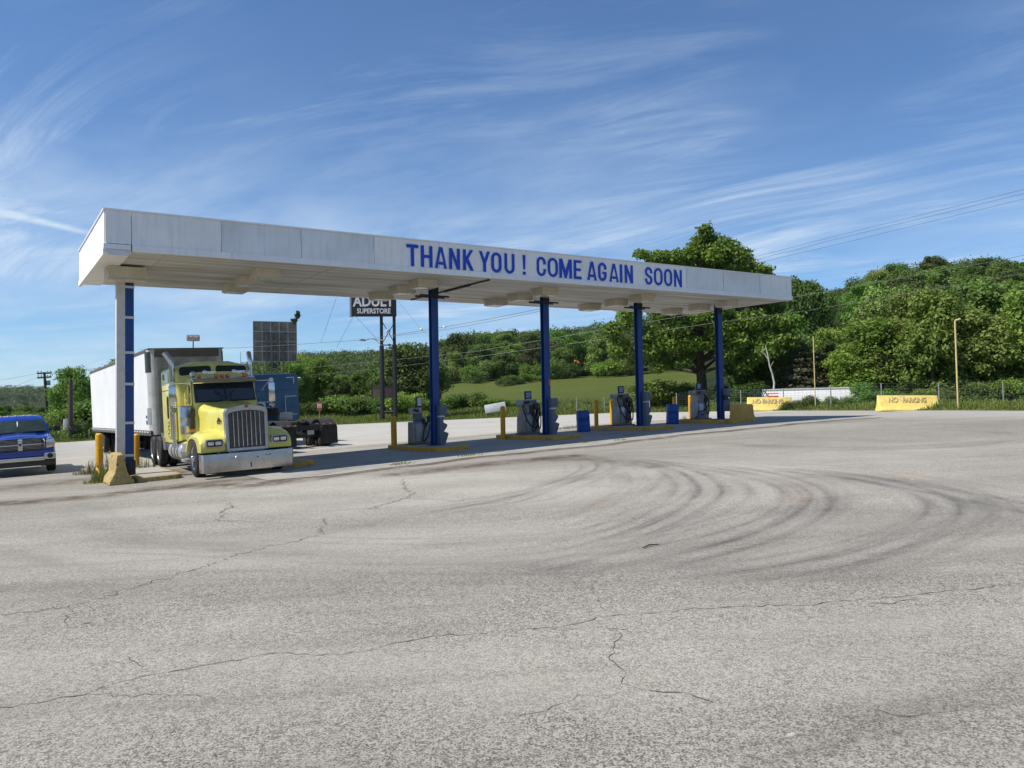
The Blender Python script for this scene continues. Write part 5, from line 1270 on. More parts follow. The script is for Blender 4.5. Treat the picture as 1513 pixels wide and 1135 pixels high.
# ------------------------------------------------------------------ vehicles
def wheel(parent, x, y, z, R_, wdt, side, front=False, name='wheel', rim=None, dual=False):
    """one wheel: tyre with a rim child; side -1 = outer face towards -x"""
    s = side; h = wdt / 2
    prof = [(R_ * .58, -h * .8), (R_ * .62, -h * .98), (R_ * .86, -h), (R_ * .965, -h * .86), (R_, -h * .6), (R_, -h * .25), (R_ * .985, -h * .2), (R_ * .985, -h * .12), (R_, -h * .07), (R_, h * .07), (R_ * .985, h * .12), (R_ * .985, h * .2), (R_, h * .25), (R_, h * .6), (R_ * .965, h * .86), (R_ * .86, h), (R_ * .62, h * .98), (R_ * .58, h * .8)]
    t = MB().lathe(prof, (x, y, z), 'x', 36)
    if dual: t.lathe(prof, (x - s * (wdt + .05), y, z), 'x', 28)
    t = t.build(name, M['rubber'], parent, smooth=50)
    mb = MB(); rm = M[rim or 'alu']
    if front: pr = [(0, s * h * 1.35), (R_ * .13, s * h * 1.35), (R_ * .17, s * h * 1.2), (R_ * .17, s * h * .7), (R_ * .36, s * h * .62), (R_ * .45, s * h * .5), (R_ * .53, s * h * .75), (R_ * .6, s * h * .92), (R_ * .6, -s * h * .5), (0, -s * h * .5)]
    else: pr = [(0, s * h * .3), (R_ * .15, s * h * .3), (R_ * .18, -s * h * .35), (R_ * .36, -s * h * .5), (R_ * .46, -s * h * .35), (R_ * .54, s * h * .6), (R_ * .6, s * h * .9), (R_ * .6, -s * h * .8), (0, -s * h * .8)]
    mb.lathe(pr, (x, y, z), 'x', 28)
    for k in range(10):
        a = 2 * PI * k / 10; r_ = R_ * .27
        mb.cyl((x + s * h * (.5 if front else -.6), y + r_ * math.cos(a), z + r_ * math.sin(a)), (x + s * h * (.95 if front else -.1), y + r_ * math.cos(a), z + r_ * math.sin(a)), R_ * .035, n=8)
    mb.build('rim', rm, t, smooth=45)
    return t

def semi_yellow():
    x0, y0 = 3.45, -.32
    T = groot('semi_truck', 'yellow long nose semi truck with chrome bumper parked under the canopy', 'semi truck', x0, y0, R(-1.5))
    Yl = M['truck_yellow']
    # hood: rings of a rounded section from grille to cowl
    def sec(y, hw, zb, zt, rr, n=5, crown=.05):
        pts = []
        for (cx, cz, a0) in ((hw - rr, zt - rr, 0), (-hw + rr, zt - rr, 90)):
            for k in range(n + 1):
                a = R(a0 + 90 * k / n); pts.append((cx + rr * math.cos(a), cz + rr * math.sin(a)))
        o = [(hw + .02, y, zb)]
        for (px_, pz) in pts[:n + 1]: o.append((px_, y, pz))
        o.append((0, y, zt + crown))
        for (px_, pz) in pts[n + 1:]: o.append((px_, y, pz))
        o.append((-hw - .02, y, zb)); return o
    secs = [sec(.20, .555, .72, 1.80, .10, crown=.08), sec(.28, .565, .72, 1.83, .11, crown=.08), sec(.8, .62, .85, 1.86, .17, crown=.07), sec(1.5, .70, .95, 1.92, .22, crown=.06), sec(2.1, .78, 1.0, 1.98, .24, crown=.05), sec(2.52, .84, 1.0, 2.04, .22, crown=.05)]
    MB().rings(secs).build('hood', Yl, T, smooth=60)
    # grille shell
    gp = [(-.56, .68), (.56, .68), (.57, 1.72), (.53, 1.81), (.42, 1.86), (.10, 1.915), (-.10, 1.915), (-.42, 1.86), (-.53, 1.81), (-.57, 1.72)]
    gi = [(-.47, .76), (.47, .76), (.48, 1.66), (.46, 1.70), (.36, 1.74), (.10, 1.77), (-.10, 1.77), (-.36, 1.74), (-.46, 1.70), (-.48, 1.66)]
    mb = MB(); mb.rings([[(x, .22, z) for x, z in gp], [(x, .09, z) for x, z in gp], [(x * .975, .06, 1.3 + (z - 1.3) * .985) for x, z in gp], [(x, .07, z) for x, z in gi], [(x, .19, z) for x, z in gi]], cap=False)
    G = mb.build('grille', M['steel'], T, smooth=40)
    MB().prism(gi, 'y', .12, .17).build('grille_mesh', M['grille_mesh'], G, smooth=0)
    for k in range(7):
        x = -.345 + .115 * k
        MB().tube([(x, .075, .80), (x, .072, 1.2), (x, .075, 1.73)], .0125, 8).build('grille_bar', M['chrome'], G)
    MB().lathe([(0, -.02), (.05, -.02), (.06, -.005), (.06, .02), (0, .02)], (0, .05, 1.88), 'y', 14).build('emblem', M['chrome'], T)
    MB().prism([(-.04, 1.845), (.04, 1.845), (.028, 1.915), (0, 1.925), (-.028, 1.915)], 'y', .018, .027).build('emblem_badge', M['red_lamp'], T)
    # fenders
    for s in (-1, 1):
        pr = [(.13, .69), (.12, .78), (.16, .95), (.26, 1.09), (.42, 1.19), (.70, 1.26), (1.15, 1.28), (1.6, 1.22), (1.95, 1.08), (2.2, .88), (2.3, .66), (2.12, .66), (1.98, .84), (1.80, 1.02), (1.55, 1.13), (1.25, 1.16), (.95, 1.12), (.72, .98), (.60, .82), (.56, .69)]
        mb = MB(); n = len(pr)
        mb.rings([[(s * x, y, z - dz * max(0, (z - .9))) for y, z in pr] for x, dz in ((.54, -.05), (.80, .0), (1.05, .08), (1.17, .28), (1.20, .42))])
        mb.build('fender', Yl, T, bevel=.012, smooth=60)
        MB().prism(rrect(s * .86 - .23, s * .86 + .23, .82, 1.04, .06, 4), 'y', .03, .32).build('headlight', M['steel'], T, bevel=.012)
        H = MB().prism(rrect(s * .86 - .20, s * .86 + .20, .845, 1.015, .05, 4), 'y', .018, .028).build('headlight_bezel', M['black'], T)
        for d in (-.10, .09): MB().prism(rrect(s * .86 + d - .075, s * .86 + d + .075, .885, .975, .02, 3), 'y', .008, .016).build('headlight_lens', M['lamp_clear'], H)
        # air cleaner
        a = MB().lathe([(0, 1.14), (.15, 1.14), (.175, 1.18), (.175, 1.38), (.18, 1.39), (.18, 1.41), (.175, 1.42), (.175, 1.62), (.18, 1.63), (.18, 1.65), (.175, 1.66), (.175, 1.9), (.15, 1.96), (.07, 1.99), (0, 1.99)], (s * 1.06, 2.72, 0), 'z', 20).build('air_cleaner', M['alu'], T, smooth=40)
        MB().lathe([(0, 0), (.07, 0), (.10, .06), (.10, .22), (.05, .3), (0, .3)], (s * .99, 2.32, 1.62), 'z', 14).tube([(s * .99, 2.32, 1.3), (s * .99, 2.32, 1.64)], .075, 12).build('air_intake', M['plastic_dark'], a, smooth=40)
        MB().box(s * 1.0 - .05, s * 1.0 + .05, 2.27, 2.33, 1.22, 1.32).build('turn_signal', M['orange_lamp'], T, bevel=.012)
        # exhaust stack
        st = MB().tube([(s * 1.17, 4.06, .72), (s * 1.17, 4.06, 1.0)], .075, 14).tube([(s * 1.17, 4.06, .98), (s * 1.17, 4.06, 2.35)], .115, 18).tube([(s * 1.17, 4.06, 2.3), (s * 1.17, 4.06, 3.2)] + ([(-1.19, 4.06, 3.36), (-1.26, 4.1, 3.5), (-1.36, 4.14, 3.64)] if s < 0 else [(1.17, 4.06, 3.34), (1.17, 4.1, 3.48), (1.18, 4.2, 3.6)]), .078, 14)
        st.build('exhaust_stack', M['chrome'], T, smooth=45)
        # mirror with its arms
        mm = MB().box(s * 1.42 - .1, s * 1.42 + .1, 2.60, 2.67, 1.98, 2.58).build('mirror', M['chrome'], T, bevel=.03)
        MB().tube([(s * .92, 2.66, 2.64), (s * 1.42, 2.62, 2.64), (s * 1.42, 2.62, 2.56)], .014, 8).tube([(s * .92, 2.66, 1.98), (s * 1.42, 2.62, 1.96), (s * 1.42, 2.62, 2.0)], .014, 8).tube([(s * .93, 2.9, 2.02), (s * 1.34, 2.64, 2.60)], .010, 8).build('mirror_arm', M['chrome'], mm)
        MB().lathe([(0, 0), (.05, 0), (.09, .03), (.095, .05), (0, .05)], (s * 1.42, 2.60, 1.86), 'y', 16).build('spot_mirror', M['chrome'], mm)
        MB().lathe([(0, -.06), (.055, -.05), (.075, 0), (.055, .05), (0, .06)], (s * 1.42, 2.63, 2.64), 'y', 14).build('mirror_lamp', M['sign_white'], mm)
        # fuel tank with straps
        tk = MB().lathe([(0, 3.35), (.24, 3.37), (.30, 3.42), (.31, 3.5), (.31, 5.35), (.28, 5.42), (0, 5.42)], (s * .88, 0, .60), 'y', 26).build('fuel_tank', M['alu'], T, smooth=45)
        for y in (3.75, 4.25, 4.75): MB().lathe([(.30, -.03), (.322, -.03), (.322, .03), (.30, .03)], (s * .88, y, .60), 'y', 26).build('tank_strap', M['black'], tk, smooth=45)
        MB().box(s * .62, s * 1.13, 2.42, 3.25, .62, .88).build('battery_box', M['alu'], T, bevel=.02)
        MB().box(s * .66, s * 1.18, 2.45, 3.2, .34, .42).build('step', M['alu'], T, bevel=.01)
        MB().prism([(5.85, .60), (6.02, .62), (6.15, 1.0), (6.5, 1.12), (6.5, 1.15), (6.1, 1.05), (5.95, .98)], 'x', s * .70, s * 1.22).build('quarter_fender', M['steel'], T)
        # wheels
        wheel(T, s * 1.05, 1.22, .515, .515, .30, s, front=True, rim='chrome')
        for y in (7.15, 8.5): wheel(T, s * 1.10, y, .515, .515, .27, s, rim='alu', dual=True)
    for s, x in ((-1, -.42), (1, .5)):
        MB().tube([(x - .06, -.035, .56), (x - .06, -.075, .52), (x + .06, -.075, .52), (x + .06, -.035, .56)], .010, 6).build('tow_hook', M['steel'], T)
    MB().rings([[(-1.22, .30, .17), (-1.22, .30, .65)], [(-1.21, .07, .17), (-1.21, .07, .65)], [(-1.16, .0, .17), (-1.16, .0, .65)], [(0, -.05, .17), (0, -.05, .65)], [(1.16, .0, .17), (1.16, .0, .65)], [(1.21, .07, .17), (1.21, .07, .65)], [(1.22, .30, .17), (1.22, .30, .65)]], closed=False, cap=False)
    o = [(-1.22, .32), (-1.215, .06), (-1.17, -.01), (-.6, -.04), (0, -.05), (.6, -.04), (1.17, -.01), (1.215, .06), (1.22, .32)]
    MB().prism(o + [(x * .97, y + .03) for x, y in reversed(o)], 'z', .165, .645).build('bumper', M['bumper'], T, bevel=.008, smooth=40)
    MB().box(.02, .05, -.062, -.052, .24, .36).build('bumper_scrape', M['plastic_dark'], T)
    MB().cyl((.22, -.06, .49), (.22, -.04, .49), .02, n=10).build('bumper_hole', M['black'], T)
    # cab
    mb = MB(); pc = [(2.30, 1.0), (2.36, 2.04), (2.62, 2.66), (2.78, 2.80), (3.9, 2.84), (3.9, .92), (2.5, .88)]
    mb.prism(pc, 'x', -.90, .90).fn(lambda x, y, z: (x * (1 - .035 * max(0, z - 2.0) / .8), y, z))
    Cb = mb.build('cab', Yl, T, bevel=.05, seg=3, smooth=45)
    # windscreen, two panes with a post
    for a, b in ((-.815, -.03), (.03, .815)):
        mb = MB(); mb.rings([[(a, 2.315, 2.09), (b, 2.315, 2.09), (b * .98, 2.565, 2.615), (a * .98, 2.565, 2.615)], [(a, 2.40, 2.07), (b, 2.40, 2.07), (b * .98, 2.64, 2.60), (a * .98, 2.64, 2.60)]])
        MBw = mb.build('windscreen', M['glass'], Cb)
    mb = MB(); mb.rings([[(-.86, 2.325, 2.05), (.86, 2.325, 2.05), (.845, 2.58, 2.655), (-.845, 2.58, 2.655)], [(-.86, 2.42, 2.05), (.86, 2.42, 2.05), (.845, 2.66, 2.655), (-.845, 2.66, 2.655)]]); mb.build('windscreen_frame', M['black'], Cb)
    for s in (-1, 1):
        MB().tube([(s * .12, 2.30, 2.08), (s * .17, 2.37, 2.22), (s * .32 - .2 * (s > 0), 2.42, 2.34)], .009, 6).tube([(s * .05, 2.34, 2.2), (s * .30, 2.45, 2.40)], .008, 5).build('wiper', M['black'], Cb)
        D = MB().prism(rrect(2.62, 3.72, 1.05, 2.70, .08, 3), 'x', s * .893, s * .915).build('door', Yl, Cb, bevel=.008)
        MB().prism(rrect(2.70, 3.5, 2.02, 2.58, .06, 3), 'x', s * .912, s * .922).build('door_window', M['glass'], D)
        MB().box(s * .915, s * .94, 3.52, 3.66, 1.86, 1.90).build('door_handle', M['chrome'], D)
        MB().lathe([(0, 0), (.05, .0), (.085, .05), (.09, .09), (0, .09)], (s * .78, 2.86, 2.90), 'y', 16).cyl((s * .78, 2.9, 2.9), (s * .78, 3.0, 2.80), .02).build('round_lamp', M['chrome'], Cb, smooth=45)
        MB().lathe([(0, 0), (.06, .01), (.07, .05), (.03, .10), (0, .10)], (s * .42 - .06, 2.72, 2.945), 'y', 14).box(s * .42, s * .42 + .26, 2.74, 2.9, 2.89, 2.97).build('roof_horn', M['chrome'], Cb, bevel=.008)
    MB().prism([(2.34, 2.60), (2.32, 2.625), (2.44, 2.73), (2.62, 2.78), (2.66, 2.74), (2.5, 2.69)], 'x', -.90, .90).build('sun_visor', M['chrome'], Cb, bevel=.006)
    for x in (-.66, -.16, 0, .16, .66):
        MB().lathe([(0, -.07), (.045, -.06), (.062, 0), (.062, .07), (0, .07)], (x, 2.68, 2.83), 'y', 14).build('roof_marker', M['orange_lamp'], Cb, smooth=50)
    # sleeper
    def ss(y, hw, zb, ze, zc, rr): 
        o = [(hw, y, zb), (hw, y, ze - rr)]
        for k in range(1, 5): a = R(90 * k / 4); o.append((hw - rr + rr * math.cos(a), y, ze - rr + rr * math.sin(a)))
        o.append((hw * .45, y, zc)); o += [(-x, yy, z) for x, yy, z in reversed(o)]; return o
    S = MB().rings([ss(3.86, .98, .98, 2.78, 2.84, .12), ss(3.92, 1.08, .92, 3.08, 3.24, .14), ss(4.10, 1.15, .88, 3.20, 3.34, .14), ss(4.9, 1.16, .86, 3.22, 3.37, .14), ss(6.2, 1.16, .86, 3.22, 3.36, .14), ss(6.30, 1.13, .86, 3.18, 3.31, .14)]).build('sleeper', Yl, T, bevel=0, smooth=40)
    for s in (-1, 1):
        a, b = (.07, 1.0)
        pts = rrect(a, b, 2.905, 3.175, .09, 4)
        MB().prism([(s * x, z + .03 * (1 - x)) for x, z in pts], 'y', 3.885, 3.99).build('skylight', M['glass'], S)
        MB().prism(rrect(4.85, 5.45, 2.74, 3.08, .05, 3), 'x', s * 1.15, s * 1.172).build('side_window', M['glass'], S)
        MB().prism(rrect(5.75, 5.9, 2.86, 3.04, .03, 3), 'x', s * 1.15, s * 1.172).build('side_vent', M['plastic_dark'], S)
        MB().prism(rrect(5.0, 5.28, 1.62, 2.32, .1, 4), 'x', s * 1.15, s * 1.175).build('side_window', M['glass'], S)
        MB().box(s * 1.155, s * 1.168, 3.95, 6.28, 2.50, 2.515).build('body_seam', M['plastic_dark'], S)
        for k in range(5):
            z = 1.5 - k * .115
            MB().box(s * 1.155, s * 1.172, 5.0, 5.26, z - .012, z + .012).box(s * 1.155, s * 1.172, 5.22 if k % 2 else 5.0, 5.25 if k % 2 else 5.03, z - .08, z - .014).build('side_marking', M['wall_dark'], S)
    # lower sleeper skirt, frame, fifth wheel
    MB().box(-1.12, 1.12, 4.0, 6.1, .74, .85).build('skirt', M['steel'], T, bevel=.01)
    mb = MB()
    for s in (-1, 1): mb.box(s * .40, s * .48, .3, 9.4, .72, .98)
    for y in (2.2, 4.6, 6.6, 7.8, 9.2): mb.box(-.395, .395, y, y + .1, .75, .95)
    mb.build('frame', M['black'], T)
    MB().prism([(-.45, 7.2), (.45, 7.2), (.45, 7.9), (.15, 8.35), (.06, 7.9), (-.06, 7.9), (-.15, 8.35), (-.45, 7.9)], 'z', 1.0, 1.06).build('fifth_wheel', M['black'], T)
    mb = MB().cyl((-1.0, 1.22, .515), (1.0, 1.22, .515), .07)
    for y in (7.15, 8.5): mb.cyl((-.9, y, .515), (.9, y, .515), .1)
    mb.build('axle', M['black'], T)
    # bulldog like hood crest is only a dark little badge
    mb = MB()
    for k, (dy, dz, r_) in enumerate([(0, 0, .05), (.10, .015, .045), (.19, .01, .05), (.28, -.02, .035), (.02, -.07, .022), (.10, -.08, .02), (.2, -.075, .022), (.27, -.085, .018), (.1, .055, .03), (.2, .05, .03)]):
        mb.lathe([(0, -.006), (r_, -.006), (r_, .006), (0, .006)], (-.615 - .045 * dy, .42 + dy, 1.52 + dz), 'x', 8)
    mb.build('hood_emblem', M['plastic_dark'], T)
    MB().box(-1.12, -.95, 2.43, 2.445, .98, 1.12).build('permit_sticker', M['paper'], T)
    return T
M['grille_mesh'] = paint('grille_mesh', (.09, .09, .092), .5, .4, var=.3, vscale=12, bump=.4, bscale=60)
M['bumper'] = paint('polished_bumper', (.50, .49, .47), .30, .9, var=.08, vscale=2, dirt=.35, dirtcol=(.22, .2, .18), streak=.2)
semi_yellow()

def trailer():
    x0, y0 = 3.72, 8.0
    T = groot('box_trailer', 'white box trailer with black nose frame behind the yellow truck', 'trailer', x0, y0, R(.75))
    HW, zb, zt, Lg = 1.30, 1.16, 4.10, 16.15
    def nose(y): return y
    # side walls with shallow vertical corrugation
    for s in (-1, 1):
        mb = MB(); o = []; y = .42; k = 0
        while y < Lg - .05:
            o += [(s * HW, y), (s * HW, y + .10), (s * (HW - .012), y + .115), (s * (HW - .012), y + .145)]; y += .16
        inner = [(s * (HW - .05), y), (s * (HW - .05), .42)]
        mb.prism(o + inner, 'z', zb + .06, zt - .10)
        mb.build('side_wall', M['trailer_white'], T, smooth=0)
        MB().box(s * (HW - .03), s * (HW + .018), .40, Lg, zt - .10, zt + .01).build('top_rail', M['trailer_rail'], T, bevel=.01)
        R_ = MB().box(s * (HW - .05), s * (HW + .015), .1, Lg, zb - .13, zb + .058).build('bottom_rail', M['trailer_rail'], T, bevel=.01)
        mb = MB()
        for k in range(30): mb.box(s * (HW + .015), s * (HW + .021), .5 + k * .53, .5 + k * .53 + .30, zb - .02, zb + .02)
        mb.build('reflector_strip', M['sign_white'], R_)
        # rounded nose corner post
        c = [(s * (HW - .28 + .28 * math.cos(R(a))), .28 - .28 * math.sin(R(a))) for a in range(0, 91, 15)]
        MB().prism([(s * HW, .42)] + c + [(s * (HW - .28), .05), (s * (HW - .22), .2), (s * (HW - .05), .42)], 'z', zb - .1, zt - .02).build('nose_corner', M['trailer_corner'], T, smooth=60)
        MB().prism([(s * (HW + .01), .62)] + [(p[0] * 1.006, p[1] - .008) for p in c[:4]] + [(s * (HW - .05), .3), (s * (HW - .03), .62)], 'z', zt - .82, zt - .10).build('nose_panel', M['black'], T, smooth=60)
        MB().prism([(s * (HW + .008), .60)] + [(p[0] * 1.005, p[1] - .006) for p in c[:3]] + [(s * (HW - .03), .6)], 'z', zb + .28, zb + .86).build('lower_patch', M['galv'], T, smooth=60)
        for y in (13.2, 14.5): wheel(T, s * 1.08, y, .515, .515, .27, s, rim='sign_white', dual=True)
        MB().box(s * .45, s * .6, 3.0, 3.2, .25, zb - .1).box(s * .38, s * .68, 2.9, 3.3, .2, .26).build('landing_leg', M['black'], T)
        MB().box(s * .55, s * 1.2, 15.2, 15.25, .18, .95).build('mud_flap', M['rubber'], T)
    MB().box(-HW + .28, HW - .28, .0, .06, zb - .06, zt - .30).build('nose_wall', M['trailer_front'], T)
    mb = MB()
    for k in range(7): mb.box(-.9 + k * .3 - .012, -.9 + k * .3 + .012, -.012, 0, zb, zt - .32)
    mb.build('nose_rivet_strip', M['trailer_front'], T)
    MB().box(-HW + .2, HW - .2, -.01, .07, zt - .298, zt - .02).build('nose_header', M['trailer_rail'], T, bevel=.02)
    MB().box(-HW, HW, .03, Lg, zt - .015, zt + .025).build('roof', M['trailer_rail'], T, bevel=.02)
    MB().box(-HW + .06, HW - .06, .3, Lg - .03, zb - .1, zb + .05).build('floor', M['black'], T)
    MB().box(-HW + .06, HW - .06, Lg - .06, Lg, zb + .06, zt - .1).build('rear_door', M['trailer_white'], T)
    mb = MB()
    for s in (-1, 1): mb.box(s * .4, s * .5, 11.8, Lg - .1, .85, 1.04)
    mb.cyl((-.9, 13.2, .515), (.9, 13.2, .515), .09).cyl((-.9, 14.5, .515), (.9, 14.5, .515), .09).box(-1.1, 1.1, Lg - .12, Lg - .02, .5, .6)
    mb.build('bogie', M['black'], T)
    MB().box(-HW - .018, -HW - .004, .72, .86, zb + .28, zb + .42).box(-HW - .018, -HW - .004, .72, .86, zb + .5, zb + .6).build('decal', M['screen'], T)
M['trailer_corner'] = paint('trailer_corner', (.46, .46, .44), .5, var=.15, vscale=2, dirt=.5, dirtcol=(.2, .19, .17), streak=.4)
trailer()

def semi_blue():
    T = groot('semi_truck', 'dark blue semi tractor without trailer, seen from behind its tandem wheels', 'semi truck', 8.75, 9.9, 0)
    B = M['blue_cab']
    pr = rrect(-1.2, 1.2, 1.10, 3.34, .16, 5)
    mb = MB(); mb.prism(pr, 'y', 4.6, 6.7); S = mb.build('sleeper', B, T, bevel=.03, smooth=45)
    for z in (1.75, 2.55): MB().box(-1.15, 1.15, 4.592, 4.602, z, z + .012).build('body_seam', M['plastic_dark'], S)
    MB().box(.62, 1.0, 4.57, 4.60, 3.13, 3.17).box(.96, 1.0, 4.568, 4.598, 2.86, 3.128).build('corner_bracket', M['alu'], S)
    MB().tube([(.55, 4.60, 2.32), (.52, 4.53, 2.28), (.52, 4.53, 1.35), (.55, 4.6, 1.3)], .018, 8).build('grab_bar', M['alu'], S)
    MB().box(.55, 1.08, 4.585, 4.602, 2.24, 2.30).box(.7, 1.08, 4.585, 4.602, 1.38, 1.44).build('step_plate', M['galv'], S)
    for x in (-.45, .02): MB().cyl((x, 4.58, 2.62), (x, 4.6, 2.62), .03, n=10).build('work_lamp', M['lamp_clear'], S)
    MB().prism([(6.7, 1.0), (6.7, 3.2), (7.2, 3.12), (8.1, 2.8), (8.5, 2.05), (10.4, 1.9), (10.6, 1.7), (10.6, .9), (6.7, .9)], 'x', -1.0, 1.0).build('cab', B, T, bevel=.06, smooth=45)
    for s in (-1, 1):
        MB().box(s * .98, s * 1.02, 7.2, 8.0, 2.1, 2.7).build('door_window', M['glass'], T)
        MB().prism([(9.0, .8), (9.1, 1.2), (9.5, 1.35), (10.2, 1.3), (10.5, 1.0), (10.3, .8), (10.1, 1.1), (9.4, 1.1), (9.2, .8)], 'x', s * .95, s * 1.2).build('fender', B, T)
        wheel(T, s * 1.05, 9.7, .515, .515, .3, s, front=True)
        for y in (1.0, 2.35): wheel(T, s * 1.10, y, .515, .515, .27, s, dual=True)
        F_ = MB().prism([(s * .56, .14), (s * 1.22, .14), (s * 1.22, .86), (s * 1.16, .95), (s * .62, .95), (s * .56, .86)], 'y', -.02, .0).build('mud_flap', M['rubber'], T, bevel=.004)
        MB().box(s * .56, s * 1.22, -.06, .01, .955, 1.02).build('flap_hanger', M['steel'], F_)
        
        for la, lb_ in ((.66, .84), (.96, 1.14)): MB().box(s * la, s * lb_, -.085, -.062, .965, 1.01).build('tail_lamp', M['red_lamp'], T)
        MB().prism([(.30 + .0, .98), (.45, 1.14), (.8, 1.22), (1.2, 1.14), (1.55, 1.0), (1.8, 1.0), (2.1, 1.14), (2.5, 1.2), (2.8, 1.1), (3.0, .95), (2.95, .94), (2.75, 1.07), (2.5, 1.165), (2.12, 1.11), (1.8, .97), (1.55, .97), (1.2, 1.105), (.8, 1.185), (.48, 1.11), (.34, .97)], 'x', s * .62, s * 1.24).build('wheel_cover', M['rubber'], T)
        MB().lathe([(0, 3.4), (.26, 3.42), (.31, 3.5), (.31, 5.6), (0, 5.62)], (s * .88, 0, .62), 'y', 22).build('fuel_tank', M['steel'], T, smooth=45)
    mb = MB()
    for s in (-1, 1): mb.box(s * .40, s * .48, -.05, 9.8, .74, .99)
    for y in (.0, 1.6, 3.1, 4.4): mb.box(-.395, .395, y, y + .1, .77, .96)
    mb.build('frame', M['black'], T)
    MB().prism([(-.48, 1.9), (.48, 1.9), (.48, 1.5), (.16, .95), (.07, 1.4), (-.07, 1.4), (-.16, .95), (-.48, 1.5)], 'z', 1.06, 1.13).build('fifth_wheel', M['rubber'], T)
    MB().box(-.5, .5, 1.3, 1.9, .98, 1.055).build('fifth_wheel_mount', M['black'], T)
    MB().box(-.395, .395, 3.3, 4.4, 1.0, 1.03).build('deck_plate', M['steel'], T)
    MB().box(.02, .62, 3.9, 4.3, 1.18, 1.52).build('tool_box', M['galv'], T, bevel=.01)
    mb = MB()
    for z in (1.42, 1.62): mb.lathe([(.3, -.09), (.44, -.09), (.5, -.05), (.5, .05), (.44, .09), (.3, .09)], (-.48, 4.05, z + .1), 'z', 24)
    mb.build('spare_tyre', M['rubber'], T, smooth=45)
    MB().box(-.12, .16, -.13, -.11, .58, .76).build('plate', M['galv'], T)
    mb = MB().cyl((-.9, 1.0, .515), (.9, 1.0, .515), .1).cyl((-.9, 2.35, .515), (.9, 2.35, .515), .1).cyl((-.9, 9.7, .515), (.9, 9.7, .515), .07)
    mb.build('axle', M['black'], T)
semi_blue()

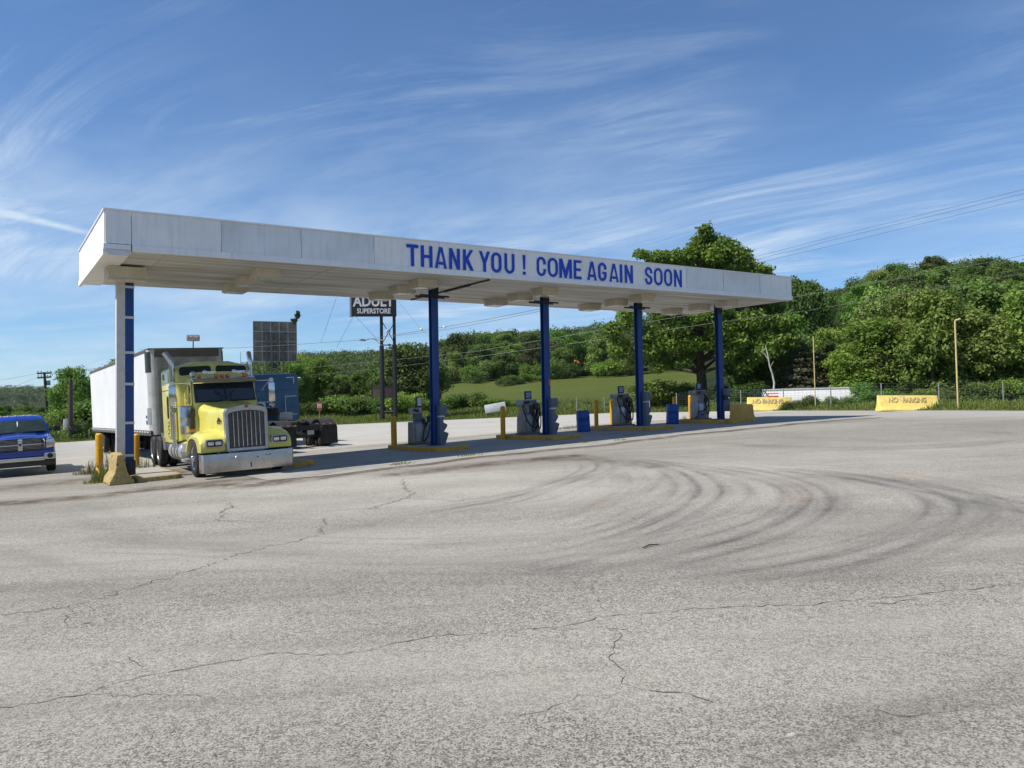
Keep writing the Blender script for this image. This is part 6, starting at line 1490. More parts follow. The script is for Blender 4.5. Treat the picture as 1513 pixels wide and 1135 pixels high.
def pickup():
    x0, y0 = -1.47, 8.55
    T = groot('pickup_truck', 'shiny blue pickup truck with chrome grille at the left edge', 'pickup truck', x0, y0, R(0), dz=.04)
    B = M['pickup_blue']
    def tumble(x, y, z): return (x * (1 - .05 * max(0, .7 - z)), y, z)
    # lower body, fenders and bed as one shell with wheel openings
    low = [(.10, .62), (.06, .80), (.14, 1.08), (.40, 1.16), (1.60, 1.22), (4.1, 1.22), (4.12, 1.26), (5.75, 1.28), (5.8, .62), (5.3, .60)]
    def archp(cy, r, z0): return [(cy + r * math.cos(R(a)), z0 + r * math.sin(R(a))) for a in range(10, 171, 20)]
    pr = low + archp(4.6, .50, .42) + [(4.0, .48), (1.62, .46)] + archp(1.0, .50, .42) + [(.42, .60)]
    mb = MB(); mb.rings([[(s * hw, y, z) for y, z in pr] for s, hw in ((-1, 1.0), (-1, .96), (1, .96), (1, 1.0))] if False else [[(-1.005, y, z) for y, z in pr], [(1.005, y, z) for y, z in pr]])
    mb.fn(lambda x, y, z: (x * (1 - .10 * max(0, .5 - y)) * (1 - .05 * max(0, z - 1.05) / .2), y, z)); Bd = mb.build('body', B, T, bevel=.035, seg=3, smooth=50)
    # hood, crowned, with a raised middle
    def hs(y, hw, z, c): return [(hw, y, z - .16), (hw, y, z - .03), (hw - .07, y, z + .01), (hw * .62, y, z + .02), (hw * .52, y, z + c), (0, y, z + c + .025), (-hw * .52, y, z + c), (-hw * .62, y, z + .02), (-hw + .07, y, z + .01), (-hw, y, z - .03), (-hw, y, z - .16)]
    MB().rings([hs(.10, .72, 1.16, .035), hs(.18, .80, 1.19, .05), hs(.6, .87, 1.235, .055), hs(1.2, .92, 1.29, .05), hs(1.66, .94, 1.33, .04)]).build('hood', B, T, smooth=50)
    # cab
    def cs(z, ya, yb, hw, r=.1):
        return [(-hw, ya + r, z), (-hw + r, ya, z), (0, ya - .10, z), (hw - r, ya, z), (hw, ya + r, z), (hw, yb, z), (-hw, yb, z)]
    cabm = MB().rings([cs(1.20, 1.45, 4.1, .975), cs(1.34, 1.52, 4.08, .955), cs(1.80, 2.20, 3.98, .80), cs(1.91, 2.38, 3.92, .74, .14), cs(1.955, 2.62, 3.8, .62, .2), cs(1.97, 2.9, 3.6, .45, .2)])
    Cb = cabm.build('cab', B, T, smooth=40)
    mb = MB(); fr_ = []
    for f in (0.0, .5, 1.0):
        lo_ = [(-.86, 1.545, 1.385), (-.43, 1.495, 1.385), (0, 1.455, 1.385), (.43, 1.495, 1.385), (.86, 1.545, 1.385)]; hi_ = [(-.745, 2.135, 1.775), (-.37, 2.085, 1.79), (0, 2.05, 1.80), (.37, 2.085, 1.79), (.745, 2.135, 1.775)]
        fr_.append([tuple(p + (q_ - p) * f + (-.045 if i == 1 else 0) for i, (p, q_) in enumerate(zip(a_, b_))) for a_, b_ in zip(lo_, hi_)])
    mb.rings(fr_, cap=False, closed=False); mb.rings([[(x, y + .07, z - .02) for x, y, z in r_] for r_ in fr_], cap=False, closed=False)
    Wn = mb.build('windscreen', M['pickup_glass'], Cb, smooth=40)
    MB().tube([(.0, 1.93, 1.755), (.005, 1.82, 1.68), (-.005, 1.68, 1.58)], [.012, .02, .008], 6).build('mirror_charm', M['paper'], Cb)
    MB().tube([(-.8, 1.44, 1.372), (-.1, 1.34, 1.40)], .010, 6).tube([(.1, 1.34, 1.385), (.78, 1.44, 1.40)], .010, 6).build('wiper', M['black'], Cb)
    for s in (-1, 1):
        mb = MB(); mb.rings([[(s * .968, 1.75, 1.37), (s * .968, 3.9, 1.37), (s * .84, 3.85, 1.76), (s * .84, 2.28, 1.76)], [(s * .93, 1.75, 1.37), (s * .93, 3.9, 1.37), (s * .80, 3.85, 1.76), (s * .80, 2.28, 1.76)]]); mb.build('side_window', M['glass'], Cb)
        mm = MB().box(s * 1.06, s * 1.30, 1.70, 1.82, 1.36, 1.56).build('mirror', M['black'], T, bevel=.045, seg=3)
        MB().box(s * .95, s * 1.08, 1.73, 1.79, 1.38, 1.43).build('mirror_arm', M['black'], mm, bevel=.01)
        # headlight
        H = MB().prism([(s * .735, .83), (s * .97, .87), (s * .985, 1.02), (s * .95, 1.10), (s * .76, 1.10), (s * .735, 1.05)], 'y', .045, .30).build('headlight', M['lamp_clear'], T, bevel=.02)
        for d, r_ in ((.80, .068), (.915, .058)): MB().lathe([(r_ * .85, -.012), (r_, -.012), (r_, .01), (r_ * .85, .01)], (s * d, .045, .97), 'y', 18).lathe([(0, .0), (r_ * .7, -.004), (r_ * .7, .01), (0, .01)], (s * d, .042, .97), 'y', 16).build('lamp_ring', M['steel'], H, smooth=45)
        MB().prism([(s * .985, .9), (s * 1.0, 1.0), (s * .99, 1.04), (s * .97, .9)], 'y', .14, .30).build('side_marker', M['orange_lamp'], H)
        # bumper end with fog lamp
        MB().prism(rrect(min(s * .66, s * 1.0), max(s * .66, s * 1.0), .46, .68, .06, 4), 'y', -.03, .22).build('bumper_end', M['chrome'], T, bevel=.025, seg=3)
        MB().lathe([(0, -.02), (.055, -.02), (.085, -.005), (.09, .02), (0, .02)], (s * .83, -.032, .575), 'y', 18).build('fog_lamp', M['black'], T, smooth=45)
        wheel(T, s * .90, 1.0, .405, .405, .27, s); wheel(T, s * .90, 4.6, .405, .405, .27, s)
        MB().lathe([(.42, -.02), (.50, -.02), (.50, .02), (.42, .02)], (s * 1.0, 1.0, .42), 'x', 30).fn(lambda x, y, z: (x, y, max(z, .46))).build('arch_trim', M['black'], T)
    MB().box(-.68, .68, -.075, .14, .43, .565).build('bumper', M['chrome'], T, bevel=.035, seg=3)
    MB().box(-.95, .95, -.02, .2, .57, .77).build('lower_panel', B, T, bevel=.05, seg=3)
    MB().box(-.96, .96, .03, .3, .26, .44).build('air_dam', M['plastic_dark'], T, bevel=.03)
    # grille: surround, mesh and cross
    go = [(-.63, .80), (-.5, .765), (.5, .765), (.63, .80), (.70, .9), (.70, 1.10), (.64, 1.185), (.35, 1.21), (-.35, 1.21), (-.64, 1.185), (-.70, 1.10), (-.70, .9)]
    gi = [(x * .91, .99 + (z - .99) * .80) for x, z in go]
    G = MB().rings([[(x, .12, z) for x, z in go], [(x, .0, z) for x, z in go], [(x, -.03, z) for x, z in [(a * .97, .99 + (b - .99) * .93) for a, b in go]], [(x, .02, z) for x, z in gi], [(x, .1, z) for x, z in gi]], cap=False).build('grille', M['chrome'], T, smooth=45)
    MB().prism([(x * 1.0, z) for x, z in gi], 'y', .045, .09).build('grille_mesh', M['black'], G)
    mb = MB()
    for k in range(8):
        z = .84 + k * .042; mb.box(-.60, .60, .035, .044, z, z + .012)
    mb.build('grille_slat', M['galv'], G)
    MB().box(-.63, .63, -.01, .04, .965, 1.0).build('grille_bar', M['chrome'], G, bevel=.01)
    MB().box(-.065, .065, -.02, .045, .80, .962).box(-.065, .065, -.02, .045, 1.003, 1.18).build('grille_post', M['chrome'], G, bevel=.012)
    MB().prism([(-.045, 1.03), (.045, 1.03), (.03, .955), (0, .925), (-.03, .955)], 'y', -.034, -.012).build('emblem', M['red_lamp'], G)
    for x in (-.45, -.23, 0, .23, .45):
        MB().lathe([(0, 0), (.05, 0), (.04, .022), (0, .028)], (x, 2.62 - .16 * (1 - (x / .6) ** 2), 1.945 + .012 * (1 - abs(x))), 'z', 12).build('roof_marker', M['roof_amber'], Cb)
    MB().box(-.3, .3, 1.0, 1.1, .33, .48).cyl((-.8, 1.0, .405), (.8, 1.0, .405), .05).cyl((-.8, 4.6, .405), (.8, 4.6, .405), .06).box(-.5, .5, .5, 5.5, .42, .55).build('chassis', M['black'], T)
M['pickup_glass'] = paint('pickup_glass', (.022, .036, .034), .3, var=.3, vscale=2.5, spec=.15)
M['roof_amber'] = paint('roof_amber', hx(226, 150, 130), .3, var=.1)
pickup()
# ------------------------------------------------------------------ signs, poles, wires and fence
def post_at(px, py, t, off=0):
    """point on the land seen at that pixel column, distance t"""
    P = plantpos(px, t); return P
def upto(px, py, P):  # the point above P's distance seen at pixel
    return at(px, py, py_of(P)[2])
def billface(P): # rotation that turns +(-y) face to the camera
    d = CAM - P; return math.atan2(d.y, d.x) + PI / 2

# tall two-pole sign behind the canopy
PA = ground(564, 619.5); vA = ray(564, 600); PA = plantpos(565, redge(math.atan2(vA.x, vA.y)) + 1.6)
zA = py_of(PA)[2]; PB = at(584.2, 618, zA)
T = empty('roadside_sign', 'tall black roadside sign reading ADULT SUPERSTORE on two steel poles', 'sign', PA, (0, 0, AZ * -1 + .12))
zz = lambda py: at(560, py, zA).z
def wl(px, py): return at(px, py, zA)
for P_, px0 in ((PA, 565), (PB, 584.2)):
    a = Vector((P_.x, P_.y, PA.z - .3)); tp = wl(px0 - 1.0, 468)
    MB().tube([a, a + Vector((0, 0, (zz(511) - a.z)))], .20, 14).tube([a + Vector((0, 0, zz(511) - a.z - .02)), Vector((a.x, a.y, zz(466)))], .14, 14).build('pole', M['black'], T, world=True, smooth=45)
mb = MB(); p1, p2 = wl(565, 476), wl(583, 507); p3, p4 = wl(583, 476), wl(565, 507)
mb.tube([p1, p2], .035, 6).tube([p3, p4], .035, 6).tube([wl(565, 510), wl(584, 510)], .05, 6).tube([wl(566, 609), wl(584, 608.5)], .13, 8); mb.build('brace', M['black'], T, world=True)
c = wl(573.5, 490); MB().lathe([(0, -.06), (.2, -.05), (.24, 0), (.2, .06), (0, .07)], c, 'y', 12).build('junction_box', M['sign_white'], T, world=True)
mb = MB().tube([wl(566, 503), wl(548, 500.5), wl(538, 502.5)], .05, 7); p = wl(536, 502.5); mb.cbox(p, (.55, .3, .16)); mb.tube([wl(553, 501), wl(565, 511)], .03, 6); mb.build('lamp_arm', M['galv'], T, world=True)
MB().tube([wl(563.8, 608), Vector((wl(563.8, 608).x, wl(563.8, 608).y, zz(540)))], .04, 8).build('conduit', M['galv'], T, world=True)
cc = wl(551.5, 440); Wd = (wl(585.2, 440) - wl(518, 440)).length; zt_, zb_ = zz(412), zz(467.5)
inv = Matrix.LocRotScale(T.location, T.rotation_euler, None).inverted(); lc = inv @ cc; hb = (zt_ - zb_)
lz0, lz1 = zb_ - PA.z, zt_ - PA.z
MB().box(lc.x - Wd / 2, lc.x + Wd / 2, lc.y - .25, lc.y + .25, lz0, lz1).build('sign_box', M['black'], T, bevel=.02)
MB().box(lc.x - Wd / 2 - .03, lc.x - Wd / 2 + .12, lc.y - .27, lc.y + .27, lz0 - .02, lz1).build('sign_edge', M['steel'], T)
zl = lambda py: zz(py) - PA.z
text_obj('SUPERSTORE', 'lettering', .62, M['sign_letter'], T, (lc.x + .05, lc.y - .262, zl(460.5)), (PI / 2, 0, 0), .82, .01, .016)
text_obj('ADULT', 'lettering', 1.28, M['sign_letter'], T, (lc.x + .03, lc.y - .262, zl(446.5)), (PI / 2, 0, 0), .86, .01, .035)

# back of a billboard
P = plantpos(407, 78); zB = py_of(P)[2]; wb = lambda px, py: at(px, py, zB)
T = empty('billboard', 'weathered back of a wooden billboard on steel posts behind the blue tractor', 'billboard', P, (0, 0, -AZ - .1 + .45))
iv = Matrix.LocRotScale(T.location, T.rotation_euler, None).inverted()
L0, L1, Lt, Lb = iv @ wb(374, 505), iv @ wb(439.5, 505), wb(407, 475).z - P.z, wb(407, 534).z - P.z
xa, xb = L0.x, L1.x; yc_ = 0
MB().box(xa, xb, 0, .12, Lb, Lt).build('panel', M['billboard'], T)
fr = MB()
for k in range(6):
    x = xa + (xb - xa) * k / 5; fr.box(x - .035, x + .035, -.07, -.002, Lb - .05, Lt)
for k in range(5):
    z = Lb + (Lt - Lb) * k / 4; fr.box(xa - .03, xb + .03, -.13, -.072, z - .04, z + .03)
fr.build('frame', M['galv'], T)
for f, hgt in ((.30, 1.0), (.42, .75), (.56, .75), (.68, .75)):
    x = xa + (xb - xa) * f; MB().box(x - .07, x + .07, -.34, -.14, -.3, Lb + (Lt - Lb) * (.72 if f > .35 else .8)).build('post', M['dark_steel'], T)
MB().tube([(xa - .5, -.5, Lb - 1.7), (xb + .3, -.5, Lb - 1.6)], .06, 6).box(xa + .2, xa + .7, -.7, -.4, Lb - 1.75, Lb - 1.45).box(xa + 2.4, xa + 2.9, -.7, -.4, Lb - 1.75, Lb - 1.45).build('lamp_bar', M['sign_white'], T)
lg = np.random.default_rng(1); V, F, var = leaf_cloud([(xb - .2, .05, Lt + .15, .3, .9), (xb + .1, .05, Lt + .6, .26, 1), (xb + .15, .0, Lt + .95, .2, .8)], 400, .11, lg)
o = link(bpy.data.objects.new('creeper', np_mesh('creeper', V, F, M['leaf_olive'], {'var': var}))); o.location = P; o.rotation_euler = T.rotation_euler
tag(o, 'withered creeper growing on the top right corner of the billboard', 'creeper')

# small far pole sign over the trailer
P = plantpos(285, 190); z_ = py_of(P)[2]; wq = lambda px, py: at(px, py, z_)
T = empty('pole_sign', 'small white pole sign with orange lettering above the trailer roof', 'sign', P, (0, 0, -AZ + .2))
iv = Matrix.LocRotScale(T.location, T.rotation_euler, None).inverted(); a, b = iv @ wq(275.5, 499), iv @ wq(293.8, 499)
z0, z1 = wq(285, 503.7).z - P.z, wq(285, 494.6).z - P.z
MB().prism(rrect(a.x, b.x, z0, z1, .25, 3), 'y', -.2, .2).build('sign_box', M['galv'], T)
MB().prism(rrect(a.x + .18, b.x - .18, z0 + .15, z1 - .15, .2, 3), 'y', -.24, -.205).build('sign_face', M['sign_white'], T)
text_obj("Arbys", 'lettering', 1.25, M['orange_text'], T, ((a.x + b.x) / 2, -.26, (z0 + z1) / 2), (PI / 2, 0, 0), .82, .01, .02)
MB().cyl((iv @ wq(284.6, 500)).to_tuple()[:1] + (0, -.3), (iv @ wq(284.6, 500)).to_tuple()[:1] + (0, z0), .12, n=10).build('pole', M['black'], T)

# diamond sign on the ridge
P = plantpos(673, 300); z_ = py_of(P)[2]
T = empty('ridge_sign', 'small dark diamond shaped sign standing out of the ridge trees', 'sign', P, (0, 0, -AZ + .1))
s_ = z_ / FPX; zc = at(673, 506, z_).z - P.z
MB().prism([(-3.9 * s_, 4.4 * s_), (3.6 * s_, 4.0 * s_), (6.0 * s_, .3 * s_), (0, -6.2 * s_), (-5.8 * s_, .3 * s_)], 'y', -.3, .3).fn(lambda x, y, z: (x, y, z + zc)).build('sign_box', M['black'], T)
MB().box(-3.6 * s_, 3.4 * s_, -.36, -.31, zc + .6 * s_, zc + 2.4 * s_).box(-1.6 * s_, .4 * s_, -.36, -.31, zc - 2.2 * s_, zc - .4 * s_).box(-.6 * s_, 1.2 * s_, -.36, -.31, zc - 4.2 * s_, zc - 2.6 * s_).build('sign_face', M['sign_white'], T)
MB().cyl((0, 0, -1), (0, 0, zc), .3, n=8).build('pole', M['black'], T)

# little red and white sign by the woods
P = plantpos(472, 72); z_ = py_of(P)[2]; s_ = z_ / FPX
T = empty('small_sign', 'little red and white sign in front of the middle woods', 'sign', P, (0, 0, -AZ + .2)); zc = at(472, 600, z_).z - P.z
MB().cyl((0, 0, -.2), (0, 0, zc), .03, n=8).build('post', M['galv'], T)
MB().box(-3.2 * s_, 3.2 * s_, -.05, -.01, zc - 2.6 * s_, zc + 3.6 * s_).build('sign_face', M['sign_white'], T)
MB().box(-3.3 * s_, 3.3 * s_, -.07, -.012, zc + 3.62 * s_, zc + 6.4 * s_).box(-3.3 * s_, 3.3 * s_, -.07, -.012, zc - 6.4 * s_, zc - 2.62 * s_).build('sign_band', M['sign_red'], T)
MB().box(-1.8 * s_, -.2 * s_, -.062, -.052, zc - 1.4 * s_, zc - .2 * s_).box(.3 * s_, 1.8 * s_, -.062, -.052, zc - 1.4 * s_, zc - .2 * s_).build('sign_text', M['black'], T)

# brown board on the bank behind the sign poles
P = plantpos(569, 70); z_ = py_of(P)[2]; s_ = z_ / FPX; zc = at(569, 579, z_).z - P.z
T = empty('board_sign', 'faded brown board sign half hidden behind the two sign poles', 'sign', P, (0, 0, -AZ + .2))
MB().box(-17.5 * s_, 14 * s_, -.06, .06, zc - 9 * s_, zc + 5.6 * s_).build('board', M['wall_dark'], T)
MB().box(-18 * s_, 14.5 * s_, -.08, .08, zc + 5.7 * s_, zc + 9 * s_).build('header', M['wood'], T)
MB().box(-14 * s_, -12.6 * s_, .065, .2, -.2, zc + 4 * s_).box(9.6 * s_, 11 * s_, .065, .2, -.2, zc + 4 * s_).build('post', M['wood'], T)

# small blue sign far behind the first column
P = plantpos(631, 170); z_ = py_of(P)[2]; s_ = z_ / FPX; zc = at(631, 554, z_).z - P.z
T = empty('blue_sign', 'small blue roadside sign just left of the first navy column', 'sign', P, (0, 0, -AZ + .3))
MB().box(-3.6 * s_, 3.4 * s_, -.1, .1, zc - 2.6 * s_, zc + 3.0 * s_).build('sign_face', M['navy'], T)
MB().box(-2.8 * s_, -1.8 * s_, -.05, .05, -.3, zc - 2.62 * s_).box(1.6 * s_, 2.6 * s_, -.05, .05, -.3, zc - 2.62 * s_).build('post', M['galv'], T)

# tilted white tank / board in the grass
P = plantpos(734, 64); z_ = py_of(P)[2]; s_ = z_ / FPX; zc = at(733, 602.5, z_).z - P.z
T = empty('white_board', 'tilted plain white board lying in the grass left of the second pump', 'board', P, (0, R(-9), -AZ + .12))
MB().box(-15.5 * s_, 15.5 * s_, -.12, .12, zc - 6 * s_, zc + 6.5 * s_).build('panel', M['sign_white'], T, bevel=.03)
MB().box(-9 * s_, -8 * s_, .13, .2, -.3, zc).box(9 * s_, 10 * s_, .13, .2, -.3, zc).build('post', M['wood'], T)

# house roof among the trees
P = plantpos(853, 205); z_ = py_of(P)[2]; s_ = z_ / FPX; zc = at(853, 537, z_).z - P.z
T = empty('house', 'small house with an orange roof half buried in the hillside trees', 'house', P, (0, 0, -AZ + .25))
w_, d_ = 7.5 * s_, 3.0
MB().box(-w_ * .85, w_ * .85, -d_ * .8, d_ * .8, -1.5, zc - 1.2 * s_).build('wall', M['wall_dark'], T)
MB().prism([(-d_, zc - 1.5 * s_), (0, zc + 4.2 * s_), (d_, zc - 1.5 * s_), (d_, zc - .6 * s_), (0, zc + 5.2 * s_), (-d_, zc - .6 * s_)], 'x', -w_, w_).build('roof', M['roof_red'], T)
MB().box(-w_ * .4, -w_ * .1, -d_ * .8 - .05, -d_ * .8 - .005, zc - 6 * s_, zc - 3 * s_).build('window', M['glass'], T)

# long white trailer beyond the fence, and a red machine in front
P1, P2 = plantpos(1128, 63), plantpos(1275, 60); z1, z2 = py_of(P1)[2], py_of(P2)[2]
A1, A2 = at(1128, 592, z1), at(1275, 586, z2); d = A2 - A1; Ln = Vector((d.x, d.y, 0)).length; top1 = at(1128, 575.5, z1).z; top2 = at(1275, 571.5, z2).z
bz = min(A1.z, A2.z) - .9; hh = (top1 + top2) / 2
T = empty('parked_trailer', 'long plain white trailer parked low behind the fence at right', 'trailer', ((A1.x + A2.x) / 2, (A1.y + A2.y) / 2, bz), (0, -math.atan2(top2 - top1, Ln), math.atan2(d.y, d.x)))
MB().box(-Ln / 2, Ln / 2 - .4, 0, 2.4, .45, hh - bz).build('body', M['sign_white'], T, bevel=.05)
MB().box(Ln / 2 - .39, Ln / 2, .02, 2.38, .45, hh - bz - .01).build('end_panel', M['galv'], T, bevel=.03)
MB().box(-Ln / 2 - .02, Ln / 2 + .01, -.03, -.002, hh - bz - .12, hh - bz - .02).build('top_rail', M['galv'], T)
MB().box(-Ln / 2 + .3, Ln / 2 - .3, .2, 2.2, -.2, .44).build('chassis', M['black'], T)
P = plantpos(1142, 55.5); z_ = py_of(P)[2]; s_ = z_ / FPX; zc = at(1142, 584, z_).z - P.z
T = empty('red_cart', 'faded red farm cart behind the left NO PARKING barrier', 'cart', P, (0, 0, -AZ - .3))
MB().prism([(-8 * s_, zc - 4 * s_), (-9 * s_, zc + 1 * s_), (-7 * s_, zc + 3.2 * s_), (9 * s_, zc + 3.2 * s_), (9 * s_, zc + 2 * s_), (-5.6 * s_, zc + 1.6 * s_), (-5.6 * s_, zc - 4 * s_)], 'y', -.5, .5).build('canopy', M['roof_red'], T)
MB().box(-5.5 * s_, 8 * s_, -.45, .45, zc - 6 * s_, zc - 1 * s_).build('body', M['sign_red'], T, bevel=.03)
for x in (-4, 6):
    MB().lathe([(0, -.08), (.2, -.08), (.25, 0), (.2, .08), (0, .08)], (x * s_, -.5, .22), 'y', 14).build('wheel', M['rubber'], T)
P = plantpos(1129, 56); z_ = py_of(P)[2]; s_ = z_ / FPX; zc = at(1129, 582, z_).z - P.z
T = empty('scrap_heap', 'pile of bluish scrap metal left of the faded red cart', 'scrap', P, (0, 0, .4)); rs = random.Random(2); mb = MB()
for k in range(16):
    a = Vector((rs.uniform(-.6, .6), rs.uniform(-.4, .4), rs.uniform(0, zc))); mb.tube([a, a + Vector((rs.uniform(-.6, .6), rs.uniform(-.3, .3), rs.uniform(.1, .45)))], .04, 5)
mb.tube([(.2, 0, zc), (.75, 0, zc + .35)], .04, 5); mb.build('metal_bars', M['blue_cab'], T)

# yellow posts at the right edge
for i, (px_, pyb, top, lb) in enumerate([(1205, 601, 497, 'thin straight yellow post at the lot edge'), (1415.5, 597, 474, 'thicker yellow post with a bent top at right')]):
    v = ray(px_, 600); P = plantpos(px_, redge(math.atan2(v.x, v.y)) + (1.0, 1.6)[i]); z_ = py_of(P)[2]; tp = at(px_ - 3.5 - i, top, z_)
    T = empty('lamp_post', lb, 'post', P)
    MB().tube([Vector((0, 0, -.3)), (tp - P) * .5, tp - P], (.030, .042)[i], 10).build('post', M['pole_yellow'], T, smooth=45)
    if i: MB().tube([tp - P, at(1418.5, 471.5, z_) - P], .05, 8).build('bent_arm', M['pole_yellow'], T)
P = plantpos(131, 66); z_ = py_of(P)[2]; o = MB().cyl((0, 0, -.2), (.04, 0, .85), .06, n=10).build('marker_post', M['pole_yellow']); o.location = P; tag(o, 'tiny pale yellow marker post behind the left bollard', 'post')

# wire fence on the right
def fence(name, pts, lb, hgt=1.5):
    W = [plantpos(px, d) for px, d in pts]; T = empty(name, lb, 'fence', W[0]); mb = MB()
    for i, P in enumerate(W):
        MB().cyl(P + Vector((0, 0, -.3)), P + Vector((0, 0, hgt)), .04, n=8).build('fence_post', M['galv'], T, world=True)
    n = 9
    for a, b in zip(W[:-1], W[1:]):
        for k in range(n):
            z = .12 + (hgt - .14) * k / (n - 1); mb.tube([a + Vector((0, 0, z)), b + Vector((0, 0, z))], .005, 4)
        m_ = int((b - a).length / .28)
        for k in range(1, m_):
            q_ = a.lerp(b, k / m_); mb.tube([q_ + Vector((0, 0, .1)), q_ + Vector((0, 0, hgt - .02))], .0032, 4)
    mb.build('wire_mesh', M['wire'], T, world=True, smooth=0)
fence('wire_fence', [(1000, 58), (1030, 57.5), (1062, 57), (1095, 56.5), (1128, 56), (1158, 55.5), (1228, 55), (1303, 55), (1388, 55.5), (1483, 56), (1580, 57)], 'rusty wire fence with thin grey posts along the right edge of the lot')
fence('wire_fence', [(770, 64), (812, 63), (852, 62.5), (893, 62), (920, 61), (960, 59.5)], 'low sagging wire fence in the grass behind the middle pumps', 1.4)

# utility poles at left
def upole(px_top, py_top, px_b, d, lb, r=.15, arms=0, lean=True):
    P = plantpos(px_b, d); z_ = py_of(P)[2]; tp = at(px_top, py_top, z_) - P; T = empty('utility_pole', lb, 'utility pole', P)
    MB().tube([Vector((0, 0, -.4)), tp * .5, tp], [r * 1.2, r, r * .75], 10).build('pole', M['wood'], T, smooth=45)
    s_ = z_ / FPX; rx = Vector((rt.x, rt.y, 0))
    for k, (dy, hw) in enumerate(((2.0, 10.5), (8.0, 10))[:arms]):
        c = tp + Vector((0, 0, -dy * s_)); mb = MB().tube([c - rx * hw * s_ + Vector((0, 0, -.5 * s_ * (k - .5))), c + rx * hw * s_ + Vector((0, 0, .8 * s_))], .09, 6); mb.build('cross_arm', M['wood'], T)
        mb = MB()
        for f in (-.9, -.45, .45, .9): e = c + rx * hw * s_ * f; mb.cyl(e, e + Vector((0, 0, .28)), .05, n=6)
        mb.build('insulator', M['galv'], T)
    return T, P, tp, s_
U1 = upole(65.5, 550, 71.5, 95, 'leaning utility pole with two cross arms at far left', .16, 2)
T, P, tp, s_ = U1; MB().cyl(tp * .78 + Vector((.3, 0, 0)), tp * .86 + Vector((.3, 0, 0)), .2, n=10).build('transformer', M['galv'], T)
U2 = upole(104.5, 560, 104, 71, 'dark straight utility pole with a meter box, left of the trailer', .17, 0)
T, P, tp, s_ = U2; rx = Vector((rt.x, rt.y, 0))
mb = MB()
for k in range(9): z = tp.z * (.35 + .06 * k); mb.cyl(Vector((0, 0, z)) + rx * .15, Vector((0, 0, z + .12)) + rx * .24, .05, n=6)
mb.build('insulator', M['galv'], T); e = rx * -.35; MB().box(e.x - .16, e.x + .16, e.y - .14, e.y + .14, .9, 1.75).build('meter_box', M['sign_white'], T, bevel=.02)
e = rx * .35; MB().box(e.x - .2, e.x + .2, e.y - .14, e.y + .14, .75, 1.3).build('switch_box', M['black'], T); MB().cyl(e + Vector((.15, 0, -.4)), e + Vector((.15, 0, .8)), .03, n=6).build('ground_pipe', M['black'], T)
P = plantpos(-6, 90); z_ = py_of(P)[2]; T = empty('street_lamp', 'grey street lamp arm reaching in at the left edge', 'street lamp', P)
MB().tube([Vector((0, 0, -.3)), at(-6, 576, z_) - P], [.12, .08], 10).tube([at(-6, 577, z_) - P, at(2, 572.5, z_) - P, at(10, 571, z_) - P], .045, 7).build('pole', M['galv'], T, smooth=45)
c = at(12.5, 571, z_) - P; MB().prism([(-.35, 0), (.35, -.02), (.3, .14), (-.25, .12)], 'y', -.15, .15).fn(lambda x, y, z: (x * rt.x + c.x, x * rt.y + y + c.y, z + c.z)).build('lamp_head', M['galv'], T)
# thin mast on the left skyline
P = plantpos(356, 400); z_ = py_of(P)[2]; o = MB().tube([Vector((0, 0, -1)), at(355.5, 520, z_) - P], [.3, .1], 6).build('mast', M['galv']); o.location = P; tag(o, 'thin far mast on the skyline left of the billboard', 'mast')

def wire(name, pts, lb, grp=None, r=.02, sag=0.0, mat='wire'):
    W = [at(px, py, t) for px, py, t in pts]; o = []
    for a, b in zip(W[:-1], W[1:]):
        for k in range(12):
            f = k / 12; p = a.lerp(b, f); p.z -= sag * (b - a).length * 4 * f * (1 - f); o.append(p)
    o.append(W[-1]); c = o[0]; q_ = MB().tube([p - c for p in o], r, 5).build(name, M[mat], smooth=0); q_.location = c; tag(q_, lb, 'cable', grp); return q_
wire('power_line', [(1620, 250, 62), (1513, 280, 66), (1250, 345, 80), (1060, 394, 95), (900, 432, 120)], 'uppermost of the three wires crossing the sky at right', 'overhead wires', .014, .0, 'wire_dark')
wire('power_line', [(1620, 257, 62), (1513, 286, 66), (1250, 350, 80), (1080, 393, 95), (900, 440, 120)], 'middle of the three wires crossing the sky at right', 'overhead wires', .014, .0, 'wire_dark')
wire('power_line', [(1620, 268, 62), (1513, 294, 66), (1250, 358, 80), (1090, 396, 95), (900, 446, 120)], 'lowest of the three wires crossing the sky at right', 'overhead wires', .014, .0, 'wire_dark')
wire('power_line', [(1620, 356, 52), (1460, 388, 55), (1170, 440, 60), (1050, 460, 62), (880, 489, 66), (700, 520, 72), (560, 534, 80), (440, 545, 88)], 'pale wire passing just under the right canopy corner', 'overhead wires', .017)
wire('power_line', [(1620, 385, 52), (1513, 404, 54), (1200, 458, 60), (1050, 478, 62), (900, 500, 66), (700, 528, 72), (560, 545, 80), (440, 556, 88)], 'pale wire running below the first one across the right hillside', 'overhead wires', .015)
wire('service_cable', [(205, 516, 70), (350, 514, 66), (440, 509, 62), (540, 502, 58), (640, 486, 54), (720, 472, 50), (800, 456, 46)], 'pale service cable sagging left from the tall black sign', None, .016)
wire('service_cable', [(580, 497, 58), (660, 487, 54), (740, 472, 50), (812, 457, 46)], 'second service cable right of the tall black sign', None, .013)
wire('guy_wire', [(497, 440, 60), (474, 507, 66)], 'steep guy wire left of the tall black sign', None, .012)
wire('guy_wire', [(523, 466, 57), (497, 514, 64)], 'guy wire running down left from the corner of the tall black sign', None, .012)
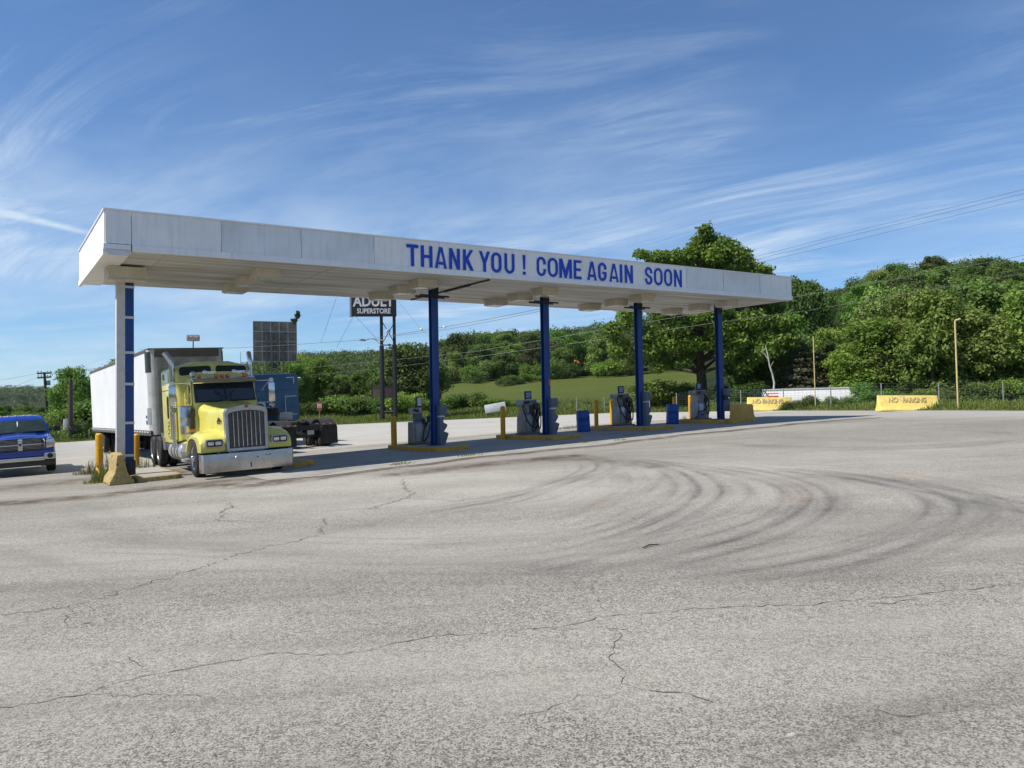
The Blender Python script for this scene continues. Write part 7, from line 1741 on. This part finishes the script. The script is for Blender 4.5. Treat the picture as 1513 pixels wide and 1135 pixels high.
wire('guy_wire', [(524, 466, 57), (556, 500, 57)], 'short guy wire running down right under the tall black sign', None, .012)
wire('guy_wire', [(588, 445, 57), (622, 486, 52), (634, 497, 50)], 'guy wire running down right from the tall black sign', None, .012)
for px_, py_, t, lb in [(622.5, 486.5, 52, 'white ball marker where the guy wire meets the service cable'), (656.5, 483.5, 52.5, 'white ball marker on the service cable right of the first navy column')]:
    p = at(px_, py_, t); o = MB().lathe([(0, -.1), (.07, -.08), (.1, 0), (.07, .08), (0, .1)], n=12).build('ball_marker', M['sign_white']); o.location = p; tag(o, lb, 'marker')
wire('power_line', [(-60, 566, 100), (0, 562, 98), (56, 552, 95), (110, 548, 96), (137, 545, 100), (200, 538, 110)], 'upper power line crossing the left utility pole', 'left power lines', .014)
wire('power_line', [(-60, 585, 100), (0, 580, 98), (56, 557, 95)], 'lower power line running left from the leaning pole', 'left power lines', .013)
wire('power_line', [(-60, 572, 100), (0, 569, 98), (76, 572, 95), (104, 562, 71)], 'sagging line between the leaning pole and the dark pole', 'left power lines', .013)

# ------------------------------------------------------------------ the summer air
hzm = bpy.data.materials.new('haze'); hzm.use_nodes = True; nt = hzm.node_tree; nt.nodes.clear()
v_ = nt.nodes.new('ShaderNodeVolumePrincipled'); v_.inputs['Density'].default_value = .00005; v_.inputs['Color'].default_value = (.82, .9, 1, 1); v_.inputs['Anisotropy'].default_value = .3
o_ = nt.nodes.new('ShaderNodeOutputMaterial'); nt.links.new(v_.outputs[0], o_.inputs['Volume'])
hb_ = MB().box(-3700, 3700, -3700, 3700, float(TZ.min()) - 1.0, float(TZ.max()) + 30.0).build('haze', hzm, smooth=0)
tag(hb_, 'thin summer haze over the far hills', 'haze', kind='stuff')

a, b = ground(950, 811), ground(974, 806)
o = MB().tube([(a.x, a.y, a.z + .012), ((a.x + b.x) / 2, (a.y + b.y) / 2 + .03, (a.z + b.z) / 2 + .022), (b.x, b.y, b.z + .014)], [.006, .010, .005], 6).build('stick', M['wood']); tag(o, 'dark broken stick lying on the asphalt in the middle of the lot', 'stick')
